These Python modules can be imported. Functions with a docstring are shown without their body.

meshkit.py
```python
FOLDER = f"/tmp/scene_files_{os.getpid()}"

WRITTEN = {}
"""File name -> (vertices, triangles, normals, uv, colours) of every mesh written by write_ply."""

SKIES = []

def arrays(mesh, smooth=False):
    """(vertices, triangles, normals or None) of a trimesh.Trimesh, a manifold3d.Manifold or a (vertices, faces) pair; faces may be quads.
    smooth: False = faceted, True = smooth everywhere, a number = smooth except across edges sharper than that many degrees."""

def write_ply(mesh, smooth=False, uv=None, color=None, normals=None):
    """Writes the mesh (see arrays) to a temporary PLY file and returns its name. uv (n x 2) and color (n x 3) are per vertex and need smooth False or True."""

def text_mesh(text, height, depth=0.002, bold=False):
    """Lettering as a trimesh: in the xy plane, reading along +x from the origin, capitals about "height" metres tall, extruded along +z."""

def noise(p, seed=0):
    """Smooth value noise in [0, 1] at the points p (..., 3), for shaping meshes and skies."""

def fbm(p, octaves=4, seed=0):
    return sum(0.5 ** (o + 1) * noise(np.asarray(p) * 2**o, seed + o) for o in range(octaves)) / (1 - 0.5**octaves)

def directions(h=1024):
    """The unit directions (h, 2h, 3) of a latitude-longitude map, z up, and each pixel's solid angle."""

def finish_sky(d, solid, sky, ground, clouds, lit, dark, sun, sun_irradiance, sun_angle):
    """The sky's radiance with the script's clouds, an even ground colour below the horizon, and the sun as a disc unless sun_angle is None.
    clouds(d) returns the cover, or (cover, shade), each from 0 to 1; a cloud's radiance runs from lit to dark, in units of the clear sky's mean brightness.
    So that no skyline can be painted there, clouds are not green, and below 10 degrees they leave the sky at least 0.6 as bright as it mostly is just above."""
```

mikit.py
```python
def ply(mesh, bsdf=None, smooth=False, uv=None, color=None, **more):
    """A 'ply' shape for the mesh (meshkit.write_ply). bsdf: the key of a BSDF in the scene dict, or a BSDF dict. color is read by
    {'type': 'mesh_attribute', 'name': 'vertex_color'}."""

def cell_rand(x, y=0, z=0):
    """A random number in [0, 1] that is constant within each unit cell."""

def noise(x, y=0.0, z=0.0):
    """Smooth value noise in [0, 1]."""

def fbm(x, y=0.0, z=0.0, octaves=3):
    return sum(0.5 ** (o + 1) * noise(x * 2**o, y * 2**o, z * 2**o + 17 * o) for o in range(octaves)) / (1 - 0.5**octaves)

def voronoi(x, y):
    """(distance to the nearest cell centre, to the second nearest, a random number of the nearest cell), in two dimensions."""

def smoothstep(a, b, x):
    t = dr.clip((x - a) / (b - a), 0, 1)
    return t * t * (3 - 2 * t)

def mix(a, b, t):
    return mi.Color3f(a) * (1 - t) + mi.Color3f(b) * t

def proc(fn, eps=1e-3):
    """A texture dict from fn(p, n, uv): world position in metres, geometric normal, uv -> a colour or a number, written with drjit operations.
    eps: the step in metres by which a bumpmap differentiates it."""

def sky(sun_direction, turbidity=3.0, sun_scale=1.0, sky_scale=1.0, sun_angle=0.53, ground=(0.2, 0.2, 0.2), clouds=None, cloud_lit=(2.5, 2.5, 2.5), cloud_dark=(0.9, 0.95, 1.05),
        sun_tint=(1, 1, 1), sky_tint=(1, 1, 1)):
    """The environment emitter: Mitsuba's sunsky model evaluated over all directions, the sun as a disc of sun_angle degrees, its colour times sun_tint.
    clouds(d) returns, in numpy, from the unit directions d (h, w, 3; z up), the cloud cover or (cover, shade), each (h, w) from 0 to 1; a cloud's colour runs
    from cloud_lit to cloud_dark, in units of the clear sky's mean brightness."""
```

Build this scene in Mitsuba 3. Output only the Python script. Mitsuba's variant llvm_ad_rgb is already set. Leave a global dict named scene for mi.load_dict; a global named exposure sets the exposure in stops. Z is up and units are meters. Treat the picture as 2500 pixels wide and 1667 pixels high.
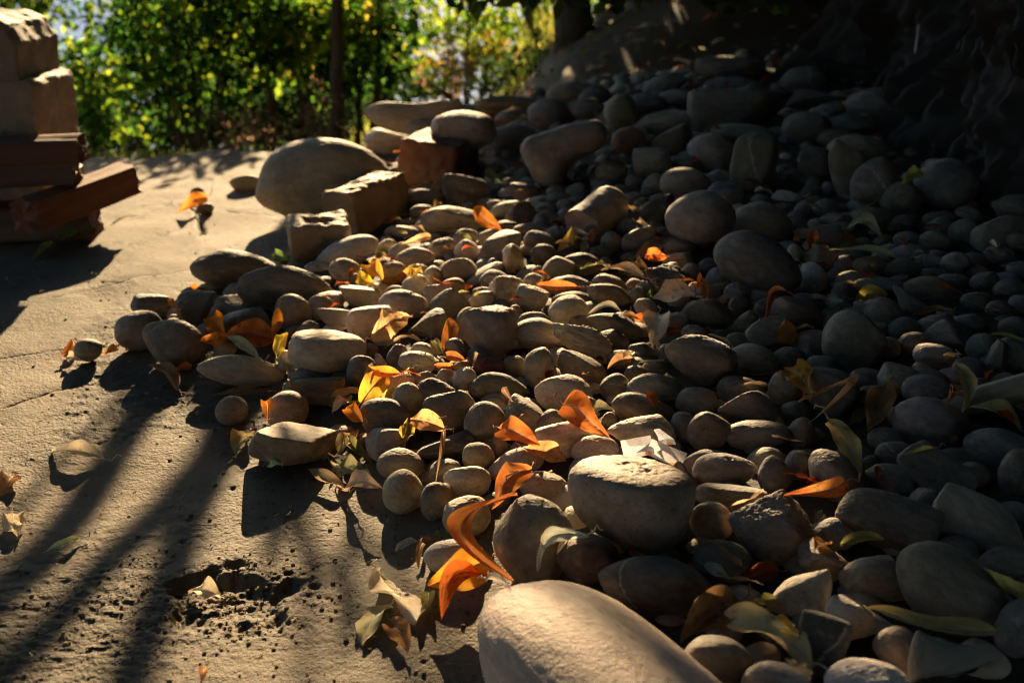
import math, random
import numpy as np, trimesh, shapely
import mitsuba as mi, drjit as dr
import manifold3d as m3
import mikit, meshkit
from shapely.geometry import Polygon
from scipy.spatial import cKDTree
T = mi.ScalarTransform4f
scene, labels = {'type': 'scene', 'integrator': {'type': 'path'}}, {}
scene.pop('integrator')
# ---------------------------------------------------------------- camera, sky, exposure
CAM_H, PITCH = 0.87, math.radians(20.33)
scene['camera'] = {'type': 'thinlens', 'fov': 50.0, 'fov_axis': 'x', 'aperture_radius': 0.0050, 'focus_distance': 1.80, 'near_clip': 0.05, 'far_clip': 900.0,
                   'to_world': T().look_at(origin=[0, 0, CAM_H], target=[0, math.cos(PITCH), CAM_H - math.sin(PITCH)], up=[0, 0, 1])}
SUN_AZ, SUN_EL = math.radians(-4.8), math.radians(19.0)
SUN = np.array([math.sin(SUN_AZ) * math.cos(SUN_EL), math.cos(SUN_AZ) * math.cos(SUN_EL), math.sin(SUN_EL)])
scene['daylight'] = mikit.sky(SUN.tolist(), turbidity=3, sun_tint=(1.0, .98, .95))
exposure = 4.1

HEAP_POLY = [(-0.058, 1.059), (-0.054, 1.22), (-0.113, 1.378), (-0.158, 1.482), (-0.212, 1.573), (-0.275, 1.643), (-0.403, 1.734), (-0.486, 1.817), (-0.552, 1.965), (-0.621, 2.046), (-0.681, 2.204), (-0.81, 2.279), (-0.891, 2.304), (-0.969, 2.626), (-0.874, 2.763), (-0.893, 2.994), (-0.754, 2.994), (-0.696, 3.169), (-0.771, 3.415), (-0.833, 3.58), (-0.95, 3.857), (-0.912, 4.333), (-0.75, 4.781), (-0.606, 5.094), (-0.55, 5.6), (4.0, 5.6), (4.0, 0.2), (-0.02, 0.2)]
# ---------------------------------------------------------------- stones
_ICO = {}
def ico(sub):
    if sub not in _ICO:
        m = trimesh.creation.icosphere(subdivisions=sub, radius=1.0)
        _ICO[sub] = (np.array(m.vertices), np.array(m.faces))
    return _ICO[sub]

def unit_rows(v):
    return v / np.maximum(np.linalg.norm(v, axis=1, keepdims=True), 1e-12)

def soft_poly(d, normals, offs, k):
    s = np.maximum(d @ normals.T, 0) / offs
    m = s.max(1, keepdims=True)
    return 1.0 / (m[:, 0] * ((s / m) ** k).sum(1) ** (1.0 / k))

BOX = np.array([[1, 0, 0], [-1, 0, 0], [0, 1, 0], [0, -1, 0], [0, 0, 1], [0, 0, -1]], float)

def stone_shape(kind, a, b, c, seed, sub):
    """A stone round the origin: x right (half width a), y away (half depth c), z up (half height b)."""
    rng = np.random.default_rng(seed)
    d, f = ico(sub)
    def rnd(n):
        return unit_rows(rng.normal(size=(n, 3)))
    rough, fine = 0.020, 0.010
    if kind in 'rs' or kind == 'E':
        n, o, k = rnd(34), rng.uniform(.95, 1.05, 34), 9
        rough, fine = (.012, .007) if kind == 'r' else (.006, .003)
    elif kind in 'bk':
        n = unit_rows(np.vstack([BOX + rng.normal(scale=.28, size=(6, 3)), rnd(4)]))
        o, k = np.r_[rng.uniform(.80, 1.0, 6), rng.uniform(.85, 1.02, 4)], 11
        rough, fine = .016, .010
    elif kind == 'w':
        n = unit_rows(np.array([[.04, -.48, 1], [.02, .3, -1], [1, -.5, .1], [-1, -.1, .05], [.1, -1, -.25], [0, 1, 0], [-.7, -.7, -.5], [.7, -.4, -.8], [-.8, .1, .7]], float))
        o, k = np.array([.50, .9, .95, 1., .85, .9, .95, .95, .85]), 17
        rough, fine = .014, .012
    elif kind == 'f':
        n = unit_rows(np.vstack([[[0, -.40, 1], [0, .3, -1]] + rng.normal(scale=.1, size=(2, 3)), rnd(16) * [1, 1, .4]]))
        o, k = np.r_[.62, .7, rng.uniform(.92, 1.05, 16)], 9
        rough, fine = .022, .010
    elif kind == 't':
        n = unit_rows(np.array([[0.04, -.46, 1]]))
        o, k = np.array([.50]), 7
        n = np.vstack([n, unit_rows(np.random.default_rng(4).normal(size=(60, 3)))]); o = np.r_[o, rng.uniform(.97, 1.03, 60)]
        rough, fine = .010, .008
    elif kind in 'xj':
        n, o = rnd(15), rng.uniform(.84, 1.08, 15)
        k = 13 if kind == 'x' else 20
        rough, fine = (.030, .018) if kind == 'x' else (.075, .040)
    elif kind == 'c':
        n, o, k = BOX * 1.0, np.ones(6), 2.7
        rough, fine = .010, .005
    else:                                                            # p e n a h
        n, o, k = rnd(22), rng.uniform(.90, 1.06, 22), 10
    r = soft_poly(d, n, o, k)
    r = r / np.median(r)
    w = {'b': .28, 'k': .25, 'x': .30, 'j': .05, 'w': 0, 't': 0, 'c': 0, 'f': .35}.get(kind, .55)
    r = r * (1 - w) + w
    v = d * r[:, None]
    q = d * 1.0
    off = rng.uniform(0, 50, 3)
    r2 = (meshkit.fbm(q * 1.3 + off, 2, seed) - .5) * rough * 5
    r2 += (meshkit.fbm(q * 4.5 + off, 3, seed + 7) - .5) * rough * 1.7
    r2 += (meshkit.fbm(q * 13 + off, 3, seed + 9) - .5) * fine * 3.6
    if sub >= 4:
        r2 += (meshkit.noise(q * 34 + off, seed + 11) - .5) * fine * 2.0
    # small pits worn into the skin
    npit = {'x': 16, 't': 18, 'j': 20, 'b': 9}.get(kind, 5 if kind not in 'sE' else 0)
    for _ in range(npit):
        pd = unit_rows(rng.normal(size=(1, 3)))[0]
        if kind == 't':
            pd = unit_rows(np.array([[rng.uniform(-.6, .6), rng.uniform(-.7, .5), 1]]))[0]
        w = rng.uniform(.03, .085)
        g = np.exp(-((d - pd) ** 2).sum(1) / w ** 2)
        r2 -= g * w * rng.uniform(.25, .6)
    if kind == 'h':
        pd = unit_rows(np.array([[.30, -.62, .62]]))[0]
        r2 -= np.exp(-((((d - pd) @ np.array([1, 0, 0])) / .10) ** 2 + ((d - pd)[:, 1] ** 2 + (d - pd)[:, 2] ** 2) / .10 ** 2) ** 2) * .30
    if kind == 't':
        top = np.clip((d[:, 2] - .45) * 3, 0, 1)
        r2 += top * (meshkit.fbm(q * 8 + off, 3, seed + 3) - .5) * .075
    v = v * (1 + r2)[:, None]
    if kind == 't':
        v[:, :2] *= (1 + .16 * np.clip(v[:, 2:], -1, .3))
    if kind == 'e':
        s = rng.choice([-1, 1])
        v[:, 1:] *= (1 + .20 * s * v[:, :1])
    if kind == 'E':
        v[:, 1:] *= (1 - .24 * v[:, :1])
    if kind == 'n':
        v[:, 2] -= .30 * v[:, 0] ** 2
    if kind == 'a':
        v[:, 2] += .34 * v[:, 0] ** 2 - .2 * np.exp(-((v[:, 0] - .05) / .5) ** 2)
    if kind == 'k':
        g = np.exp(-(((v - [.5, -.1, .75]) / [.22, .4, .35]) ** 2).sum(1))
        v[:, 2] += .38 * g
    lo, hi = v.min(0), v.max(0)
    v = (v - (lo + hi) / 2) / ((hi - lo) / 2)
    return v * [a, c, b], f, d

TONES = dict(tan=(0.413, 0.338, 0.262), brown=(0.234, 0.184, 0.140), grey=(0.213, 0.192, 0.169), dark=(0.165, 0.145, 0.126), slate=(0.108, 0.104, 0.100), pale=(0.477, 0.415, 0.340), red=(0.158, 0.110, 0.094),  # dark tone puts the shade on a cobble into its colour
             greybrown=(0.220, 0.190, 0.160), coarse=(0.166, 0.146, 0.125), smooth=(0.163, 0.152, 0.138), flattop=(0.472, 0.394, 0.303), pink=(0.264, 0.205, 0.167), olive=(0.146, 0.132, 0.105), oblong=(.265, .215, .165), rust=(0.241, 0.137, 0.083))

def stone_colour(v, d, tone, seed, chalk=False, kind='p'):
    rng = np.random.default_rng(seed + 999)
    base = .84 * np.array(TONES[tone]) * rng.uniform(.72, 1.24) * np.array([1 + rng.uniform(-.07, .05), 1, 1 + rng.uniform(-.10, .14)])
    off = rng.uniform(0, 90, 3)
    big = meshkit.fbm(d * 1.6 + off, 3, seed)
    mid = meshkit.fbm(d * 6 + off, 3, seed + 1)
    fin = meshkit.noise(d * 30 + off, seed + 2)
    m = 1 + .5 * (big - .5) + .62 * (mid - .5) + .42 * (fin - .5)
    col = base * m[:, None]
    warm = np.clip((meshkit.fbm(d * 2.2 + off + 31, 3, seed + 3) - .52) * 4, 0, 1)[:, None]
    col = col * (1 - warm * .35) + np.array([.26, .165, .095]) * m[:, None] * warm * .35
    speck = (meshkit.noise(d * 42 + off, seed + 5) > .86)[:, None]
    col = np.where(speck, col * .62, col)
    pale = np.clip((meshkit.fbm(d * 3 + off + 77, 4, seed + 6) - .60) * 6, 0, 1)[:, None]
    col = col * (1 - .3 * pale) + np.array([.38, .32, .24]) * .3 * pale
    if rng.random() < .22:                                           # a pale vein
        nv = unit_rows(rng.normal(size=(1, 3)))[0]
        g = np.abs(d @ nv - rng.uniform(-.4, .4) + .10 * (meshkit.fbm(d * 3 + off, 2, 9) - .5)) < rng.uniform(.015, .04)
        col = np.where(g[:, None], col * .4 + np.array([.42, .37, .30]) * .6, col)
    if rng.random() < .35:                                           # damp or dirt stain, one side
        g = np.clip((meshkit.fbm(d * 1.2 + off + 55, 3, seed + 8) - .5) * 5, 0, 1)[:, None]
        col = col * (1 - .38 * g)
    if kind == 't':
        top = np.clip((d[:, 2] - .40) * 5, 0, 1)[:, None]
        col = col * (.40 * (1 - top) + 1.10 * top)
    if chalk:
        g = np.exp(-(((d - unit_rows(np.array([[.18, -.42, .80]]))[0]) / [.22, .25, .14]) ** 2).sum(1))
        g = np.clip(g * (meshkit.fbm(d * 7 + off, 3, 5) * 2.2), 0, .85)[:, None]
        col = col * (1 - g) + np.array([.78, .77, .75]) * g
    return np.clip(col, .02, .85)

def frame(yaw, tilt, roll):
    """Columns: the stone's x, y, z axes in the world, from degrees: yaw about z, tilt back from upright, roll about the view line."""
    y, t, r = np.radians([yaw, tilt, roll])
    F = np.array([math.sin(y) * math.cos(t), math.cos(y) * math.cos(t), -math.sin(t)])
    R = np.array([math.cos(y), -math.sin(y), 0.])
    U = np.cross(R, F)
    return np.stack([R * math.cos(r) - U * math.sin(r), F, R * math.sin(r) + U * math.cos(r)], 1)
# ---------------------------------------------------------------- the lie of the land
HEAP = np.array(HEAP_POLY)
_POLY = Polygon(HEAP)
shapely.prepare(_POLY)
def sstep(a, b, x):
    t = np.clip((x - a) / (b - a), 0, 1)
    return t * t * (3 - 2 * t)
def heap_height(x, y):
    x, y = np.asarray(x, float), np.asarray(y, float)
    pts = shapely.points(x, y)
    s = np.where(shapely.contains_xy(_POLY, x, y), shapely.distance(_POLY.exterior, pts), 0)
    h = .045 * sstep(0, .35, s) + .075 * np.clip(s - .12, 0, 2.2)
    h = h + .085 * np.clip(y - 2.4, 0, 2.2) * sstep(-.35, .5, x) * sstep(0, .3, s)
    return h * (1 - sstep(4.7, 5.6, y))
def bank_height(x, y):
    e = np.clip(x + .42 + .10 * np.sin(y * 1.7), 0, None)
    return sstep(4.55, 6.4, y) * (.62 * e - .18 * (1 - np.exp(-e * 2.0)))

CRACKS = [[(-1.124, 2.248), (-1.011, 2.304), (-0.914, 2.385)], [(-1.279, 3.389), (-1.274, 3.512), (-1.214, 3.534), (-1.181, 3.698)], [(-1.23, 2.632), (-1.158, 2.686), (-1.026, 2.799)], [(-1.07, 2.799), (-0.919, 2.882)], [(-1.131, 3.668), (-1.051, 3.58), (-0.966, 3.312)], [(-1.124, 3.169), (-1.066, 3.263)], [(-1.0, 1.965), (-0.936, 2.046), (-0.851, 2.112)], [(-0.942, 3.58), (-0.821, 3.523)]]
SPOT = {'brick_hollow': (14, [-0.5214, 2.8733, 0.0505]), 'brick_front': (-30, [-0.4261, 3.2284, 0.0461]), 'brick_red': (-16, [-0.2581, 3.7308, 0.0788]), 'tooth': ([0.1541, 3.3138, 0.244], 0.00124, 2.66, 10.69), 'cylinder': ([0.2296, 2.8129, 0.1862], 0.001073, 4.67, 13.62), 'fuzzy': ([-0.0412, 1.9746, 0.0889], 0.000792, -1.2, 21.58), 'paper': ([0.1963, 1.5595, 0.114], 0.000644, 7.18, 25.69), 'driftwood': ([0.8286, 1.6972, 0.1499], 0.000687, 26.02, 20.87)}
HOLES = [([0.166, 1.349, 0.174], 0.085), ([0.207, 1.336, 0.169], 0.06), ([0.13, 1.358, 0.176], 0.05), ([0.338, 1.507, 0.111], 0.035), ([0.35, 1.329, 0.138], 0.045), ([0.669, 2.338, 0.161], 0.035), ([0.762, 2.344, 0.156], 0.03), ([0.714, 2.282, 0.147], 0.025), ([0.738, 2.266, 0.124], 0.03), ([0.757, 2.228, 0.132], 0.02), ([0.681, 2.207, 0.134], 0.03), ([0.658, 1.932, 0.181], 0.02), ([0.7, 1.923, 0.16], 0.022), ([0.768, 1.908, 0.15], 0.025), ([0.398, 1.267, 0.114], 0.022), ([0.386, 1.25, 0.084], 0.04), ([0.401, 1.117, 0.108], 0.04), ([0.334, 1.106, 0.067], 0.05), ([0.281, 1.013, 0.105], 0.05), ([0.396, 0.979, 0.12], 0.07), ([0.678, 1.807, 0.151], 0.02), ([0.478, 3.021, 0.241], 0.05), ([0.586, 2.923, 0.227], 0.04), ([0.6, 2.67, 0.237], 0.03), ([0.397, 2.604, 0.237], 0.05), ([0.233, 2.793, 0.234], 0.04), ([0.322, 2.554, 0.128], 0.05), ([0.349, 2.274, 0.102], 0.03), ([0.334, 2.376, 0.131], 0.04), ([0.349, 1.859, 0.152], 0.05), ([0.261, 2.122, 0.105], 0.04), ([0.442, 2.532, 0.134], 0.03), ([0.422, 1.7, 0.117], 0.016), ([0.197, 1.75, 0.08], 0.04), ([0.0, 4.354, 0.175], 0.03), ([0.33, 1.888, 0.173], 0.03), ([0.201, 2.125, 0.131], 0.04), ([0.11, 1.796, 0.075], 0.04), ([0.463, 1.468, 0.137], 0.03), ([0.226, 1.327, 0.098], 0.02), ([0.282, 2.017, 0.091], 0.025), ([0.544, 2.265, 0.157], 0.02), ([0.372, 1.285, 0.122], 0.02)]
# x y z, yaw tilt roll, half width / height / depth, form, tone, seed, fineness, chalk, name, label
STONES = [
(-0.6946,2.7,0.06389,-14.43,16.13,5,0.1258,0.05351,0.07055,'p','brown',100,5,0,'boulder','long smooth brown potato-shaped stone lying on dirt left of the hollow-topped brick'),
(-0.5267,2.461,0.0879,-12.08,17.26,14,0.1177,0.05618,0.05338,'n','brown',101,5,0,'boulder','arched brown stone leaning in front of the long potato-shaped stone'),
(-0.8669,2.505,0.03189,-19.09,17.55,10,0.04899,0.03014,0.03305,'b','slate',102,4,0,'angular_rock',"small jagged dark slate rock on the dirt at the heap's left edge"),
(-0.8309,2.304,0.04123,-19.83,18.69,0,0.05359,0.04544,0.04244,'r','brown',103,4,0,'cobble','brown round stone, nearest left of the brown egg-shaped stone'),
(-0.7261,2.213,0.04652,-18.16,19.47,17,0.06966,0.05168,0.0516,'e','brown',104,4,0,'cobble','large smooth brown egg-shaped stone at the far left edge of the heap'),
(-0.726,2.39,0.06276,-16.9,17.91,0,0.04799,0.04559,0.04022,'x','brown',105,4,0,'cobble','brown rough stone, nearest up-right of the brown egg-shaped stone'),
(-0.7811,2.576,0.04174,-16.87,17.1,0,0.03345,0.01801,0.02111,'p','dark',106,4,0,'cobble','dark oval stone, nearest down-left of the long brown potato-shaped stone'),
(-0.6462,2.429,0.05443,-14.9,17.97,10,0.05713,0.04118,0.04171,'b','brown',107,4,0,'angular_rock','brown angular rock, nearest below the long brown potato-shaped stone'),
(-0.4911,2.341,0.0691,-11.85,18.51,-20,0.04234,0.04747,0.03856,'p','brown',108,4,0,'cobble','brown oval stone, nearest below the arched brown stone'),
(-0.5968,2.323,0.05055,-14.41,18.86,-12,0.05274,0.03516,0.03704,'b','grey',109,4,0,'angular_rock','angular grey wedge stone behind the folded translucent orange leaf'),
(-0.6261,2.24,0.01954,-15.62,20.09,0,0.02508,0.0171,0.01781,'p','tan',110,3,0,'cobble','small tan oval stone, nearest up-left of the long tan bean-shaped stone'),
(-0.5472,2.08,0.03454,-14.74,21.23,15,0.09383,0.03199,0.03039,'n','tan',111,5,0,'boulder','long tan bean-shaped stone at the left edge above two lone round balls'),
(-0.9214,2.233,0.02301,-22.42,19.32,0,0.03012,0.02557,0.02387,'r','brown',112,4,0,'cobble','small round stone with orange leaf scraps at the leftmost tip of the heap'),
(-0.697,2.339,0.02738,-16.59,19.05,0,0.02011,0.01893,0.01678,'p','tan',113,3,0,'pebble','small tan oval pebble, nearest right of the brown egg-shaped stone'),
(-0.4638,2.105,0.04533,-12.42,20.93,0,0.02366,0.02582,0.02126,'p','tan',114,3,0,'cobble','small tan oval stone, nearest right of the long tan bean-shaped stone'),
(-0.8002,2.452,0.0208,-18.07,18.22,0,0.01111,0.008641,0.008427,'p','tan',115,3,0,'pebble','small tan oval pebble, nearest above the brown egg-shaped stone'),
(-0.5306,1.903,0.02536,-15.58,23.15,-10,0.03114,0.02817,0.02547,'r','brown',116,4,0,'cobble','lone small round brown ball on shaded dirt left of the flat-topped wedge rock'),
(-0.4193,1.876,0.03908,-12.6,23.38,0,0.03994,0.03604,0.03263,'r','brown',117,4,0,'cobble','brown round stone, nearest above the flat-topped wedge rock'),
(-0.3817,1.735,0.03549,-12.4,25.16,14,0.07662,0.03922,0.04751,'w','brown',118,5,0,'boulder','flat-topped angular brown rock with sunlit top standing alone on the dirt'),
(-0.3835,1.954,0.04613,-11.1,22.48,8,0.06048,0.02923,0.03616,'b','brown',119,4,0,'angular_rock','large brown angular rock, nearest below the broad flattened tan stone'),
(-0.3965,2.03,0.04361,-11.05,21.78,0,0.04377,0.02084,0.02598,'p','dark',120,4,0,'cobble','dark oval stone, nearest down-left of the broad flattened tan stone'),
(-0.2286,1.808,0.05463,-7.206,24.11,5,0.04707,0.03483,0.03482,'p','brown',121,4,0,'cobble','brown oval stone, nearest right of the flat-topped wedge rock'),
(-0.2213,1.734,0.0369,-7.272,25.48,0,0.0351,0.03008,0.02794,'b','tan',122,4,0,'angular_rock','tan angular rock, second above the smooth tan ball'),
(-0.1865,1.663,0.03206,-6.398,26.59,10,0.04184,0.02906,0.02999,'p','brown',123,4,0,'cobble','brown oval stone, nearest above the smooth tan ball'),
(-0.1729,1.564,0.03397,-6.308,27.99,0,0.03469,0.03678,0.03072,'r','tan',124,4,0,'cobble','smooth tan ball-shaped cobble at the dirt edge beside the pinkish tan leaf'),
(-0.1192,1.535,0.03172,-4.442,28.57,0,0.02635,0.03129,0.0247,'p','brown',125,4,0,'cobble','brown oval stone, nearest right of the smooth tan ball'),
(-0.07145,1.58,0.0392,-2.588,27.71,-5,0.03876,0.02865,0.02865,'x','tan',126,4,0,'cobble','tan rough stone, second right of the smooth tan ball'),
(0.005342,1.628,0.05105,0.188,26.71,-22,0.04884,0.02442,0.0297,'e','tan',127,4,0,'cobble','large tan egg-shaped stone, second above the rust-leaf stone'),
(-0.05569,1.653,0.0502,-1.93,26.37,0,0.02793,0.02619,0.02326,'r','brown',128,4,0,'cobble','brown round stone, third up-right of the smooth tan ball'),
(-0.1099,1.633,0.03302,-3.851,27.09,0,0.02774,0.02341,0.02191,'p','dark',129,4,0,'cobble','dark oval stone, nearest up-right of the smooth tan ball'),
(-0.1178,1.712,0.04454,-3.935,25.68,-5,0.05403,0.02341,0.03059,'b','slate',130,4,0,'angular_rock','large dark slaty angular rock, second up-right of the smooth tan ball'),
(-0.04843,1.758,0.06607,-1.578,24.57,-30,0.0385,0.0375,0.03267,'r','tan',131,4,0,'cobble','tan round stone, nearest down-left of the dark kidney-shaped stone'),
(0.02311,1.762,0.07844,0.7514,24.19,0,0.03498,0.03898,0.03176,'b','brown',132,4,0,'angular_rock','brown angular rock, nearest down-right of the dark kidney-shaped stone'),
(-0.1078,1.807,0.06534,-3.415,23.97,8,0.05426,0.04095,0.04054,'x','brown',133,4,0,'cobble','large brown rough stone, second down-left of the dark kidney-shaped stone'),
(-0.1367,1.877,0.06474,-4.164,23.16,10,0.0455,0.03386,0.03376,'x','brown',134,4,0,'cobble','brown rough stone, third left of the dark kidney-shaped stone'),
(-0.1908,1.853,0.06586,-5.879,23.35,0,0.02929,0.03557,0.02776,'p','tan',135,4,0,'cobble','tan oval stone, fifth left of the dark kidney-shaped stone'),
(-0.215,1.945,0.06422,-6.309,22.39,-15,0.03164,0.02073,0.02202,'p','tan',136,4,0,'cobble','tan oval stone, second down-right of the broad flattened tan stone'),
(-0.1882,2.013,0.07689,-5.34,21.42,8,0.03703,0.02581,0.02659,'p','tan',137,4,0,'cobble','tan oval stone, second below the sharp-edged grey stone'),
(-0.2302,2.043,0.07659,-6.43,21.11,0,0.02273,0.02955,0.02229,'p','brown',138,3,0,'cobble','small brown oval stone, nearest down-left of the sharp-edged grey stone'),
(-0.1259,1.948,0.07265,-3.699,22.22,0,0.02018,0.02073,0.01759,'r','tan',139,3,0,'pebble','small tan round pebble, second left of the dark kidney-shaped stone'),
(-0.08679,1.922,0.07694,-2.586,22.41,0,0.02532,0.02801,0.0229,'p','tan',140,3,0,'cobble','small tan oval stone, nearest left of the dark kidney-shaped stone'),
(-0.02222,1.89,0.07823,-0.6733,22.72,5,0.05788,0.02761,0.02623,'n','dark',141,4,0,'cobble','dark kidney-shaped stone just below the fuzzy dark red lump'),
(-0.08887,2,0.07545,-2.544,21.64,0,0.02567,0.01674,0.01783,'p','brown',142,3,0,'cobble','small brown oval stone, nearest left of the fuzzy red lump'),
(0.005675,1.979,0.08268,0.1643,21.69,0,0.02319,0.0243,0.02042,'r','brown',143,3,0,'cobble','small brown round stone, nearest up-right of the dark kidney-shaped stone'),
(0.05388,1.94,0.09391,1.591,21.79,-3,0.03142,0.04334,0.03174,'p','brown',144,4,0,'cobble','brown oval stone, second up-right of the dark kidney-shaped stone'),
(-0.02734,1.83,0.06751,-0.8558,23.68,0,0.0269,0.01759,0.01871,'p','dark',145,4,0,'cobble','dark oval stone, nearest below the dark kidney-shaped stone'),
(-0.294,1.999,0.0648,-8.366,21.72,0,0.03129,0.03352,0.02785,'p','dark',146,4,0,'cobble','dark oval stone, nearest down-right of the broad flattened tan stone'),
(0.0682,1.738,0.07435,2.247,24.58,0,0.02372,0.0257,0.02124,'p','dark',147,3,0,'cobble','dark oval stone, second down-right of the dark kidney-shaped stone'),
(0.04873,1.542,0.05213,1.81,27.93,10,0.04217,0.02692,0.02897,'p','brown',148,4,0,'cobble','brown oval stone, nearest above the rust-leaf stone'),
(-0.1676,1.954,0.06783,-4.901,22.24,0,0.02628,0.01642,0.01787,'p','dark',149,3,0,'cobble','dark oval stone, fourth left of the dark kidney-shaped stone'),
(-0.02198,1.683,0.05269,-0.748,25.9,0,0.01545,0.02511,0.01694,'x','dark',150,3,0,'pebble','small dark rough pebble, second below the dark kidney-shaped stone'),
(-0.4343,2.769,0.08773,-8.913,15.59,-22,0.09075,0.03943,0.05144,'s','pale',151,4,0,'cobble','smooth whitish ellipsoid stone in front of the hollow-topped brick'),
(-0.4141,2.609,0.09,-9.017,16.45,5,0.03876,0.03101,0.02982,'r','tan',152,4,0,'cobble','tan round stone, nearest below the whitish ellipsoid stone'),
(-0.35,2.424,0.08234,-8.215,17.83,2,0.05151,0.02906,0.03327,'b','tan',153,4,0,'angular_rock','tan angular rock, second below the whitish ellipsoid stone'),
(-0.2425,2.334,0.09054,-5.931,18.37,10,0.05741,0.03572,0.03895,'p','tan',154,4,0,'cobble','tan oval stone, nearest up-left of the sharp-edged grey stone'),
(-0.1358,2.312,0.09817,-3.363,18.43,8,0.04674,0.0379,0.0362,'p','brown',155,4,0,'cobble','brown oval stone, nearest up-right of the sharp-edged grey stone'),
(-0.1722,2.407,0.09282,-4.092,17.85,-20,0.03408,0.02753,0.02634,'x','tan',156,4,0,'cobble','tan rough stone, nearest above the sharp-edged grey stone'),
(-0.2233,2.46,0.09387,-5.188,17.44,30,0.03474,0.03207,0.0287,'p','tan',157,4,0,'cobble','tan oval stone, second above the sharp-edged grey stone'),
(-0.4257,2.422,0.07526,-9.968,17.91,15,0.03964,0.0251,0.02713,'x','tan',158,4,0,'cobble','tan rough stone, nearest right of the arched brown stone'),
(-0.4355,2.366,0.07261,-10.43,18.34,0,0.03106,0.03106,0.02671,'r','tan',159,3,0,'cobble','tan round stone, nearest down-right of the arched brown stone'),
(-0.3923,2.281,0.07194,-9.758,19.02,8,0.03885,0.02883,0.02878,'b','grey',160,4,0,'angular_rock','grey angular rock, nearest above the broad flattened tan stone'),
(-0.3747,2.327,0.06974,-9.15,18.76,0,0.01786,0.01658,0.0148,'p','tan',161,3,0,'pebble','small tan oval pebble, nearest up-right of the broad flattened tan stone'),
(-0.3034,2.217,0.08604,-7.793,19.31,0,0.05244,0.04147,0.0401,'b','tan',162,4,0,'angular_rock','flat-topped tan block stone half covered by the curled white and orange leaf'),
(-0.1817,2.206,0.08986,-4.708,19.41,0,0.04248,0.03641,0.03382,'b','grey',163,4,0,'angular_rock','sharp-edged grey angular stone right of the curled white and orange leaf'),
(-0.04516,2.116,0.1081,-1.223,19.8,15,0.06299,0.05833,0.05213,'x','greybrown',164,4,0,'cobble','large weathered rough cobble with creased grey face in the middle of the heap'),
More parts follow.
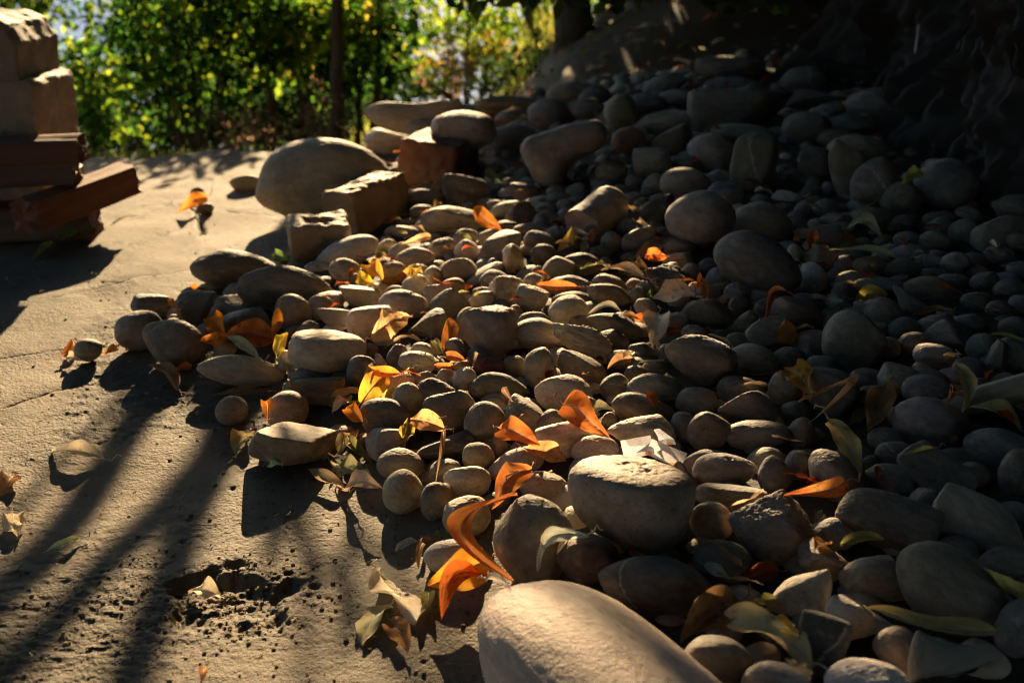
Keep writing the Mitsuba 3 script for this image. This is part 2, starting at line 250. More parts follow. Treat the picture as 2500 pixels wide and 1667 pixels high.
(-0.01093,2.382,0.1086,-0.2631,17.73,-10,0.04405,0.03757,0.03498,'x','tan',165,4,0,'cobble','tan rough stone, third up-right of the large weathered cobble'),
(-0.06832,2.344,0.09592,-1.669,18.27,-20,0.03071,0.02431,0.0235,'p','tan',166,3,0,'cobble','tan oval stone, nearest above the large weathered cobble'),
(-0.1309,2.56,0.1047,-2.928,16.62,0,0.05256,0.03043,0.03439,'b','brown',167,4,0,'angular_rock','brown angular rock, second below the roof-shaped tan stone'),
(-0.1902,2.533,0.09699,-4.294,16.92,0,0.02331,0.02743,0.02175,'p','tan',168,3,0,'pebble','small tan oval pebble, third down-left of the roof-shaped tan stone'),
(-0.06431,2.531,0.103,-1.456,16.85,-38,0.05203,0.02054,0.03902,'f','tan',169,4,0,'cobble','tan flat stone, fifth down-right of the roof-shaped tan stone'),
(-0.03321,2.678,0.1245,-0.7106,15.56,-35,0.06896,0.03879,0.04448,'b','tan',170,4,0,'angular_rock','tan angular rock, third down-right of the roof-shaped tan stone'),
(-0.05688,2.815,0.115,-1.158,15.01,-10,0.03461,0.02709,0.02633,'b','tan',171,3,0,'angular_rock','small tan angular rock, second down-right of the roof-shaped tan stone'),
(-0.1135,2.704,0.1118,-2.403,15.65,0,0.03484,0.03193,0.02868,'x','tan',172,3,0,'cobble','tan rough stone, nearest below the roof-shaped tan stone'),
(-0.1223,2.859,0.1058,-2.448,14.95,0,0.03668,0.02598,0.02655,'p','grey',173,3,0,'cobble','grey oval stone, nearest down-right of the roof-shaped tan stone'),
(-0.1835,2.758,0.1022,-3.807,15.52,-30,0.04291,0.02959,0.03065,'p','brown',174,4,0,'cobble','brown oval stone, nearest down-left of the roof-shaped tan stone'),
(-0.2448,2.677,0.09999,-5.225,15.98,3,0.05187,0.0317,0.03487,'p','tan',175,4,0,'cobble','tan oval stone, second down-left of the roof-shaped tan stone'),
(-0.2919,2.78,0.08907,-5.996,15.61,-10,0.03731,0.02537,0.02646,'p','tan',176,4,0,'cobble','tan oval stone, third right of the whitish ellipsoid stone'),
(-0.338,2.836,0.08323,-6.796,15.4,-10,0.03195,0.02434,0.02398,'p','tan',177,3,0,'cobble','small tan oval stone, nearest right of the whitish ellipsoid stone'),
(-0.2913,2.586,0.09304,-6.428,16.62,-10,0.03494,0.02795,0.02688,'p','tan',178,4,0,'cobble','tan oval stone, second right of the whitish ellipsoid stone'),
(-0.3046,3.034,0.07762,-5.734,14.57,12,0.05016,0.0178,0.0257,'p','pale',179,4,0,'cobble','pale oval stone, nearest down-right of the end-on tan brick'),
(-0.1508,2.993,0.1122,-2.883,14.19,8,0.1083,0.04617,0.06081,'b','tan',180,4,0,'angular_rock','roof-shaped tan angular stone behind the pebbles right of the bricks'),
(-0.2689,3.229,0.08476,-4.76,13.62,0,0.04109,0.02568,0.02793,'p','grey',181,3,0,'cobble','grey oval stone, second left of the roof-shaped tan stone'),
(0.004827,2.57,0.1242,0.1076,16.18,10,0.03184,0.04292,0.03179,'x','tan',182,3,0,'cobble','small tan rough stone, sixth down-right of the roof-shaped tan stone'),
(-0.04203,2.471,0.1057,-0.9744,17.18,0,0.03617,0.02813,0.02743,'p','grey',183,4,0,'cobble','grey oval stone, third above the large weathered cobble'),
(-0.275,2.457,0.08188,-6.386,17.68,0,0.02407,0.01738,0.01759,'p','tan',184,3,0,'pebble','small tan oval pebble, second up-left of the sharp-edged grey stone'),
(-0.3733,2.076,0.08095,-10.19,20.51,4,0.07949,0.04377,0.05961,'f','tan',185,4,0,'cobble','broad flattened tan stone above the two lone balls on the left side'),
(-0.1799,2.089,0.07515,-4.923,20.77,15,0.02666,0.01738,0.01851,'p','tan',186,3,0,'cobble','small tan oval stone, nearest below the sharp-edged grey stone'),
(-0.1152,2.072,0.08358,-3.181,20.75,0,0.02184,0.02529,0.02021,'p','brown',187,3,0,'cobble','small brown oval stone, nearest down-left of the large weathered cobble'),
(-0.447,2.26,0.05655,-11.19,19.45,0,0.0274,0.02366,0.0219,'p','dark',188,3,0,'cobble','small dark oval stone, nearest up-left of the broad flattened tan stone'),
(-0.3784,2.561,0.08058,-8.405,16.96,0,0.02082,0.01665,0.01601,'p','brown',189,3,0,'pebble','small brown oval pebble, nearest down-right of the whitish ellipsoid stone'),
(-0.0971,2.208,0.09401,-2.518,19.35,0,0.02306,0.03398,0.02407,'p','brown',190,3,0,'cobble','small brown oval stone, nearest left of the large weathered cobble'),
(-0.06621,2.401,0.09479,-1.58,17.89,0,0.02615,0.0183,0.01882,'p','dark',191,3,0,'cobble','small dark oval stone, second above the large weathered cobble'),
(-0.1337,2.457,0.09489,-3.115,17.49,0,0.03069,0.02269,0.02269,'p','brown',192,3,0,'cobble','small brown oval stone, second up-right of the sharp-edged grey stone'),
(-0.2303,2.592,0.09262,-5.077,16.63,0,0.02521,0.01961,0.01912,'p','brown',193,3,0,'pebble','small brown oval pebble, fourth down-left of the roof-shaped tan stone'),
(-0.2598,3.071,0.08342,-4.836,14.32,0,0.02126,0.02126,0.01828,'p','grey',194,3,0,'pebble','small grey oval pebble, nearest left of the roof-shaped tan stone'),
(0.007759,2.269,0.09189,0.1959,18.93,0,0.01617,0.02114,0.0159,'p','brown',195,3,0,'pebble','small brown oval pebble, second up-right of the large weathered cobble'),
(0.4628,2.632,0.2157,9.971,13.76,-8,0.08668,0.06851,0.06627,'r','greybrown',196,4,0,'cobble','large round grey-brown boulder left of and behind the smooth grey egg-shaped boulder'),
(0.04642,2.306,0.1099,1.153,18.24,0,0.03839,0.03902,0.03328,'x','tan',197,4,0,'cobble','tan rough stone, fourth up-right of the large weathered cobble'),
(0.1217,2.225,0.1107,3.13,18.81,-12,0.04572,0.03901,0.03632,'p','tan',198,4,0,'cobble','tan oval stone, second above the cracked crumbly stone'),
(0.215,2.328,0.115,5.277,17.9,0,0.04819,0.0279,0.03153,'p','brown',199,4,0,'cobble','brown oval stone, second up-right of the cracked crumbly stone'),
(0.2265,2.381,0.1177,5.432,17.46,25,0.04787,0.02717,0.03101,'p','brown',200,4,0,'cobble','brown oval stone, nearest left of the coarse crusty rock'),
(0.1371,2.395,0.1132,3.275,17.51,5,0.05856,0.02863,0.03521,'p','grey',201,4,0,'cobble','grey oval stone, fourth above the cracked crumbly stone'),
(0.1113,2.503,0.1271,2.546,16.51,15,0.03851,0.02838,0.02843,'b','brown',202,4,0,'angular_rock','brown angular rock, third down-left of the broken cylinder stone'),
(0.1689,2.532,0.125,3.816,16.36,5,0.05054,0.03142,0.03427,'p','dark',203,4,0,'cobble','dark oval stone, fifth below the broken cylinder stone'),
(0.07821,2.608,0.127,1.718,15.9,0,0.03225,0.03085,0.02712,'p','brown',204,3,0,'cobble','small brown oval stone, fourth down-left of the broken cylinder stone'),
(0.07037,2.714,0.1326,1.485,15.2,0,0.04213,0.03196,0.03156,'p','greybrown',205,4,0,'cobble','grey-brown oval stone, second down-left of the broken cylinder stone'),
(0.1211,2.784,0.1332,2.491,14.81,0,0.03866,0.01933,0.02351,'p','grey',206,4,0,'cobble','grey oval stone, nearest down-left of the broken cylinder stone'),
(0.05437,2.865,0.1262,1.087,14.55,0,0.05499,0.01986,0.02842,'p','grey',207,4,0,'cobble','grey oval stone, fourth right of the roof-shaped tan stone'),
(0.05439,2.439,0.1096,1.277,17.31,0,0.03176,0.02514,0.0243,'p','tan',208,3,0,'cobble','tan oval stone, fifth up-right of the large weathered cobble'),
(0.06342,2.517,0.1114,1.443,16.77,0,0.01905,0.01769,0.01579,'p','dark',209,3,0,'pebble','small dark oval pebble, sixth up-right of the large weathered cobble'),
(0.05135,2.122,0.09944,1.386,19.95,8,0.05269,0.03513,0.037,'s','tan',210,4,0,'cobble','tan smooth stone, nearest left of the cracked crumbly stone'),
(0.04661,2.212,0.09631,1.207,19.27,0,0.03646,0.02066,0.0236,'p','dark',211,4,0,'cobble','dark oval stone, nearest right of the large weathered cobble'),
(0.2134,2.147,0.1054,5.676,19.51,20,0.06146,0.02955,0.03665,'p','dark',212,4,0,'cobble','large dark oval stone, nearest up-right of the cracked crumbly stone'),
(0.1485,2.184,0.09936,3.891,19.4,0,0.03122,0.01921,0.02106,'p','brown',213,4,0,'cobble','brown oval stone, nearest above the cracked crumbly stone'),
(0.2891,2.252,0.1112,7.316,18.48,0,0.02587,0.02279,0.02088,'x','tan',214,3,0,'cobble','small tan rough stone, third down-left of the coarse crusty rock'),
(0.3387,2.161,0.1097,8.909,19.17,0,0.03088,0.02376,0.0233,'p','pale',215,4,0,'cobble','pale oval stone, second up-left of the chalk-patched stone'),
(0.4144,2.175,0.1221,10.79,18.66,8,0.06082,0.03697,0.04078,'p','brown',216,4,0,'cobble','large brown oval stone, second above the chalk-patched stone'),
(0.3603,2.411,0.1332,8.497,16.81,8,0.05875,0.03786,0.04056,'j','coarse',217,4,0,'angular_rock','coarse crusty dark grey rock with jagged top among orange leaves'),
(0.3962,2.533,0.1406,8.891,15.88,0,0.03681,0.01908,0.02279,'b','pale',218,4,0,'angular_rock','pale angular rock, nearest up-right of the coarse crusty rock'),
(0.4135,2.446,0.1327,9.595,16.55,0,0.02513,0.02381,0.02103,'p','tan',219,3,0,'cobble','small tan oval stone, nearest right of the coarse crusty rock'),
(0.409,2.591,0.1503,8.971,15.34,0,0.03891,0.02223,0.02529,'p','brown',220,4,0,'cobble','brown oval stone, nearest above the coarse crusty rock'),
(0.3163,2.655,0.1566,6.793,14.94,0,0.0426,0.03408,0.03277,'b','greybrown',221,4,0,'angular_rock','grey-brown angular rock, second down-right of the broken cylinder stone'),
(0.249,2.658,0.1479,5.353,15.14,0,0.02845,0.02988,0.02507,'r','grey',222,3,0,'cobble','small grey round stone, second below the broken cylinder stone'),
(0.2012,2.682,0.1414,4.291,15.16,0,0.03014,0.02297,0.02263,'p','grey',223,3,0,'cobble','small grey oval stone, nearest below the broken cylinder stone'),
(0.2188,2.598,0.1349,4.813,15.74,0,0.02792,0.02234,0.02148,'p','dark',224,3,0,'cobble','small dark oval stone, fourth below the broken cylinder stone'),
(0.1505,2.949,0.1444,2.921,13.81,0,0.02582,0.02347,0.02117,'r','grey',225,3,0,'pebble','small grey round pebble, nearest left of the broken cylinder stone'),
(0.155,3.06,0.1473,2.9,13.27,0,0.02994,0.01942,0.02074,'p','grey',226,3,0,'pebble','small grey oval pebble, second left of the broken cylinder stone'),
(0.02318,3.015,0.1326,0.4405,13.74,-15,0.05118,0.03518,0.03649,'x','red',227,4,0,'cobble','reddish rough stone, third right of the roof-shaped tan stone'),
(0.06834,3.147,0.1347,1.244,13.15,-15,0.04323,0.01829,0.02418,'p','pale',228,4,0,'cobble','pale oval stone, second down-left of the tooth-shaped boulder'),
(0.09577,2.941,0.136,1.865,14.01,0,0.03282,0.02657,0.02539,'p','dark',229,3,0,'cobble','small dark oval stone, fourth left of the broken cylinder stone'),
(0.0806,2.907,0.1329,1.588,14.22,0,0.02629,0.01856,0.019,'p','grey',230,3,0,'pebble','small grey oval pebble, sixth left of the broken cylinder stone'),
(-0.008883,2.932,0.1163,-0.1736,14.42,0,0.03436,0.01718,0.02089,'p','dark',231,3,0,'cobble','small dark oval stone, second right of the roof-shaped tan stone'),
(-0.017,3.125,0.1212,-0.3117,13.47,-10,0.04964,0.02317,0.02917,'p','grey',232,4,0,'cobble','grey oval stone, nearest right of the roof-shaped tan stone'),
(0.09643,3.064,0.1374,1.803,13.44,0,0.03406,0.01947,0.02215,'p','dark',233,3,0,'cobble','small dark oval stone, fifth left of the broken cylinder stone'),
(0.1351,3.143,0.1479,2.462,12.93,0,0.04147,0.01991,0.02471,'p','grey',234,4,0,'cobble','grey oval stone, third left of the broken cylinder stone'),
(0.3006,2.787,0.1578,6.155,14.26,0,0.03264,0.02374,0.02394,'p','grey',235,3,0,'cobble','small grey oval stone, nearest down-right of the broken cylinder stone'),
(0.3797,2.841,0.1781,7.614,13.57,-20,0.06025,0.03916,0.04177,'j','red',236,4,0,'angular_rock','reddish jagged rock, second left of the round grey-brown boulder'),
(0.3356,3.029,0.1741,6.321,12.86,0,0.03197,0.02078,0.02217,'p','grey',237,3,0,'cobble','small grey oval stone, nearest right of the broken cylinder stone'),
(0.3588,2.973,0.1723,6.88,13.11,0,0.022,0.01886,0.01752,'p','dark',238,3,0,'pebble','small dark oval pebble, second right of the broken cylinder stone'),
(0.47,2.408,0.1317,11.04,16.75,0,0.0287,0.02609,0.02353,'r','grey',239,3,0,'cobble','small grey round stone, nearest left of the big grey egg-shaped boulder'),
(0.4623,2.478,0.1384,10.56,16.18,0,0.02407,0.0214,0.01952,'p','dark',240,3,0,'pebble','small dark oval pebble, second left of the big grey egg-shaped boulder'),
(0.3023,2.369,0.1166,7.271,17.51,0,0.02318,0.01932,0.0182,'p','pale',241,3,0,'pebble','small pale oval pebble, nearest down-left of the coarse crusty rock'),
(0.4279,2.338,0.1217,10.37,17.48,0,0.03561,0.02035,0.02315,'x','pale',242,4,0,'cobble','pale rough stone, nearest down-right of the coarse crusty rock'),
(0.2781,2.33,0.1144,6.806,17.85,0,0.01904,0.02158,0.01743,'p','tan',243,3,0,'pebble','small tan oval pebble, second down-left of the coarse crusty rock'),
(0.1354,2.316,0.1068,3.347,18.21,0,0.04802,0.02275,0.02842,'p','greybrown',244,4,0,'cobble','grey-brown oval stone, third above the cracked crumbly stone'),
(0.007677,2.245,0.09927,0.196,18.95,0,0.016,0.02215,0.01619,'p','brown',245,3,0,'pebble','small brown oval pebble, nearest up-right of the large weathered cobble'),
(0.3905,2.643,0.1506,8.405,15.07,0,0.01981,0.01415,0.0144,'p','tan',246,3,0,'pebble','small tan oval pebble, nearest down-left of the round grey-brown boulder'),
(0.3723,2.687,0.1589,7.888,14.69,0,0.02727,0.02296,0.02152,'x','dark',247,3,0,'cobble','small dark rough stone, nearest left of the round grey-brown boulder'),
(0.2249,2.543,0.1271,5.052,16.22,0,0.01782,0.01645,0.01472,'p','dark',248,3,0,'pebble','small dark oval pebble, second left of the coarse crusty rock'),
(0.1884,2.644,0.1356,4.076,15.49,0,0.01844,0.02127,0.01703,'p','dark',249,3,0,'pebble','small dark oval pebble, third below the broken cylinder stone'),
(-0.03982,2.578,0.1089,-0.8848,16.44,0,0.02226,0.02226,0.01914,'p','brown',250,3,0,'pebble','small brown oval pebble, fourth down-right of the roof-shaped tan stone'),
(0.1365,2.048,0.1049,3.813,20.44,10,0.06351,0.03856,0.04256,'j','tan',251,4,0,'angular_rock',"rough tan stone split by a crack with a crumbly top in the heap's centre"),
(0.202,2.081,0.09397,5.546,20.37,20,0.03916,0.02995,0.02945,'p','dark',252,4,0,'cobble','dark oval stone, nearest right of the cracked crumbly stone'),
(0.1323,1.938,0.09199,3.906,21.82,30,0.05414,0.03248,0.03607,'e','brown',253,4,0,'cobble','brown egg-shaped stone, nearest below the cracked crumbly stone'),
(0.09423,1.838,0.08597,2.934,23.07,8,0.05488,0.03831,0.03943,'p','tan',254,4,0,'cobble','large tan oval stone, nearest right of the dark kidney-shaped stone'),
(0.1901,1.86,0.08913,5.835,22.66,0,0.02927,0.02823,0.02472,'r','brown',255,4,0,'cobble','brown round stone, nearest up-left of the dimpled tan stone'),
(0.2334,1.917,0.09009,6.944,22,0,0.02199,0.02092,0.01844,'r','greybrown',256,3,0,'cobble','small grey-brown round stone, fourth left of the chalk-patched stone'),
(0.2704,1.938,0.09307,7.941,21.65,0,0.0249,0.02057,0.01946,'p','grey',257,3,0,'cobble','small grey oval stone, second left of the chalk-patched stone'),
(0.2599,2.032,0.0956,7.289,20.71,15,0.03045,0.01804,0.02016,'p','grey',258,4,0,'cobble','grey oval stone, third left of the chalk-patched stone'),
(0.3054,2.017,0.09797,8.61,20.73,0,0.01904,0.01904,0.01638,'p','greybrown',259,3,0,'pebble','small grey-brown oval pebble, nearest left of the chalk-patched stone'),
(0.3547,1.901,0.1266,10.57,21.02,12,0.07411,0.04658,0.05053,'x','greybrown',260,4,1,'cobble','broad rough grey-brown stone with a chalky white patch on top'),
(0.3583,2.069,0.1027,9.824,20.07,0,0.02518,0.01374,0.01599,'p','pale',261,3,0,'cobble','small pale oval stone, nearest up-left of the chalk-patched stone'),
(0.4578,1.944,0.1112,13.25,20.81,10,0.04869,0.03138,0.03361,'p','tan',262,4,0,'cobble','tan oval stone, nearest right of the chalk-patched stone'),
(0.2599,1.829,0.09498,8.086,22.76,12,0.05456,0.03294,0.03646,'p','dark',263,4,0,'cobble','large dark oval stone, second above the dimpled tan stone'),
(0.2281,1.761,0.08805,7.377,23.76,15,0.05586,0.02893,0.03457,'p','brown',264,4,0,'cobble','large brown oval stone, nearest above the dimpled tan stone'),
(0.3253,1.777,0.09504,10.37,23.21,0,0.03715,0.02912,0.02828,'p','dark',265,4,0,'cobble','dark oval stone, nearest below the chalk-patched stone'),
(0.2176,1.667,0.08797,7.436,24.95,5,0.059,0.03616,0.03973,'x','tan',266,4,0,'cobble','large tan stone with a dimpled front directly behind the crumpled paper'),
(0.2905,1.688,0.08614,9.768,24.6,0,0.02405,0.03078,0.0234,'p','dark',267,4,0,'cobble','dark oval stone, nearest right of the dimpled tan stone'),
(0.3281,1.658,0.0961,11.2,24.6,0,0.03783,0.0331,0.03043,'e','grey',268,4,0,'cobble','grey egg-shaped stone, nearest above the holed stone'),
(0.4086,1.732,0.1031,13.27,23.32,15,0.05001,0.03628,0.03663,'b','dark',269,4,0,'angular_rock','large dark angular rock, second down-right of the chalk-patched stone'),
(0.4107,1.821,0.1008,12.71,22.4,0,0.04301,0.02662,0.0291,'p','dark',270,4,0,'cobble','dark oval stone, nearest down-right of the chalk-patched stone'),
(0.4079,1.645,0.09475,13.93,24.59,-5,0.05825,0.02631,0.03366,'p','dark',271,4,0,'cobble','large dark oval stone, nearest up-right of the holed stone'),
(0.09041,1.669,0.07541,3.101,25.42,-15,0.04775,0.03151,0.03336,'b','pale',272,4,0,'angular_rock','pale angular rock, third left of the dimpled tan stone'),
(0.1366,1.628,0.07508,4.795,25.94,3,0.03927,0.02618,0.02758,'p','tan',273,4,0,'cobble','tan oval stone, second left of the dimpled tan stone'),
(0.1278,1.797,0.08649,4.067,23.51,0,0.02639,0.01523,0.01724,'p','dark',274,4,0,'cobble','dark oval stone, second up-left of the dimpled tan stone'),
(0.3698,2.097,0.106,10,19.74,0,0.02778,0.02199,0.02126,'p','tan',275,3,0,'cobble','tan oval stone, nearest above the chalk-patched stone'),
(0.4252,2.092,0.1055,11.49,19.7,0,0.02079,0.01386,0.0146,'p','dark',276,3,0,'pebble','small dark oval pebble, nearest up-right of the chalk-patched stone'),
(0.4513,2.048,0.1105,12.43,19.91,0,0.02719,0.01926,0.01968,'p','grey',277,3,0,'cobble','grey oval stone, second up-right of the chalk-patched stone'),
(0.3079,1.577,0.08076,11.05,26.16,-15,0.03818,0.02,0.02376,'p','dark',278,4,0,'cobble','dark oval stone, nearest up-left of the holed stone'),
(0.1701,1.742,0.0767,5.575,24.38,0,0.01485,0.01683,0.0136,'p','dark',279,3,0,'pebble','small dark oval pebble, nearest left of the dimpled tan stone'),
(0.2087,1.992,0.09244,5.983,21.22,0,0.02883,0.02107,0.02119,'x','dark',280,4,0,'cobble','dark rough stone, nearest down-right of the cracked crumbly stone'),
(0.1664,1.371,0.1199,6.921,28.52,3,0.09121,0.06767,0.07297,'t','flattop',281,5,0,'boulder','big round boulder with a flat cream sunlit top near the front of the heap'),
(0.3305,1.53,0.08944,12.19,26.51,-8,0.05032,0.02841,0.03252,'h','grey',282,4,0,'cobble','grey oval stone with a round dark hole on its sunlit top'),
(0.2651,1.513,0.08207,9.939,27.16,0,0.02194,0.02808,0.02135,'x','greybrown',283,4,0,'cobble','grey-brown rough stone, nearest up-right of the flat-topped cream boulder'),
(0.2855,1.386,0.08093,11.64,29.14,10,0.03184,0.02939,0.02631,'p','tan',284,4,0,'cobble','tan oval stone, nearest left of the sunlit-crowned brown stone'),
(0.1884,1.237,0.06794,8.659,32.66,5,0.07759,0.04178,0.04897,'p','dark',285,5,0,'boulder','very large dark smooth stone right behind the front oblong boulder'),
(0.1041,1.309,0.06472,4.549,31.52,0,0.04589,0.03729,0.03558,'p','red',286,4,0,'cobble','large reddish oval stone, nearest right of the rust-leaf stone'),
(0.2844,1.28,0.07914,12.53,31.09,12,0.04131,0.0306,0.03058,'p','dark',287,4,0,'cobble','large dark oval stone, nearest right of the very large dark stone'),
(0.3282,1.462,0.08037,12.65,27.79,0,0.05462,0.01963,0.04096,'f','dark',288,4,0,'cobble','large dark flat stone, nearest below the holed stone'),
(0.02893,1.357,0.06711,1.222,30.61,20,0.0561,0.06126,0.05042,'p','brown',289,4,0,'boulder','large brown stone beside the curled rust leaf left of the flat-topped cream boulder'),
(-0.06933,1.481,0.03559,-2.68,29.37,-25,0.03754,0.03275,0.03016,'p','tan',290,4,0,'cobble','tan oval stone, nearest above the grooved pale tan stone'),
(-0.08532,1.382,0.0246,-3.533,31.41,-3,0.04236,0.02647,0.0288,'s','tan',291,4,0,'cobble','smooth pale tan stone with a lengthwise groove above the bright orange leaf'),
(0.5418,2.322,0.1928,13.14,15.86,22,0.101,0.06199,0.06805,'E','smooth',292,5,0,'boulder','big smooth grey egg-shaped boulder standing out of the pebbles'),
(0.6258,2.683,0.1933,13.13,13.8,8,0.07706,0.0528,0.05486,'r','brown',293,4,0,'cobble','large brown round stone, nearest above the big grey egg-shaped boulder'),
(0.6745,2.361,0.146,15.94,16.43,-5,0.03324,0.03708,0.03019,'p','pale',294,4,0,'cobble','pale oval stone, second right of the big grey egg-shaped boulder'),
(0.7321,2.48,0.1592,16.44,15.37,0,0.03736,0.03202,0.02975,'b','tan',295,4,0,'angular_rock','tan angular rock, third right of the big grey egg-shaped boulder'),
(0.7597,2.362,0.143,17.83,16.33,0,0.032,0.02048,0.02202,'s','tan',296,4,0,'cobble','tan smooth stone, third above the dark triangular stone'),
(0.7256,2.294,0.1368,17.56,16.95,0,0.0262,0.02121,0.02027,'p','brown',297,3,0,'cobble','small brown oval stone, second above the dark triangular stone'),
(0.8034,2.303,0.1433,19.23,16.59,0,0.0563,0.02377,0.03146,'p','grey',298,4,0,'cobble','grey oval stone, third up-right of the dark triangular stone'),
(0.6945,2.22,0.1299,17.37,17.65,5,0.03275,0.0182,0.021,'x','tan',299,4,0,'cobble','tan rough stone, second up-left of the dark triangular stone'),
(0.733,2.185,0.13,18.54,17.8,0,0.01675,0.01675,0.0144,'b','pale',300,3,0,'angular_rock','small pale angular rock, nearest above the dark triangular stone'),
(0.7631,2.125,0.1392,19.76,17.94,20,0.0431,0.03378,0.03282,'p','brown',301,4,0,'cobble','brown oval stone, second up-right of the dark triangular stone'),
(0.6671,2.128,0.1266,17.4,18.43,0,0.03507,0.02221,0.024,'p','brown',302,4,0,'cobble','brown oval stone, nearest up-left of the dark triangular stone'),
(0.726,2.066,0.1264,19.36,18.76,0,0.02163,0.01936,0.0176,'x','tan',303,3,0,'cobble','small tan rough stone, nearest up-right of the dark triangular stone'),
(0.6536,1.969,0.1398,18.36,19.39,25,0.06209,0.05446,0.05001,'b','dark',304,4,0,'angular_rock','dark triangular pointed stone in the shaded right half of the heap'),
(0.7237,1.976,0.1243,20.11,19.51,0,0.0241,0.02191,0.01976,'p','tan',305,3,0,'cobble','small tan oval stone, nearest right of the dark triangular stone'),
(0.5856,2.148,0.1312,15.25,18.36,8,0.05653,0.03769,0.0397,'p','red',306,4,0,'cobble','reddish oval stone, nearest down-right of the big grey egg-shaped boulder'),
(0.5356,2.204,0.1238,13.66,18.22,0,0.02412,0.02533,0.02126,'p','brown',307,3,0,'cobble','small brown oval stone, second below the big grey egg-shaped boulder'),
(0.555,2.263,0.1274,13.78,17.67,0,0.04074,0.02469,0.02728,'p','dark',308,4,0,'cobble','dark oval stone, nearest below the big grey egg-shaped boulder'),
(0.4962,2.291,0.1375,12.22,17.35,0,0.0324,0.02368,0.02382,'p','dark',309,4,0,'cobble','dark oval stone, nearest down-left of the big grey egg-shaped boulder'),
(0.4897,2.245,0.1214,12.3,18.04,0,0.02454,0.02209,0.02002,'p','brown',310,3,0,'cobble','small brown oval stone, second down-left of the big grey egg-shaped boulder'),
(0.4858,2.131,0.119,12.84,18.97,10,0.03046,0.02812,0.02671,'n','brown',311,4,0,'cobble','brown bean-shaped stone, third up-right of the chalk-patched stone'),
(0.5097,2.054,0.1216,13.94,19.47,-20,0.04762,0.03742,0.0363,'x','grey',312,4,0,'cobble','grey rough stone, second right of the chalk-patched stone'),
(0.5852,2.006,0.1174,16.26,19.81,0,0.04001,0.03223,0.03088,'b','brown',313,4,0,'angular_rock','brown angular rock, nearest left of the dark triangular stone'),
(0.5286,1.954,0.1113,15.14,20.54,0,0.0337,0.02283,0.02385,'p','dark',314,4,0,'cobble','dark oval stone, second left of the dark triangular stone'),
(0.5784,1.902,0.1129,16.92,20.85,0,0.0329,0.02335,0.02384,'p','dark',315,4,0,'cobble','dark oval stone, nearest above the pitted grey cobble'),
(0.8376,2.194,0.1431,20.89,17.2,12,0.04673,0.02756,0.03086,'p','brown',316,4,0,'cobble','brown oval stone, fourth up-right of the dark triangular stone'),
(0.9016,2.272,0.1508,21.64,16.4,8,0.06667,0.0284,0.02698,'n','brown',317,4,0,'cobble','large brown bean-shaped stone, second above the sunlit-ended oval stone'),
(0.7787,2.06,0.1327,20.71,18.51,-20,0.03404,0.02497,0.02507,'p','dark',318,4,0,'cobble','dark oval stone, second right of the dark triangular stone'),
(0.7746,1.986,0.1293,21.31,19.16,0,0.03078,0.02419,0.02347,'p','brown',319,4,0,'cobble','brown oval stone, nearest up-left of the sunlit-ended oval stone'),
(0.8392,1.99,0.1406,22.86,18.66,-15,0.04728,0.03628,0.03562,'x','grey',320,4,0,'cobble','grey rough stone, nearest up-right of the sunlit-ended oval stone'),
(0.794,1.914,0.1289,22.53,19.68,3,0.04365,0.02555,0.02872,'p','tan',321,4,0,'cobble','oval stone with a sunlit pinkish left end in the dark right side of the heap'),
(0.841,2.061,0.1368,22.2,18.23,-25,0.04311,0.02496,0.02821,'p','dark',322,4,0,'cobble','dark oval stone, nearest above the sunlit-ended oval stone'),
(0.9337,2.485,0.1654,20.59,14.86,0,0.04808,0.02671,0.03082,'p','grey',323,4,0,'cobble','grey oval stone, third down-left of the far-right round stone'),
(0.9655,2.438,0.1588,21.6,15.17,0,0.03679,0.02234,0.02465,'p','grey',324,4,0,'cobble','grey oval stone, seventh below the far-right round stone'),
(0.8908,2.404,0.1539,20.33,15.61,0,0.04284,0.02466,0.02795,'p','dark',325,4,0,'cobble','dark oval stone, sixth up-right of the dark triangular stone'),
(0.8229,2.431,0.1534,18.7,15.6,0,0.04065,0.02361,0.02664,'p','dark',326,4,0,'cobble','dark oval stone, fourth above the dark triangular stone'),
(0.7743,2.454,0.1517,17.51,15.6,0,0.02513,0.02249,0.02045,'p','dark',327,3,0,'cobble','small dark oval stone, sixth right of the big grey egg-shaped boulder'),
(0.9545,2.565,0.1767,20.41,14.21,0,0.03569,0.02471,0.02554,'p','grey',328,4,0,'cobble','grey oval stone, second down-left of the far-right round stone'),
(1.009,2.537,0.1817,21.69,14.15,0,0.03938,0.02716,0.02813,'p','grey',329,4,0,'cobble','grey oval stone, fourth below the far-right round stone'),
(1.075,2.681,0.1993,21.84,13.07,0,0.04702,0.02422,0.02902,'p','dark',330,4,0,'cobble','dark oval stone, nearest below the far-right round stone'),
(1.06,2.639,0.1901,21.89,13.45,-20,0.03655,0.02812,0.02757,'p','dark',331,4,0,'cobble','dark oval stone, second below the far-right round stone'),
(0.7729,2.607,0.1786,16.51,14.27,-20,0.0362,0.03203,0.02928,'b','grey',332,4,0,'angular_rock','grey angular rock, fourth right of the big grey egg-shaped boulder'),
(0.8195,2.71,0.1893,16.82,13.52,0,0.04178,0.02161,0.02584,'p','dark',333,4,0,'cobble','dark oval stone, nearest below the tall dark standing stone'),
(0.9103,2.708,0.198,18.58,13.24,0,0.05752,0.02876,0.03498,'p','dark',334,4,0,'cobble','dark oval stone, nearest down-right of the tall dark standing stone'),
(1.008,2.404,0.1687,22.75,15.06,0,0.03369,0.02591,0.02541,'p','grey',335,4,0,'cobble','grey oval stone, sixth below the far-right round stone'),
(0.9991,2.479,0.1645,21.95,14.78,0,0.01866,0.01466,0.01423,'p','dark',336,3,0,'pebble','small dark oval pebble, fifth below the far-right round stone'),
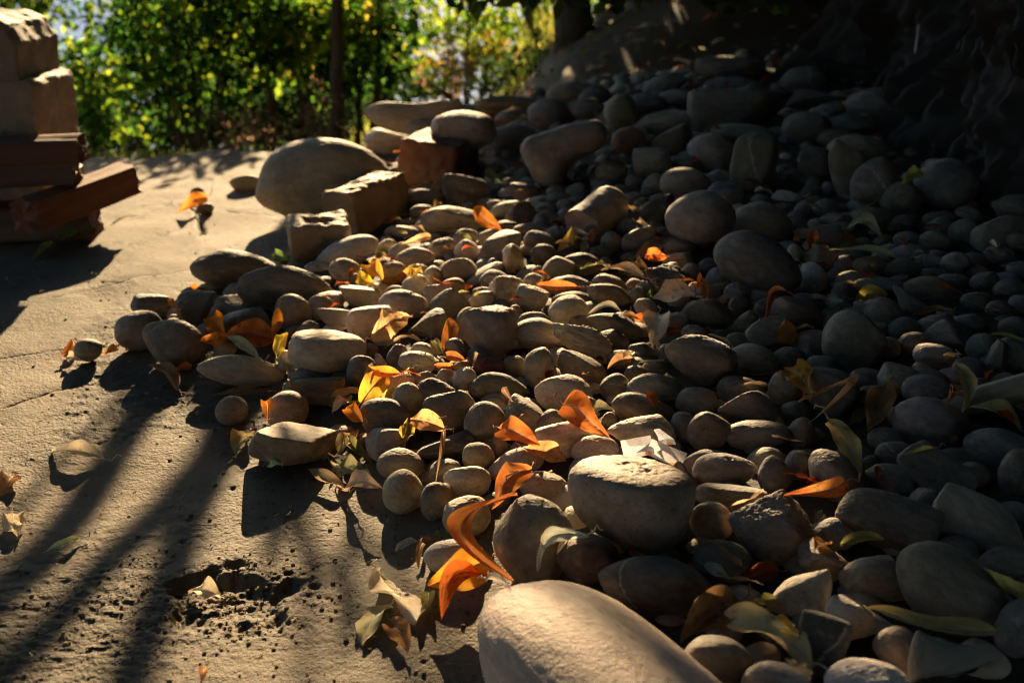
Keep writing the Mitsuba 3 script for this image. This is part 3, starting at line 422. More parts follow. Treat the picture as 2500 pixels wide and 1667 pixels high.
(0.9496,2.374,0.1506,21.8,15.72,0,0.02954,0.01541,0.01835,'p','dark',337,3,0,'cobble','small dark oval stone, fourth above the sunlit-ended oval stone'),
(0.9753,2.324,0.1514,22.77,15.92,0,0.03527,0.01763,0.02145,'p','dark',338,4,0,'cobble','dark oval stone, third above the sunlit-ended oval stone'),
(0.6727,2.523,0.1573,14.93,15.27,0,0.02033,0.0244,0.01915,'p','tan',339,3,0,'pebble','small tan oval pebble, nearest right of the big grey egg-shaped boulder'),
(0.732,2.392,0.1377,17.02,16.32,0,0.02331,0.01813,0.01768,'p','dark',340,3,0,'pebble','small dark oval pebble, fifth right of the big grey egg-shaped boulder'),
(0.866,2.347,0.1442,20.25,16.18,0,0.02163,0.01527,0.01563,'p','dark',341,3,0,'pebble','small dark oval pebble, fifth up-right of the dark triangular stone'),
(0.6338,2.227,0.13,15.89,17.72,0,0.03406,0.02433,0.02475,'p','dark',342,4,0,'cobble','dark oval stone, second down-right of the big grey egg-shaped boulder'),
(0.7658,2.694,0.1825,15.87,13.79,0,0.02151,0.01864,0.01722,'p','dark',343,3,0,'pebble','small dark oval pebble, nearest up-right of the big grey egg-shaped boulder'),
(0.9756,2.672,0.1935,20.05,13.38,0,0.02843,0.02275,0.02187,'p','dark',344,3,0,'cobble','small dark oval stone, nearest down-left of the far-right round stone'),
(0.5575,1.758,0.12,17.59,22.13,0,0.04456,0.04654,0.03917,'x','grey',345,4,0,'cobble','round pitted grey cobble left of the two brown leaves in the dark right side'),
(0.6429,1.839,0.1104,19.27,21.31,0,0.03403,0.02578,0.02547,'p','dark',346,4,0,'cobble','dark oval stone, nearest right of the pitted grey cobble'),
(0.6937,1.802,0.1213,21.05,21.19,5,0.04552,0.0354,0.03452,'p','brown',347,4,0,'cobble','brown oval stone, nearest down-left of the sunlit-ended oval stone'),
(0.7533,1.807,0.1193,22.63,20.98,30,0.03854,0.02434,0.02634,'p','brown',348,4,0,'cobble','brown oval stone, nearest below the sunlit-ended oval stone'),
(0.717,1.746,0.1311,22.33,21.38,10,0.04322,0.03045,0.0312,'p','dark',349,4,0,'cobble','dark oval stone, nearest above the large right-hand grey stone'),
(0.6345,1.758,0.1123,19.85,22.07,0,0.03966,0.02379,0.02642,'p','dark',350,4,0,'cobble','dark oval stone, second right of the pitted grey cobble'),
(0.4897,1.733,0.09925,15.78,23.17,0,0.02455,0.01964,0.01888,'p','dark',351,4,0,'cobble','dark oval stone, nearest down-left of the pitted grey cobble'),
(0.4763,1.643,0.09994,16.17,24.23,15,0.02251,0.0272,0.02128,'p','brown',352,3,0,'cobble','brown oval stone, second down-left of the pitted grey cobble'),
(0.6801,1.625,0.1234,22.71,22.97,5,0.06103,0.04439,0.04476,'p','grey',353,4,0,'cobble','large dark grey round stone below the twisted olive leaf at right'),
(0.6488,1.684,0.1096,21.07,22.84,0,0.01912,0.02104,0.01725,'p','dark',354,3,0,'cobble','small dark oval stone, nearest left of the large right-hand grey stone'),
(0.603,1.605,0.1048,20.59,24.05,0,0.02939,0.02204,0.02189,'p','dark',355,4,0,'cobble','dark oval stone, second left of the large right-hand grey stone'),
(0.6034,1.557,0.1033,21.18,24.66,-5,0.03223,0.02149,0.02263,'p','grey',356,4,0,'cobble','grey oval stone, nearest down-left of the large right-hand grey stone'),
(0.6369,1.478,0.1117,23.31,25.23,25,0.05817,0.03422,0.03837,'x','grey',357,4,0,'cobble','large grey rough stone, nearest below the large right-hand grey stone'),
(0.5667,1.475,0.1009,21.01,25.95,0,0.03938,0.02568,0.02735,'p','grey',358,4,0,'cobble','grey oval stone, nearest above the angular olive-brown stone'),
(0.7566,1.539,0.1204,26.19,23.61,0,0.05477,0.03357,0.03687,'p','dark',359,4,0,'cobble','large dark oval stone, nearest right of the large right-hand grey stone'),
(0.4453,1.538,0.09357,16.15,25.87,0,0.02042,0.02486,0.01938,'r','grey',360,3,0,'cobble','small grey round stone, nearest left of the long pinkish stone'),
(0.8224,1.779,0.1231,24.81,20.86,0,0.02599,0.019,0.01911,'p','dark',361,4,0,'cobble','dark oval stone, nearest left of the wood piece'),
(0.8265,1.841,0.1297,24.17,20.14,0,0.03087,0.02675,0.02471,'p','dark',362,4,0,'cobble','dark oval stone, nearest up-left of the wood piece'),
(0.8888,1.943,0.1377,24.58,18.92,0,0.03015,0.028,0.02499,'p','grey',363,4,0,'cobble','grey oval stone, nearest up-left of the crumbly pale grey chunk'),
(0.8909,1.881,0.1428,25.35,19.26,0,0.01987,0.03242,0.02183,'j','coarse',364,3,0,'angular_rock','upright crumbly pale grey chunk near the right edge above the wood piece'),
(0.9354,1.896,0.1408,26.25,19.03,0,0.04215,0.03372,0.03242,'p','dark',365,4,0,'cobble','dark oval stone, nearest right of the crumbly pale grey chunk'),
(0.7583,1.457,0.1206,27.49,24.52,0,0.03544,0.03713,0.03119,'p','dark',366,4,0,'cobble','dark oval stone, nearest below the wood piece'),
(0.6941,1.481,0.1048,25.11,25.07,0,0.02575,0.02231,0.02061,'p','dark',367,4,0,'cobble','dark oval stone, nearest down-right of the large right-hand grey stone'),
(0.563,1.548,0.09506,19.99,25.2,0,0.01339,0.01249,0.01112,'p','dark',368,3,0,'pebble','small dark oval pebble, nearest up-right of the long pinkish stone'),
(0.4916,1.807,0.1095,15.22,22.11,0,0.03453,0.03352,0.02926,'p','brown',369,4,0,'cobble','brown oval stone, nearest left of the pitted grey cobble'),
(0.4038,1.507,0.0931,14.99,26.47,0,0.02702,0.03059,0.02472,'e','grey',370,4,0,'cobble','grey egg-shaped stone, second right of the holed stone'),
(0.4902,1.473,0.1025,18.4,26.3,35,0.0559,0.03793,0.0396,'p','pink',371,4,0,'cobble','long pinkish tan stone under the rust leaf and the large oval leaf'),
(0.4076,1.576,0.08803,14.5,25.65,8,0.03391,0.01801,0.02126,'p','tan',372,4,0,'cobble','tan oval stone, nearest right of the holed stone'),
(0.3621,1.334,0.09973,15.19,29.13,0,0.06252,0.05517,0.05051,'x','brown',373,5,0,'boulder','large brown stone with sunlit rough crown right of the flat-topped cream boulder'),
(0.5223,1.341,0.1053,21.28,27.99,15,0.07009,0.04427,0.0479,'b','olive',374,5,0,'boulder','large angular dark olive-brown stone with a reddish lower edge at right'),
(0.6374,1.318,0.1126,25.81,27.35,20,0.06536,0.04267,0.04541,'p','grey',375,5,0,'boulder','large grey oval stone, second above the huge smooth dark stone'),
(0.5953,1.393,0.1016,23.15,26.9,0,0.02857,0.02667,0.02374,'b','dark',376,4,0,'angular_rock','dark angular rock, nearest right of the angular olive-brown stone'),
(0.6,1.276,0.09785,25.18,28.71,20,0.03105,0.02218,0.02257,'p','grey',377,4,0,'cobble','grey oval stone, nearest above the huge smooth dark stone'),
(0.4676,1.217,0.09214,21.02,30.82,-5,0.04616,0.02992,0.02842,'n','grey',378,4,0,'cobble','dark grey stone with a deep diagonal groove in the lower right'),
(0.5463,1.156,0.1087,25.3,30.77,28,0.08165,0.05062,0.05529,'s','dark',379,5,0,'boulder','huge smooth dark stone in the lower right corner behind the long tan-olive leaf'),
(0.4098,1.259,0.09141,18.03,30.46,0,0.03252,0.03603,0.02944,'x','brown',380,4,0,'cobble','brown rough stone, nearest up-right of the blocky pitted tan stone'),
(0.3659,1.192,0.08954,17.07,32.05,10,0.03616,0.03868,0.03216,'b','tan',381,4,0,'angular_rock','blocky tan stone with pits and sunlit patches in the lower right'),
(0.4485,1.337,0.08835,18.55,29,0,0.02955,0.02401,0.02291,'p','dark',382,4,0,'cobble','dark oval stone, nearest left of the angular olive-brown stone'),
(0.4241,1.13,0.08761,20.57,32.95,5,0.04516,0.02742,0.03026,'x','tan',383,4,0,'cobble','large tan rough stone, nearest up-right of the standing slate slab'),
(0.4511,1.078,0.08871,22.71,33.77,0,0.0295,0.02562,0.02364,'p','brown',384,4,0,'cobble','brown oval stone, nearest down-left of the huge smooth dark stone'),
(0.6466,1.245,0.1004,27.45,28.75,-15,0.03648,0.02085,0.02372,'p','grey',385,4,0,'cobble','grey oval stone, nearest up-right of the huge smooth dark stone'),
(0.5011,1.035,0.0949,25.83,33.98,0,0.04956,0.03004,0.03318,'x','grey',386,4,0,'boulder','large grey rough stone, nearest below the huge smooth dark stone'),
(0.5915,1.088,0.1104,28.54,31.53,0,0.02566,0.03576,0.02605,'p','dark',387,4,0,'cobble','dark oval stone, nearest down-right of the huge smooth dark stone'),
(0.3614,1.087,0.08872,18.39,34.29,15,0.03147,0.03749,0.02954,'b','slate',388,4,0,'angular_rock','dark slate slab standing on edge with a lighter worn rim, bottom right'),
(0.2973,1.02,0.07848,16.25,36.68,0,0.0396,0.02811,0.02869,'s','pale',389,4,0,'cobble','half sunlit smooth pale stone at the bottom edge of the picture'),
(0.3933,0.9987,0.08956,21.49,36.02,0,0.05011,0.03507,0.03605,'p','pale',390,5,0,'boulder','large pale oval stone, nearest down-right of the standing slate slab'),
(0.2373,1.068,0.07399,12.53,36.05,0,0.04241,0.03313,0.03224,'p','dark',391,4,0,'cobble','large dark oval stone, nearest up-right of the front oblong boulder'),
(-0.3704,4.23,0.2131,-5.005,8.795,-2,0.1914,0.06526,0.062,'a','tan',392,5,0,'boulder','long pale saddle-backed stone lying on top of the back of the heap'),
(-0.1656,3.776,0.241,-2.512,9.449,5,0.115,0.06824,0.0762,'p','tan',393,4,0,'cobble','rounded tan stone with a cleft resting on the reddish brick'),
(-0.3336,4.151,0.1727,-4.596,9.506,0,0.06218,0.04932,0.04763,'p','grey',394,4,0,'cobble','grey oval stone, nearest down-right of the saddle-backed stone'),
(-0.4925,4.321,0.09902,-6.502,10.05,15,0.0941,0.05825,0.06367,'b','tan',395,4,0,'angular_rock','tan angular rock, nearest down-left of the saddle-backed stone'),
(0.008151,3.898,0.1856,0.1198,9.958,0,0.08683,0.05856,0.06132,'p','grey',396,4,0,'cobble','grey oval stone, nearest left of the tooth-shaped boulder'),
(0.004989,4.405,0.1838,0.0649,8.854,-8,0.07478,0.03626,0.04478,'p','dark',397,4,0,'cobble','dark oval stone, nearest right of the cleft stone on the brick'),
(0.1403,4.11,0.2413,1.955,8.692,0,0.08238,0.06337,0.06214,'p','greybrown',398,4,0,'cobble','grey-brown oval stone, nearest above the tooth-shaped boulder'),
(0.0008832,4.697,0.1888,0.01078,8.253,0,0.1685,0.04573,0.07549,'p','brown',399,4,0,'cobble','large brown oval stone, second up-right of the cleft stone on the brick'),
(-0.174,5.016,0.1074,-1.987,8.64,10,0.1134,0.04381,0.06061,'p','grey',400,4,0,'cobble','grey oval stone, nearest up-right of the cleft stone on the brick'),
(0.1182,4.815,0.2229,1.406,7.653,0,0.03933,0.02704,0.02805,'p','dark',401,3,0,'pebble','small dark oval pebble, nearest up-left of the tooth-shaped boulder'),
(0.2404,4.41,0.2773,3.121,7.644,0,0.1081,0.05178,0.06433,'p','dark',402,4,0,'cobble','dark oval stone, second above the tooth-shaped boulder'),
(0.2679,4.112,0.2601,3.727,8.418,0,0.07173,0.03376,0.04232,'p','dark',403,4,0,'cobble','dark oval stone, nearest up-right of the tooth-shaped boulder'),
(-0.2786,3.351,0.09368,-4.753,13,5,0.07078,0.03893,0.04514,'p','grey',404,4,0,'cobble','grey oval stone, nearest up-left of the roof-shaped tan stone'),
(-0.141,3.332,0.1243,-2.424,12.61,0,0.07545,0.0579,0.05684,'b','dark',405,4,0,'angular_rock','dark angular rock, nearest above the roof-shaped tan stone'),
(-0.04896,3.193,0.1145,-0.8786,13.31,0,0.02702,0.01858,0.01927,'p','dark',406,3,0,'pebble','small dark oval pebble, second up-right of the roof-shaped tan stone'),
(-0.08105,3.239,0.11,-1.434,13.2,0,0.02397,0.01883,0.01827,'p','dark',407,3,0,'pebble','small dark oval pebble, nearest up-right of the roof-shaped tan stone'),
(-0.002612,3.386,0.1352,-0.04419,12.24,0,0.03203,0.02491,0.02429,'p','dark',408,3,0,'pebble','small dark oval pebble, third down-left of the tooth-shaped boulder'),
(0.04153,3.256,0.1413,0.7308,12.62,0,0.04801,0.03086,0.0331,'p','red',409,4,0,'cobble','reddish oval stone, nearest down-left of the tooth-shaped boulder'),
(0.1309,3.209,0.1517,2.335,12.61,0,0.03042,0.02197,0.02223,'p','dark',410,3,0,'pebble','small dark oval pebble, nearest below the tooth-shaped boulder'),
(0.4901,3.058,0.2086,9.107,12.06,5,0.07389,0.04819,0.05132,'r','tan',411,4,0,'cobble','tan round stone, nearest up-left of the round grey-brown boulder'),
(0.5812,2.949,0.2019,11.15,12.53,0,0.05129,0.03886,0.0384,'p','grey',412,4,0,'cobble','grey oval stone, nearest up-right of the round grey-brown boulder'),
(0.6854,3.09,0.2661,12.51,10.8,10,0.06446,0.0838,0.06321,'b','grey',413,4,0,'angular_rock','tall grey stone standing upright with a ridge across it, back right'),
(0.605,3.323,0.2491,10.32,10.41,15,0.07604,0.06394,0.05997,'p','grey',414,4,0,'cobble','grey oval stone, nearest left of the upright ridged grey stone'),
(0.3752,3.528,0.2412,6.071,10.05,0,0.05671,0.05305,0.04717,'r','rust',415,4,0,'cobble','round rusty orange-brown stone near the back of the heap'),
(0.5158,3.504,0.2489,8.374,9.948,-35,0.069,0.04358,0.04716,'b','brown',416,4,0,'angular_rock','brown angular rock, nearest right of the rusty orange-brown stone'),
(0.5271,3.775,0.2738,7.948,8.89,-8,0.1088,0.03498,0.05306,'p','tan',417,4,0,'cobble','large tan oval stone, second up-right of the rusty orange-brown stone'),
(0.7696,3.755,0.3173,11.58,8.205,0,0.1772,0.08473,0.1054,'k','dark',418,5,0,'boulder','very big dark stone with a knob on its right shoulder at the back'),
(0.3769,3.852,0.2851,5.588,8.594,0,0.05937,0.07124,0.05593,'p','brown',419,4,0,'cobble','brown oval stone, nearest above the rusty orange-brown stone'),
(0.4733,3.971,0.2966,6.798,8.16,0,0.07731,0.04476,0.05059,'p','dark',420,4,0,'cobble','dark oval stone, nearest up-right of the rusty orange-brown stone'),
(0.5913,4.341,0.3193,7.757,7.164,-28,0.08842,0.042,0.05241,'p','grey',421,4,0,'cobble','grey oval stone, second left of the big dark knobbed stone'),
(0.5992,4.02,0.3081,8.477,7.87,0,0.07403,0.03907,0.04625,'p','grey',422,4,0,'cobble','grey oval stone, nearest left of the big dark knobbed stone'),
(0.9053,4.708,0.3372,10.88,6.341,0,0.1408,0.05726,0.07721,'p','olive',423,4,0,'cobble','large olive-grey oval stone, second above the big dark knobbed stone'),
(0.8613,4.331,0.3166,11.25,7.143,0,0.1191,0.0375,0.05748,'p','dark',424,4,0,'cobble','large dark oval stone, nearest above the big dark knobbed stone'),
(0.3196,4.272,0.2887,4.278,7.727,0,0.06548,0.04147,0.04481,'p','dark',425,4,0,'cobble','dark oval stone, third up-right of the tooth-shaped boulder'),
(0.2809,4.042,0.2676,3.975,8.457,0,0.06637,0.03733,0.04281,'p','dark',426,4,0,'cobble','dark oval stone, second up-right of the tooth-shaped boulder'),
(0.4238,3.283,0.222,7.356,11.08,0,0.0634,0.04969,0.04827,'x','grey',427,4,0,'cobble','grey rough stone, nearest down-right of the rusty orange-brown stone'),
(0.5232,3.295,0.2197,9.022,11.03,8,0.05503,0.02751,0.03346,'p','grey',428,4,0,'cobble','grey oval stone, nearest above the round grey-brown boulder'),
(0.2987,3.282,0.1969,5.201,11.54,0,0.0498,0.03778,0.0373,'p','dark',429,4,0,'cobble','dark oval stone, nearest down-right of the tooth-shaped boulder'),
(0.4105,3.125,0.1956,7.483,12.08,-20,0.03775,0.02955,0.02872,'p','grey',430,3,0,'cobble','small grey oval stone, second up-left of the round grey-brown boulder'),
(0.3604,3.177,0.1907,6.473,12,0,0.03001,0.02501,0.02356,'p','grey',431,3,0,'pebble','small grey oval pebble, second up-right of the broken cylinder stone'),
(0.5957,3.113,0.2103,10.83,11.76,0,0.04409,0.02939,0.03096,'p','grey',432,4,0,'cobble','grey oval stone, nearest down-left of the upright ridged grey stone'),
(0.7458,3.561,0.2656,11.83,9.43,0,0.1031,0.03314,0.05027,'p','brown',433,4,0,'cobble','large brown oval stone, nearest below the big dark knobbed stone'),
(1.143,4.392,0.3289,14.58,6.799,0,0.08934,0.05807,0.06194,'p','grey',434,4,0,'cobble','grey oval stone, nearest up-right of the big dark knobbed stone'),
(1.056,3.98,0.3138,14.87,7.693,0,0.09364,0.03868,0.05176,'p','grey',435,4,0,'cobble','grey oval stone, nearest right of the big dark knobbed stone'),
(0.9325,3.492,0.2872,14.95,9.158,0,0.07936,0.05952,0.0591,'p','dark',436,4,0,'cobble','dark oval stone, second right of the big dark knobbed stone'),
(0.311,3.1,0.1767,5.728,12.54,0,0.03592,0.02286,0.02464,'p','grey',437,3,0,'cobble','small grey oval stone, nearest up-right of the broken cylinder stone'),
(0.8726,3.138,0.2471,15.54,10.83,0,0.04751,0.05406,0.04358,'b','grey',438,4,0,'angular_rock','grey angular rock, nearest left of the tall dark standing stone'),
(0.9024,2.937,0.2614,17.08,11.2,0,0.05229,0.09227,0.05974,'b','dark',439,4,0,'angular_rock','tall dark stone standing on end with a slanted top at far right back'),
(0.9568,2.854,0.2535,18.53,11.57,0,0.06447,0.07197,0.05858,'p','dark',440,4,0,'cobble','dark oval stone, nearest right of the tall dark standing stone'),
(1.029,3.263,0.266,17.51,10.01,0,0.09158,0.04749,0.05671,'p','brown',441,4,0,'cobble','large brown oval stone, nearest up-right of the tall dark standing stone'),
(1.217,3.708,0.3269,18.17,7.921,0,0.1027,0.06655,0.07109,'p','dark',442,4,0,'cobble','large dark oval stone, second up-right of the tall dark standing stone'),
(1.091,3.55,0.2937,17.08,8.821,0,0.08786,0.04027,0.05115,'p','dark',443,4,0,'cobble','dark oval stone, second above the tall dark standing stone'),
(1.136,2.833,0.2526,21.85,11.44,0,0.08338,0.07296,0.06707,'r','grey',444,4,0,'cobble','big round dark grey stone beside the yellow-green leaf at far right'),
(1.003,2.776,0.2295,19.86,12.24,0,0.05276,0.04837,0.04344,'p','dark',445,4,0,'cobble','dark oval stone, nearest left of the far-right round stone'),
(0.815,2.789,0.2031,16.29,12.93,0,0.03544,0.02806,0.02712,'p','grey',446,3,0,'cobble','grey oval stone, third down-left of the tall dark standing stone'),
(0.779,2.827,0.1982,15.41,12.9,-25,0.0389,0.02394,0.02624,'p','dark',447,4,0,'cobble','dark oval stone, fourth down-left of the tall dark standing stone'),
(0.8098,3.117,0.2211,14.56,11.39,0,0.02612,0.01959,0.01946,'p','grey',448,3,0,'pebble','small grey oval pebble, nearest right of the upright ridged grey stone'),
(1.084,3.777,0.3063,16.02,8.163,-15,0.06397,0.02908,0.03709,'p','grey',449,4,0,'cobble','grey oval stone, third right of the big dark knobbed stone'),
(1.005,3.412,0.271,16.41,9.56,0,0.05832,0.03535,0.03905,'p','dark',450,4,0,'cobble','dark oval stone, nearest above the tall dark standing stone'),
(1.101,2.598,0.1903,22.96,13.54,0,0.03743,0.03465,0.03097,'p','grey',451,4,0,'cobble','grey oval stone, third below the far-right round stone'),
(1.157,2.541,0.1975,24.49,13.54,-25,0.076,0.04072,0.04784,'b','dark',452,4,0,'angular_rock','large dark angular rock, nearest down-right of the far-right round stone'),
(1.27,2.702,0.2226,25.18,12.24,0,0.05723,0.0372,0.03968,'p','dark',453,4,0,'cobble','dark oval stone, nearest right of the far-right round stone'),
(0.8652,2.968,0.2114,16.25,12.02,0,0.01875,0.025,0.01862,'p','grey',454,3,0,'pebble','small grey oval pebble, nearest down-left of the tall dark standing stone'),
(0.8168,2.947,0.2104,15.49,12.17,0,0.02794,0.02328,0.02193,'p','dark',455,3,0,'pebble','small dark oval pebble, second down-left of the tall dark standing stone'),
(-1.106,3.8,0.01819,-16.23,12.15,0,0.02449,0.02021,0.01913,'p','greybrown',456,3,0,'pebble','small grey-brown oval pebble, nearest left of the small head-like stone'),
(-1.018,3.569,0.01717,-15.92,12.94,0,0.0289,0.01907,0.02019,'p','grey',457,3,0,'pebble','small grey oval pebble, nearest down-left of the small head-like stone'),
(1.062,2.426,0.1652,23.65,14.9,0,0.03073,0.02151,0.02211,'p','dark',458,3,0,'cobble','dark oval stone, eighth below the far-right round stone'),
(1.126,2.448,0.1735,24.71,14.49,0,0.03714,0.02373,0.02553,'p','grey',459,4,0,'cobble','grey oval stone, third down-right of the far-right round stone'),
(1.135,2.352,0.1657,25.76,15.09,0,0.03088,0.02291,0.02288,'p','dark',460,3,0,'cobble','dark oval stone, fourth above the crumbly pale grey chunk'),
(1.031,2.294,0.1571,24.2,15.83,-10,0.03219,0.02341,0.02361,'p','dark',461,4,0,'cobble','dark oval stone, third above the crumbly pale grey chunk'),
(1.065,2.24,0.1574,25.43,16.03,0,0.03436,0.02386,0.02463,'p','grey',462,4,0,'cobble','grey oval stone, second above the crumbly pale grey chunk'),
(0.972,2.183,0.1485,24,16.8,0,0.0327,0.02242,0.02329,'p','dark',463,4,0,'cobble','dark oval stone, third up-right of the sunlit-ended oval stone'),
(0.9991,2.132,0.1475,25.1,17.06,10,0.02837,0.02105,0.02101,'p','dark',464,3,0,'cobble','dark oval stone, nearest above the crumbly pale grey chunk'),
(1.05,2.144,0.1524,26.1,16.73,0,0.02757,0.02297,0.02164,'p','grey',465,3,0,'cobble','grey oval stone, second up-right of the crumbly pale grey chunk'),
(0.9096,2.068,0.14,23.74,17.91,0,0.03299,0.02229,0.02332,'p','grey',466,4,0,'cobble','grey oval stone, second up-right of the sunlit-ended oval stone'),
(0.9876,2.03,0.1447,25.94,17.81,0,0.03156,0.02367,0.0235,'p','dark',467,4,0,'cobble','dark oval stone, nearest up-right of the crumbly pale grey chunk'),
(1.183,2.479,0.1973,25.52,13.76,0,0.03641,0.02393,0.02538,'p','dark',468,4,0,'cobble','dark oval stone, fourth down-right of the far-right round stone'),
(1.177,2.591,0.1792,24.43,13.64,0,0.02823,0.01954,0.0202,'p','grey',469,3,0,'cobble','small grey oval stone, second down-right of the far-right round stone'),
(-0.5906,3.455,0.1356,-9.701,11.83,7,0.2184,0.1336,0.1367,'r','tan',1704,5,0,'boulder','big tan turtle-shaped boulder on the dirt left of the bricks'),
(-0.9572,3.922,0.02428,-13.71,11.83,0,0.06371,0.0326,0.03646,'p','tan',1511,4,0,'cobble','small stone poking out like a head left of the turtle-shaped boulder'),
(0.13,0.978,0.06,60.85,3,0,0.268,0.08,0.106,'c','oblong',2427,5,0,'boulder','very large smooth tan oblong boulder at the bottom edge in the foreground'),
]
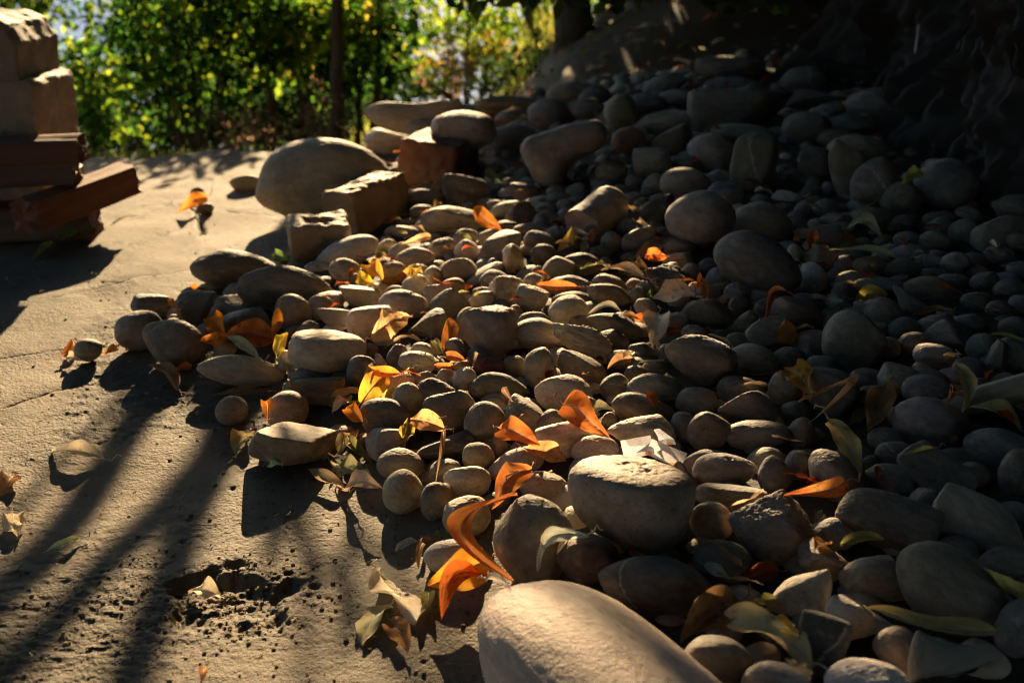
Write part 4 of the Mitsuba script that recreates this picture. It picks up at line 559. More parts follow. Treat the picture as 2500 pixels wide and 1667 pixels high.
# stalk end, tip, width, width direction, face direction, cup, curl, tone, raggedness, label
LEAVES = [
((-0.5142, 2.238, 0.0469), (-0.6149, 2.237, 0.0595), 0.06883, (0.0989, 0.5191, 0.849), (0.0757, -0.8546, 0.5137), 0.2, 0.1, (0, 0, 0), 'rust', 0, 'large translucent orange-red leaf folded against the grey wedge stone at the left'),
((-0.6125, 2.218, 0.0613), (-0.681, 2.312, 0.0695), 0.05055, (0.6391, 0.413, 0.6488), (-0.4927, -0.428, 0.7577), 0.3, 0.1, (0, 0, 0), 'orange', 0, 'bright orange leaf standing left of the large folded orange-red leaf'),
((-0.6151, 2.237, 0.0571), (-0.6528, 2.17, 0.0697), 0.03205, (-0.2481, 0.3125, 0.9169), (0.839, -0.4039, 0.3647), 0.3, -0.15, (0, 0, 0), 'orange', 1, 'low curved orange leaf strip beside the brown egg-shaped stone'),
((-0.5102, 2.274, 0.1066), (-0.527, 2.255, 0.0454), 0.02523, (-0.9487, -0.1138, 0.2951), (0.189, -0.952, 0.2406), 0.5, 0.2, (0, 0, 0), 'orange', 0, 'tall narrow curled orange leaf standing beside the yellow ragged leaf, left side'),
((-0.4697, 2.039, 0.0759), (-0.4699, 2.152, 0.0877), 0.0277, (-0.9066, -0.0454, 0.4196), (0.4221, -0.0935, 0.9017), 0.3, 0.1, (0, 0, 0), 'yellow', 1, 'small ragged bright yellow leaf left of the broad flattened tan stone'),
((-0.5148, 2.079, 0.0636), (-0.5977, 2.172, 0.0769), 0.02621, (0.7049, 0.5651, 0.4287), (-0.2585, -0.3582, 0.8972), 0.2, 0.05, (0, 0, 0), 'olivepale', 0, 'pale olive strip-like leaf under the large folded orange-red leaf'),
((-0.673, 2.037, 0.0089), (-0.7592, 2.13, 0.0321), 0.03475, (0.741, 0.6674, 0.0736), (0.0669, -0.1824, 0.9809), 0.3, 0.1, (0, 0, 0), 'tanrust', 0, 'tan-pink folded leaf on the dirt below the brown egg-shaped stone'),
((-0.6709, 2.146, 0.0223), (-0.7027, 2.122, 0.02), 0.01965, (-0.4354, 0.5098, 0.742), (0.4155, -0.6174, 0.668), 0.4, 0.2, (0, 0, 0), 'rust', 0, 'small rust curl of leaf under the brown egg-shaped stone'),
((-0.4711, 2.024, 0.0177), (-0.6041, 2.019, 0.0098), 0.02303, (-0.0583, 0.9341, 0.3523), (-0.0416, -0.3549, 0.934), 0.3, 0.05, (0, 0, 0), 'brown', 0, 'long narrow brown leaf lying below the long tan bean-shaped stone'),
((-0.8706, 2.261, 0.0187), (-0.877, 2.191, 0.0284), 0.02063, (-0.4418, 0.162, 0.8823), (0.8925, -0.0197, 0.4506), 0.3, 0.1, (0, 0, 0), 'orange', 0, 'orange leaf scrap right of the leftmost small round stone'),
((-0.9907, 2.327, 0.0084), (-0.9782, 2.224, 0.0158), 0.02708, (-0.6992, -0.0333, 0.7141), (0.7048, 0.1351, 0.6964), 0.3, 0.1, (0, 0, 0), 'rust', 0, 'red-orange leaf scrap left of the leftmost small round stone'),
((-0.9332, 2.206, 0.01), (-0.9776, 2.231, 0.0022), 0.02601, (0.3368, 0.7743, 0.5358), (-0.375, -0.4117, 0.8306), 0.2, 0.1, (0, 0, 0), 'cream', 1, 'white torn leaf scrap in front of the leftmost small round stone'),
((-0.7331, 2.282, 0.1016), (-0.7718, 2.376, 0.0901), 0.01669, (0.8454, 0.3933, 0.3614), (-0.3764, -0.0414, 0.9255), 0.2, 0.1, (0, 0, 0), 'orange', 0, 'tiny orange leaf right of the jagged slate rock'),
((-0.7563, 2.529, 0.0741), (-0.774, 2.526, 0.0764), 0.01964, (0.0665, 0.3175, 0.9459), (0.2062, -0.9319, 0.2984), 0.2, 0.1, (0, 0, 0), 'orange', 0, 'tiny orange leaf tip at the left end of the long potato-shaped stone'),
((-0.4986, 2.272, 0.0394), (-0.4672, 2.237, 0.0689), 0.02711, (-0.5151, 0.2354, 0.8242), (-0.6406, -0.7446, -0.1876), 0.5, 0.2, (0, 0, 0), 'brown', 0, 'dark dry curled leaf right of the ragged yellow leaf'),
((-0.4276, 1.942, 0.0717), (-0.4329, 2.029, 0.0687), 0.0121, (-0.9433, -0.0465, 0.3287), (0.3263, 0.053, 0.9438), 0.2, 0.05, (0, 0, 0), 'tan', 0, 'thin tan leaf sliver right of the long tan bean-shaped stone'),
((-0.4355, 1.78, 0.0631), (-0.4641, 1.88, 0.0509), 0.02349, (0.9499, 0.2877, 0.1221), (-0.15, 0.0768, 0.9857), 0.3, 0.1, (0, 0, 0), 'orange', 0, 'orange leaf piece behind the flat-topped wedge rock'),
((-0.4884, 1.842, 0.0076), (-0.4967, 1.77, 0.0025), 0.04397, (-0.986, 0.1041, 0.13), (0.1215, -0.0836, 0.9891), 0.25, 0.15, (0, 0, 0), 'olivetan', 0, 'half-lit olive and tan leaf lying left of the flat-topped wedge rock'),
((-0.3941, 1.672, 0.029), (-0.4247, 1.708, 0.0084), 0.0137, (0.2744, 0.6315, 0.7252), (-0.7625, -0.3165, 0.5642), 0.1, 0.05, (0, 0, 0), 'greenpale', 1, 'small pale green leaf chip in the shadow of the flat-topped wedge rock'),
((-0.2789, 1.619, 0.0072), (-0.3518, 1.69, 0.0087), 0.02816, (0.6944, 0.7117, 0.106), (-0.0635, -0.0861, 0.9943), 0.3, 0.1, (0, 0, 0), 'tan', 0, 'tan leaf on the dirt right of the flat-topped wedge rock'),
((-0.3092, 1.714, 0.0094), (-0.2383, 1.668, 0.0092), 0.0448, (0.505, 0.7639, 0.4019), (-0.2199, -0.3365, 0.9157), 0.15, 0.1, (0, 0, 0), 'olivepale', 1, 'crumpled pale olive leaf at the dirt edge right of the flat-topped wedge rock'),
((-0.2797, 1.622, 0.0075), (-0.2046, 1.547, 0.0495), 0.03941, (0.3705, 0.7049, 0.6048), (-0.6575, -0.2609, 0.7068), 0.25, 0.1, (0, 0, 0), 'tanpink', 0, 'flat pinkish tan leaf left of the smooth tan ball at the dirt edge'),
((-0.2955, 1.79, 0.0236), (-0.243, 1.708, 0.0124), 0.02247, (0.8185, 0.483, 0.3113), (-0.2052, -0.2604, 0.9435), 0.5, 0.1, (0, 0, 0), 'olive', 0, 'narrow folded olive green leaf above the crumpled pale olive leaf'),
((-0.3057, 1.742, 0.0158), (-0.2778, 1.814, 0.0269), 0.03398, (-0.9262, 0.3337, 0.1757), (0.1141, -0.1959, 0.974), 0.2, 0.05, (0, 0, 0), 'tan', 0, 'dull tan leaf behind the narrow folded olive green leaf'),
((-0.2632, 1.748, 0.0738), (-0.3033, 1.842, 0.0517), 0.0328, (0.5757, 0.4092, 0.7079), (-0.7233, -0.1489, 0.6743), 0.2, 0.1, (0, 0, 0), 'orange', 0, 'glowing orange leaf under the long yellow-green leaf'),
((-0.1976, 1.962, 0.0909), (-0.3079, 1.887, 0.0467), 0.02373, (-0.6155, 0.7009, 0.3605), (-0.0303, -0.478, 0.8778), 0.3, 0.08, (0.0129, -0.0075, -0.0203), 'yellowgreen', 0, 'long arched yellow-green leaf draped over stones at left centre'),
((-0.2795, 1.868, 0.0573), (-0.233, 1.952, 0.0839), 0.05198, (-0.7826, 0.2524, 0.5691), (0.4128, -0.4739, 0.7778), 0.3, 0.1, (0, 0, 0), 'orangeyellow', 0, 'big orange-yellow leaf standing behind the long yellow-green leaf'),
((-0.2091, 1.898, 0.1037), (-0.2671, 1.941, 0.0969), 0.02586, (0.3248, 0.555, 0.7658), (-0.5079, -0.5807, 0.6362), 0.4, 0.1, (0, 0, 0), 'orange', 0, 'bright red-orange leaf above the big orange-yellow leaf'),
((-0.2877, 1.945, 0.05), (-0.3493, 1.913, 0.044), 0.0242, (-0.4482, 0.7984, 0.4021), (0.1135, -0.3954, 0.9115), 0.2, 0.05, (0, 0, 0), 'tan', 0, 'tan leaf lying left of the big orange-yellow leaf'),
((-0.3103, 1.916, 0.0407), (-0.3378, 1.884, 0.0289), 0.02322, (-0.7748, 0.5748, 0.2632), (0.0348, -0.3768, 0.9256), 0.4, 0.2, (0, 0, 0), 'cream', 0, 'pale curled leaf left below the long yellow-green leaf'),
((-0.2447, 2.011, 0.0714), (-0.282, 2.088, 0.0635), 0.03187, (0.686, 0.3924, 0.6127), (-0.5854, -0.2023, 0.7851), 0.3, 0.1, (0, 0, 0), 'tanpink', 0, 'pinkish white leaf above the bright red-orange leaf'),
((-0.2815, 1.965, 0.0656), (-0.2708, 1.986, 0.09), 0.01604, (-0.9462, 0.1575, 0.2825), (0.0591, -0.7745, 0.6298), 0.4, 0.1, (0, 0, 0), 'tan', 1, 'shredded tan leaf scrap left of the pinkish white leaf'),
((-0.1845, 1.714, 0.0459), (-0.185, 1.767, 0.0669), 0.02961, (-0.9923, -0.0531, 0.1117), (0.1234, -0.3591, 0.9251), 0.3, 0.1, (0, 0, 0), 'olivegold', 1, 'olive and gold leaf standing upright beside the orange-tan pointed leaf'),
((-0.1154, 1.714, 0.0755), (-0.1768, 1.742, 0.0806), 0.04315, (0.3437, 0.6328, 0.6939), (-0.2377, -0.6562, 0.7162), 0.3, 0.1, (0, 0, 0), 'orangetan', 0, 'orange-tan pointed leaf right of the upright olive and gold leaf'),
((-0.1133, 1.654, 0.0927), (-0.1196, 1.53, 0.0678), 0.008881, (-0.9969, 0.0365, 0.0694), (0.0608, -0.1981, 0.9783), 0.6, 0.25, (0, 0, 0), 'brown', 0, 'thin twisted dry brown leaf hanging between dark stones, left centre'),
((-0.1062, 1.943, 0.0981), (-0.1513, 1.961, 0.0953), 0.0152, (0.1999, 0.62, 0.7587), (-0.3168, -0.6919, 0.6488), 0.3, 0.1, (0, 0, 0), 'rust', 0, 'narrow rust leaf left of the fuzzy dark red lump'),
((-0.1664, 2.142, 0.0802), (-0.1281, 2.038, 0.079), 0.01765, (0.844, 0.3032, 0.4425), (-0.4122, -0.1611, 0.8967), 0.3, 0.1, (0, 0, 0), 'olive', 0, 'narrow olive leaf left below the large weathered cobble'),
((-0.0924, 1.95, 0.1105), (-0.1281, 2.013, 0.0926), 0.02177, (0.2837, 0.408, 0.8678), (-0.8304, -0.348, 0.4351), 0.3, 0.1, (0, 0, 0), 'rust', 0, 'rust leaf lying left below the large weathered cobble'),
((-0.1373, 2.054, 0.0838), (-0.1337, 2.173, 0.1158), 0.03479, (-0.989, -0.0097, 0.1474), (0.1448, -0.2616, 0.9542), 0.3, 0.1, (0, 0, 0), 'darkorange', 0, 'dark orange leaf standing right of the sharp-edged grey stone'),
((-0.022, 1.693, 0.0852), (0.0449, 1.604, 0.0987), 0.04725, (0.4974, 0.4822, 0.7211), (-0.6312, -0.369, 0.6822), 0.25, 0.1, (0, 0, 0), 'rust', 0, 'broad rust leaf with its stalk up, above the pale-tipped brown leaf'),
((0.0231, 1.617, 0.0868), (0.0901, 1.62, 0.0616), 0.04141, (0.175, 0.8051, 0.5667), (0.3091, -0.5914, 0.7448), 0.25, 0.05, (0, 0, 0), 'orangetan', 0, 'pale-tipped brown-orange leaf left of the flat-topped cream boulder'),
((0.0287, 1.538, 0.086), (-0.0312, 1.422, 0.0811), 0.04728, (-0.6993, 0.3349, 0.6316), (0.5481, -0.3161, 0.7744), 0.3, 0.1, (-0.0138, 0.0048, 0.0131), 'rust', 0, 'large rust leaf standing on edge in front of the tan egg stone'),
((0.0083, 1.391, 0.1202), (0.005, 1.246, 0.0713), 0.03665, (-0.9824, 0.08, -0.1688), (-0.1855, -0.3106, 0.9323), 0.4, 0.1, (-0.0642, 0.0005, 0.0015), 'rust', 0, 'long rust leaf curled like a C along the large brown stone'),
((0.0011, 1.75, 0.1085), (-0.0122, 1.854, 0.0967), 0.01336, (0.9259, 0.1581, 0.3431), (-0.3559, 0.0606, 0.9325), 0.2, 0.1, (0, 0, 0), 'tanrust', 0, 'small brown leaf tip against the dark kidney-shaped stone'),
((-0.0734, 1.915, 0.1071), (-0.0605, 2.018, 0.0929), 0.007958, (-0.8574, 0.1749, 0.4839), (0.4995, 0.0571, 0.8644), 0.3, 0.1, (0, 0, 0), 'tan', 0, 'thin tan leaf leaning on the fuzzy dark red lump'),
((-0.286, 2.111, 0.094), (-0.2216, 2.209, 0.1008), 0.06758, (-0.5889, 0.3369, 0.7346), (0.5928, -0.4378, 0.676), 0.25, 0.1, (0, 0, 0), 'orangecream', 1, 'curled white and orange leaf glowing against the flat-topped tan block stone'),
((-0.3371, 2.172, 0.0929), (-0.252, 2.146, 0.0696), 0.01522, (0.3519, 0.8774, 0.3261), (0.1319, -0.3914, 0.9107), 0.3, 0, (-0.0102, -0.0096, -0.0259), 'tan', 0, 'thin curved tan leaf rim below the curled white and orange leaf'),
((-0.1918, 2.159, 0.0741), (-0.2484, 2.155, 0.0732), 0.01396, (-0.069, 0.9047, 0.4205), (0.0147, -0.4206, 0.9071), 0.3, 0.1, (0, 0, 0), 'cream', 1, 'white leaf strip right below the curled white and orange leaf'),
((-0.3241, 2.455, 0.103), (-0.3662, 2.553, 0.1015), 0.03721, (0.675, 0.2997, 0.6742), (-0.6239, -0.2561, 0.7384), 0.2, 0.1, (0, 0, 0), 'yellow', 0, 'bright yellow leaf near the whitish ellipsoid stone'),
((-0.3133, 2.511, 0.1037), (-0.3503, 2.613, 0.1078), 0.04667, (0.8173, 0.2779, 0.5048), (-0.4635, -0.2036, 0.8624), 0.3, 0.1, (0, 0, 0), 'orangeyellow', 1, 'orange ragged leaf behind the bright yellow leaf'),
((-0.2458, 2.572, 0.1145), (-0.3212, 2.552, 0.0835), 0.03522, (-0.4369, 0.3793, 0.8156), (0.0551, -0.8937, 0.4452), 0.4, 0, (0.0124, -0.0093, -0.025), 'brownorange', 0, 'brown-orange leaf cupped around a tan pebble right of the bright yellow leaf'),
((-0.2307, 2.404, 0.134), (-0.2373, 2.507, 0.1285), 0.02691, (-0.9904, -0.0563, 0.1265), (0.123, 0.0609, 0.9905), 0.2, 0.1, (0, 0, 0), 'yellow', 0, 'small yellow leaf tip at the right end of the cupped brown-orange leaf'),
((-0.2149, 2.863, 0.1106), (-0.2885, 2.754, 0.1172), 0.02546, (-0.5165, 0.3952, 0.7596), (0.6481, -0.3994, 0.6485), 0.3, 0.1, (0, 0, 0), 'orangecream', 0, 'white and orange leaf lying below the roof-shaped tan stone'),
((-0.0296, 2.808, 0.1467), (-0.0943, 2.918, 0.1781), 0.04714, (0.6719, 0.1914, 0.7155), (-0.5519, -0.5148, 0.656), 0.3, 0.1, (0, 0, 0), 'darkorange', 0, 'pointed brownish orange leaf standing right of the roof-shaped tan stone'),
((-0.5842, 2.782, 0.0665), (-0.6471, 2.873, 0.0636), 0.03094, (0.4733, 0.3509, 0.808), (-0.6755, -0.4443, 0.5886), 0.3, 0.1, (0, 0, 0), 'green', 0, 'green leaf tucked behind the hollow-topped brick'),
((0.1735, 2.75, 0.145), (0.116, 2.653, 0.1277), 0.07934, (-0.6243, 0.2357, 0.7448), (0.5983, -0.4688, 0.6498), 0.3, 0.1, (0, 0, 0), 'browngold', 0, 'dull gold-brown leaf standing below the broken cylindrical stone'),
((0.1869, 2.673, 0.1667), (0.1497, 2.761, 0.149), 0.01104, (0.2667, 0.296, 0.9172), (-0.8848, -0.3022, 0.3547), 0.3, 0.1, (0, 0, 0), 'cream', 0, 'pale leaf sliver at the foot of the broken cylindrical stone'),
((0.1459, 2.309, 0.1428), (0.055, 2.361, 0.1326), 0.02862, (0.1979, 0.5108, 0.8366), (-0.4623, -0.7039, 0.5392), 0.4, 0.1, (0, 0, 0), 'rust', 0, 'glowing orange leaf in the middle of the heap above the large weathered cobble'),
((0.2988, 2.557, 0.1388), (0.365, 2.65, 0.1582), 0.04482, (-0.6914, 0.3639, 0.6242), (0.4397, -0.4735, 0.7632), 0.3, 0.1, (0, 0, 0), 'tan', 0, 'tan leaf standing above the coarse crusty rock'),
((0.3636, 2.483, 0.1624), (0.3186, 2.535, 0.1477), 0.0354, (0, 0.274, 0.9617), (-0.768, -0.6159, 0.1755), 0.3, 0.1, (0, 0, 0), 'redorange', 0, 'red-orange leaf just above the coarse crusty rock'),
((0.3039, 2.39, 0.1619), (0.294, 2.494, 0.1519), 0.03028, (0.6946, 0.1356, 0.7065), (-0.7131, -0.0001, 0.7011), 0.3, 0.1, (0, 0, 0), 'brown', 0, "brown leaf left of the coarse crusty rock's top"),
((0.3037, 2.36, 0.1415), (0.2093, 2.473, 0.1324), 0.02746, (0.5565, 0.5202, 0.6478), (-0.527, -0.3818, 0.7593), 0.3, 0.1, (0, 0, 0), 'tan', 0, 'long tan leaf left of the coarse crusty rock'),
((0.3895, 2.171, 0.1614), (0.3063, 2.279, 0.1284), 0.04986, (0.3449, 0.5051, 0.7911), (-0.729, -0.3868, 0.5648), 0.3, 0.15, (0, 0, 0), 'tanpink', 1, 'crinkled pale tan leaf below the coarse crusty rock with an orange glow'),
((0.325, 2.354, 0.1213), (0.2916, 2.308, 0.1216), 0.02003, (-0.5991, 0.4344, 0.6726), (0.5492, -0.3884, 0.74), 0.2, 0.1, (0, 0, 0), 'green', 0, 'small green leaf at the foot of the coarse crusty rock'),
((0.3968, 2.257, 0.1581), (0.4291, 2.354, 0.1482), 0.02246, (-0.7799, 0.3136, 0.5417), (0.5419, -0.0949, 0.8351), 0.3, 0.1, (0, 0, 0), 'redorange', 0, 'small red-orange leaf left of the big grey egg-shaped boulder'),
((0.3985, 2.126, 0.1761), (0.4158, 2.228, 0.1719), 0.02118, (0.9845, -0.1646, 0.061), (-0.0535, 0.0498, 0.9973), 0.3, 0.1, (0, 0, 0), 'rust', 0, 'small pointed rust leaf below the big grey egg-shaped boulder'),
((0.3072, 2.175, 0.1233), (0.2837, 2.061, 0.0959), 0.06148, (-0.9745, 0.2158, -0.0616), (-0.1083, -0.2116, 0.9713), 0.3, 0.1, (0, 0, 0), 'cream', 0, 'cream-white leaf hanging tip down left of the stone with the chalky patch'),
((0.2855, 2.174, 0.1145), (0.2499, 2.17, 0.1203), 0.02165, (0.0984, 0.4656, 0.8795), (0.1605, -0.8797, 0.4477), 0.2, 0.1, (0, 0, 0), 'redorange', 0, 'red-orange leaf behind the hanging cream-white leaf'),
((0.2329, 2.178, 0.1279), (0.1573, 2.146, 0.1354), 0.02039, (-0.2813, 0.7913, 0.5429), (0.2827, -0.4723, 0.8349), 0.3, 0.08, (-0.0007, 0.0057, 0.0154), 'greypale', 0, 'pale grey arched leaf above the cracked crumbly-topped stone'),
((0.3445, 2.085, 0.1208), (0.3067, 2.128, 0.1006), 0.01916, (0.1082, 0.4948, 0.8622), (-0.7776, -0.4983, 0.3835), 0.3, 0.1, (0, 0, 0), 'darkred', 0, 'dark rust leaf right of the hanging cream-white leaf'),
((0.2953, 2.473, 0.1273), (0.2542, 2.534, 0.1271), 0.02837, (0.4738, 0.3188, 0.8209), (-0.6829, -0.4556, 0.5711), 0.3, 0.1, (0, 0, 0), 'brown', 0, "brown leaf behind the long tan leaf in the heap's centre"),
((0.3287, 2.881, 0.1769), (0.2934, 2.79, 0.2126), 0.02285, (0.3974, 0.1976, 0.8961), (0.8525, -0.4408, -0.2809), 0.3, 0.1, (0, 0, 0), 'tan', 1, 'small tan leaf right of the broken cylindrical stone'),
((0.3401, 2.629, 0.1955), (0.3275, 2.73, 0.1804), 0.01629, (0.4685, 0.1868, 0.8635), (-0.875, -0.0369, 0.4827), 0.5, 0.2, (0, 0, 0), 'tan', 0, 'tiny curled tan leaf left of the large round grey-brown boulder'),
((0.7447, 2.263, 0.1301), (0.8132, 2.261, 0.1401), 0.04637, (-0.1001, 0.612, 0.7845), (-0.1081, -0.7905, 0.6029), 0.3, 0.1, (0, 0, 0), 'yellowolive', 0, 'yellow olive leaf with a lit edge in the shaded right half'),
((0.8228, 2.636, 0.1841), (0.8922, 2.561, 0.1805), 0.03937, (0.5133, 0.4361, 0.7391), (-0.5288, -0.5176, 0.6727), 0.3, 0.1, (0.007, 0.0097, 0.0261), 'olivepale', 0, 'pale olive arched leaf on dark pebbles right of the big grey egg-shaped boulder'),
((0.7895, 2.565, 0.1637), (0.8395, 2.551, 0.1754), 0.03065, (0.0117, 0.6601, 0.7511), (-0.3446, -0.7025, 0.6227), 0.3, 0.1, (0, 0, 0), 'olive', 0, 'dull olive leaf under the pale olive arched leaf'),
((0.8737, 2.398, 0.1804), (0.7359, 2.459, 0.1854), 0.02201, (0.3751, 0.8098, 0.4512), (-0.1555, -0.4248, 0.8918), 0.3, 0.1, (0, 0, 0), 'olivepale', 0, 'long olive leaf lying below the pale olive arched leaf'),
((0.6923, 2.475, 0.1783), (0.7312, 2.578, 0.2018), 0.02901, (-0.9324, 0.3118, 0.1828), (0.1019, -0.2584, 0.9606), 0.3, 0.1, (0, 0, 0), 'darkred', 0, 'dark red leaf standing right of the big grey egg-shaped boulder'),
((0.6976, 2.575, 0.1741), (0.6851, 2.597, 0.176), 0.01656, (0.4369, 0.1715, 0.883), (-0.7559, -0.4622, 0.4638), 0.2, 0.1, (0, 0, 0), 'redorange', 0, 'tiny glowing red-orange leaf at the upper right of the big grey egg-shaped boulder'),
((0.5438, 2.012, 0.1174), (0.5338, 2.031, 0.165), 0.04295, (0.9759, -0.0298, 0.216), (-0.105, -0.9325, 0.3457), 0.3, 0.1, (0, 0, 0), 'brownorange', 0, 'brown leaf standing between dark stones left of the dark triangular stone'),
((0.5006, 2.038, 0.1647), (0.5734, 2.132, 0.1773), 0.01881, (-0.7047, 0.4747, 0.5273), (0.365, -0.3948, 0.8432), 0.4, 0.1, (-0.0224, 0.0097, 0.0263), 'darkred', 0, 'dark red curved leaf below the big grey egg-shaped boulder'),
((0.8957, 2.144, 0.146), (0.8288, 2.152, 0.1322), 0.02134, (-0.0146, 0.8563, 0.5163), (-0.2271, -0.5057, 0.8323), 0.3, 0.1, (0, 0, 0), 'brown', 0, 'dull brown leaf right of the yellow olive leaf'),
((0.7922, 2.392, 0.1525), (0.7972, 2.287, 0.1723), 0.02031, (0.3716, 0.1882, 0.9091), (-0.9272, 0.0266, 0.3735), 0.3, 0.1, (0, 0, 0), 'darkred', 0, 'dark rust leaf above the yellow olive leaf'),
((0.9568, 2.65, 0.1993), (0.9223, 2.641, 0.1854), 0.0304, (-0.4114, 0.6302, 0.6585), (-0.0891, -0.7468, 0.659), 0.3, 0.1, (0, 0, 0), 'olive', 0, 'small olive leaf upper right of the pale olive arched leaf'),
((0.6273, 2.211, 0.1562), (0.6737, 2.206, 0.1417), 0.01494, (0.2738, 0.754, 0.597), (0.1582, -0.6476, 0.7454), 0.3, 0.1, (0, 0, 0), 'tan', 0, 'thin tan leaf left of the yellow olive leaf'),
((0.5035, 1.713, 0.1469), (0.488, 1.827, 0.1415), 0.0509, (0.8198, 0.138, 0.5558), (-0.5566, -0.0362, 0.83), 0.2, 0.1, (0, 0, 0), 'browngold', 1, 'ragged ochre-brown leaf left of the pitted grey cobble'),
((0.4951, 1.565, 0.1636), (0.5072, 1.429, 0.1317), 0.04261, (0.9959, 0.0775, 0.0475), (-0.0283, -0.232, 0.9723), 0.15, 0.05, (0, 0, 0), 'olivetan', 0, 'large oval olive-tan leaf with clear midrib, lower right'),
((0.6361, 1.717, 0.156), (0.5736, 1.608, 0.1184), 0.05199, (-0.8599, 0.5085, -0.0446), (-0.1826, -0.2248, 0.9571), 0.25, 0.05, (0, 0, 0), 'brown', 0, 'pointed brown leaf with its stalk up, right of the pitted grey cobble'),
((0.4896, 1.727, 0.1235), (0.4807, 1.629, 0.127), 0.0223, (0.9387, -0.0737, 0.3367), (-0.3325, 0.0639, 0.9409), 0.4, 0.1, (0.0814, 0.0121, 0.0327), 'tanrust', 0, 'ring-shaped curled tan leaf left of the pitted grey cobble'),
((0.749, 1.719, 0.1901), (0.716, 1.601, 0.1527), 0.02881, (0.9584, -0.2819, 0.0455), (-0.1241, -0.2674, 0.9556), 0.4, 0.1, (0, 0, 0), 'olivetan', 0, 'twisted olive-tan leaf standing beside the wood piece'),
((0.8274, 1.621, 0.1158), (0.7593, 1.672, 0.1362), 0.03035, (0.6132, 0.6448, 0.4562), (-0.1121, -0.5007, 0.8583), 0.5, 0.2, (0, 0, 0), 'olivepale', 0, 'folded olive leaf lying below the wood piece at right'),
((0.7267, 1.665, 0.1637), (0.6806, 1.575, 0.1806), 0.01881, (-0.8474, 0.4778, 0.2317), (0.2822, 0.0355, 0.9587), 0.3, 0.1, (0, 0, 0), 'rust', 0, 'small rust leaf left of the twisted olive-tan leaf'),
((0.6261, 1.466, 0.1593), (0.5791, 1.468, 0.1477), 0.01176, (-0.1154, 0.7548, 0.6458), (-0.2172, -0.6535, 0.7251), 0.4, 0.2, (0, 0, 0), 'olive', 0, 'thin dark olive curled leaf below the large dark grey stone at right'),
((0.9307, 1.877, 0.1769), (0.8949, 1.931, 0.1685), 0.01136, (0.6168, 0.5065, 0.6025), (-0.5614, -0.2533, 0.7878), 0.3, 0.1, (0, 0, 0), 'olive', 0, 'narrow olive leaf at the right edge above the wood piece'),
((0.6091, 1.725, 0.1032), (0.5671, 1.677, 0.0978), 0.02542, (-0.7207, 0.5884, 0.3665), (0.2253, -0.3012, 0.9266), 0.3, 0.1, (0, 0, 0), 'olive', 0, 'dark olive leaf behind the pointed brown leaf'),
((0.084, 1.703, 0.1265), (0.1523, 1.585, 0.1208), 0.05924, (0.6674, 0.3556, 0.6543), (-0.5505, -0.3562, 0.755), 0.3, 0.1, (0, 0, 0), 'rust', 0, 'big rust leaf with a glowing rim left of the dimpled tan stone'),
((0.1387, 1.767, 0.0895), (0.1776, 1.742, 0.0966), 0.02466, (0.3834, 0.7487, 0.5408), (-0.4032, -0.3911, 0.8273), 0.3, 0.1, (0, 0, 0), 'olivepale', 1, 'small pale olive leaf beside the big rust leaf'),
((0.4542, 1.803, 0.1202), (0.4074, 1.793, 0.1243), 0.01253, (-0.1279, 0.8331, 0.5381), (0.181, -0.5138, 0.8386), 0.3, 0.1, (0, 0, 0), 'tan', 0, 'small wavy tan leaf on dark stones right of the dimpled tan stone'),
((0.2949, 1.956, 0.1044), (0.2307, 1.886, 0.1265), 0.01127, (-0.4892, 0.6394, 0.5931), (0.5697, -0.2806, 0.7724), 0.2, 0.1, (0, 0, 0), 'olivepale', 0, 'flat olive leaf sliver left of the stone with the chalky patch'),
((0.2305, 1.971, 0.1049), (0.1787, 1.924, 0.0997), 0.02756, (-0.5396, 0.5282, 0.6556), (0.3976, -0.5265, 0.7515), 0.4, 0.1, (0, 0, 0), 'brown', 0, 'dark brown crumpled leaf right of the brown egg stone in the centre'),
((0.4669, 1.375, 0.1521), (0.3647, 1.3, 0.1722), 0.0277, (-0.2811, 0.5866, 0.7595), (0.5355, -0.5608, 0.6314), 0.35, 0.12, (0, 0, 0), 'rust', 0, 'rust leaf with a white curled tip on the long pinkish stone'),
((0.3555, 1.266, 0.0743), (0.2986, 1.242, 0.0765), 0.02867, (-0.2874, 0.7346, 0.6147), (0.2656, -0.5555, 0.788), 0.3, 0.1, (0, 0, 0), 'darkred', 0, 'dark rust leaf left of the blocky pitted tan stone'),
((0.5601, 1.071, 0.1133), (0.4206, 1.114, 0.1157), 0.02756, (0.2809, 0.8978, 0.3392), (-0.0841, -0.3291, 0.9405), 0.35, 0.1, (0, 0, 0), 'olivetan', 0, 'long tan-olive leaf in the lower right corner'),
((0.6318, 1.163, 0.1054), (0.5526, 1.12, 0.1723), 0.02112, (0.3287, 0.5673, 0.7551), (0.6277, -0.7286, 0.2742), 0.3, 0.1, (0, 0, 0), 'olive', 0, 'dark green leaf at the right edge, lower right'),
((0.3325, 1.178, 0.0908), (0.3109, 1.199, 0.0714), 0.01692, (0.1733, 0.7572, 0.6298), (-0.7795, -0.2854, 0.5576), 0.3, 0.1, (0, 0, 0), 'olive', 0, 'small olive leaf below the dark rust leaf, lower right'),
((0.2941, 1.202, 0.0732), (0.2051, 1.126, 0.0607), 0.05886, (-0.6222, 0.6676, 0.409), (0.1909, -0.3773, 0.9062), 0.3, 0.2, (0, 0, 0), 'brown', 0, 'big brown leaf folded down beside the big cream and olive leaf'),
((0.3426, 1.048, 0.0912), (0.2467, 1.165, 0.0701), 0.04548, (0.7149, 0.6396, 0.2824), (-0.3044, -0.0789, 0.9493), 0.2, 0.1, (0, 0, 0), 'olivecream', 1, 'big cream and olive leaf with brown spots at the bottom right'),
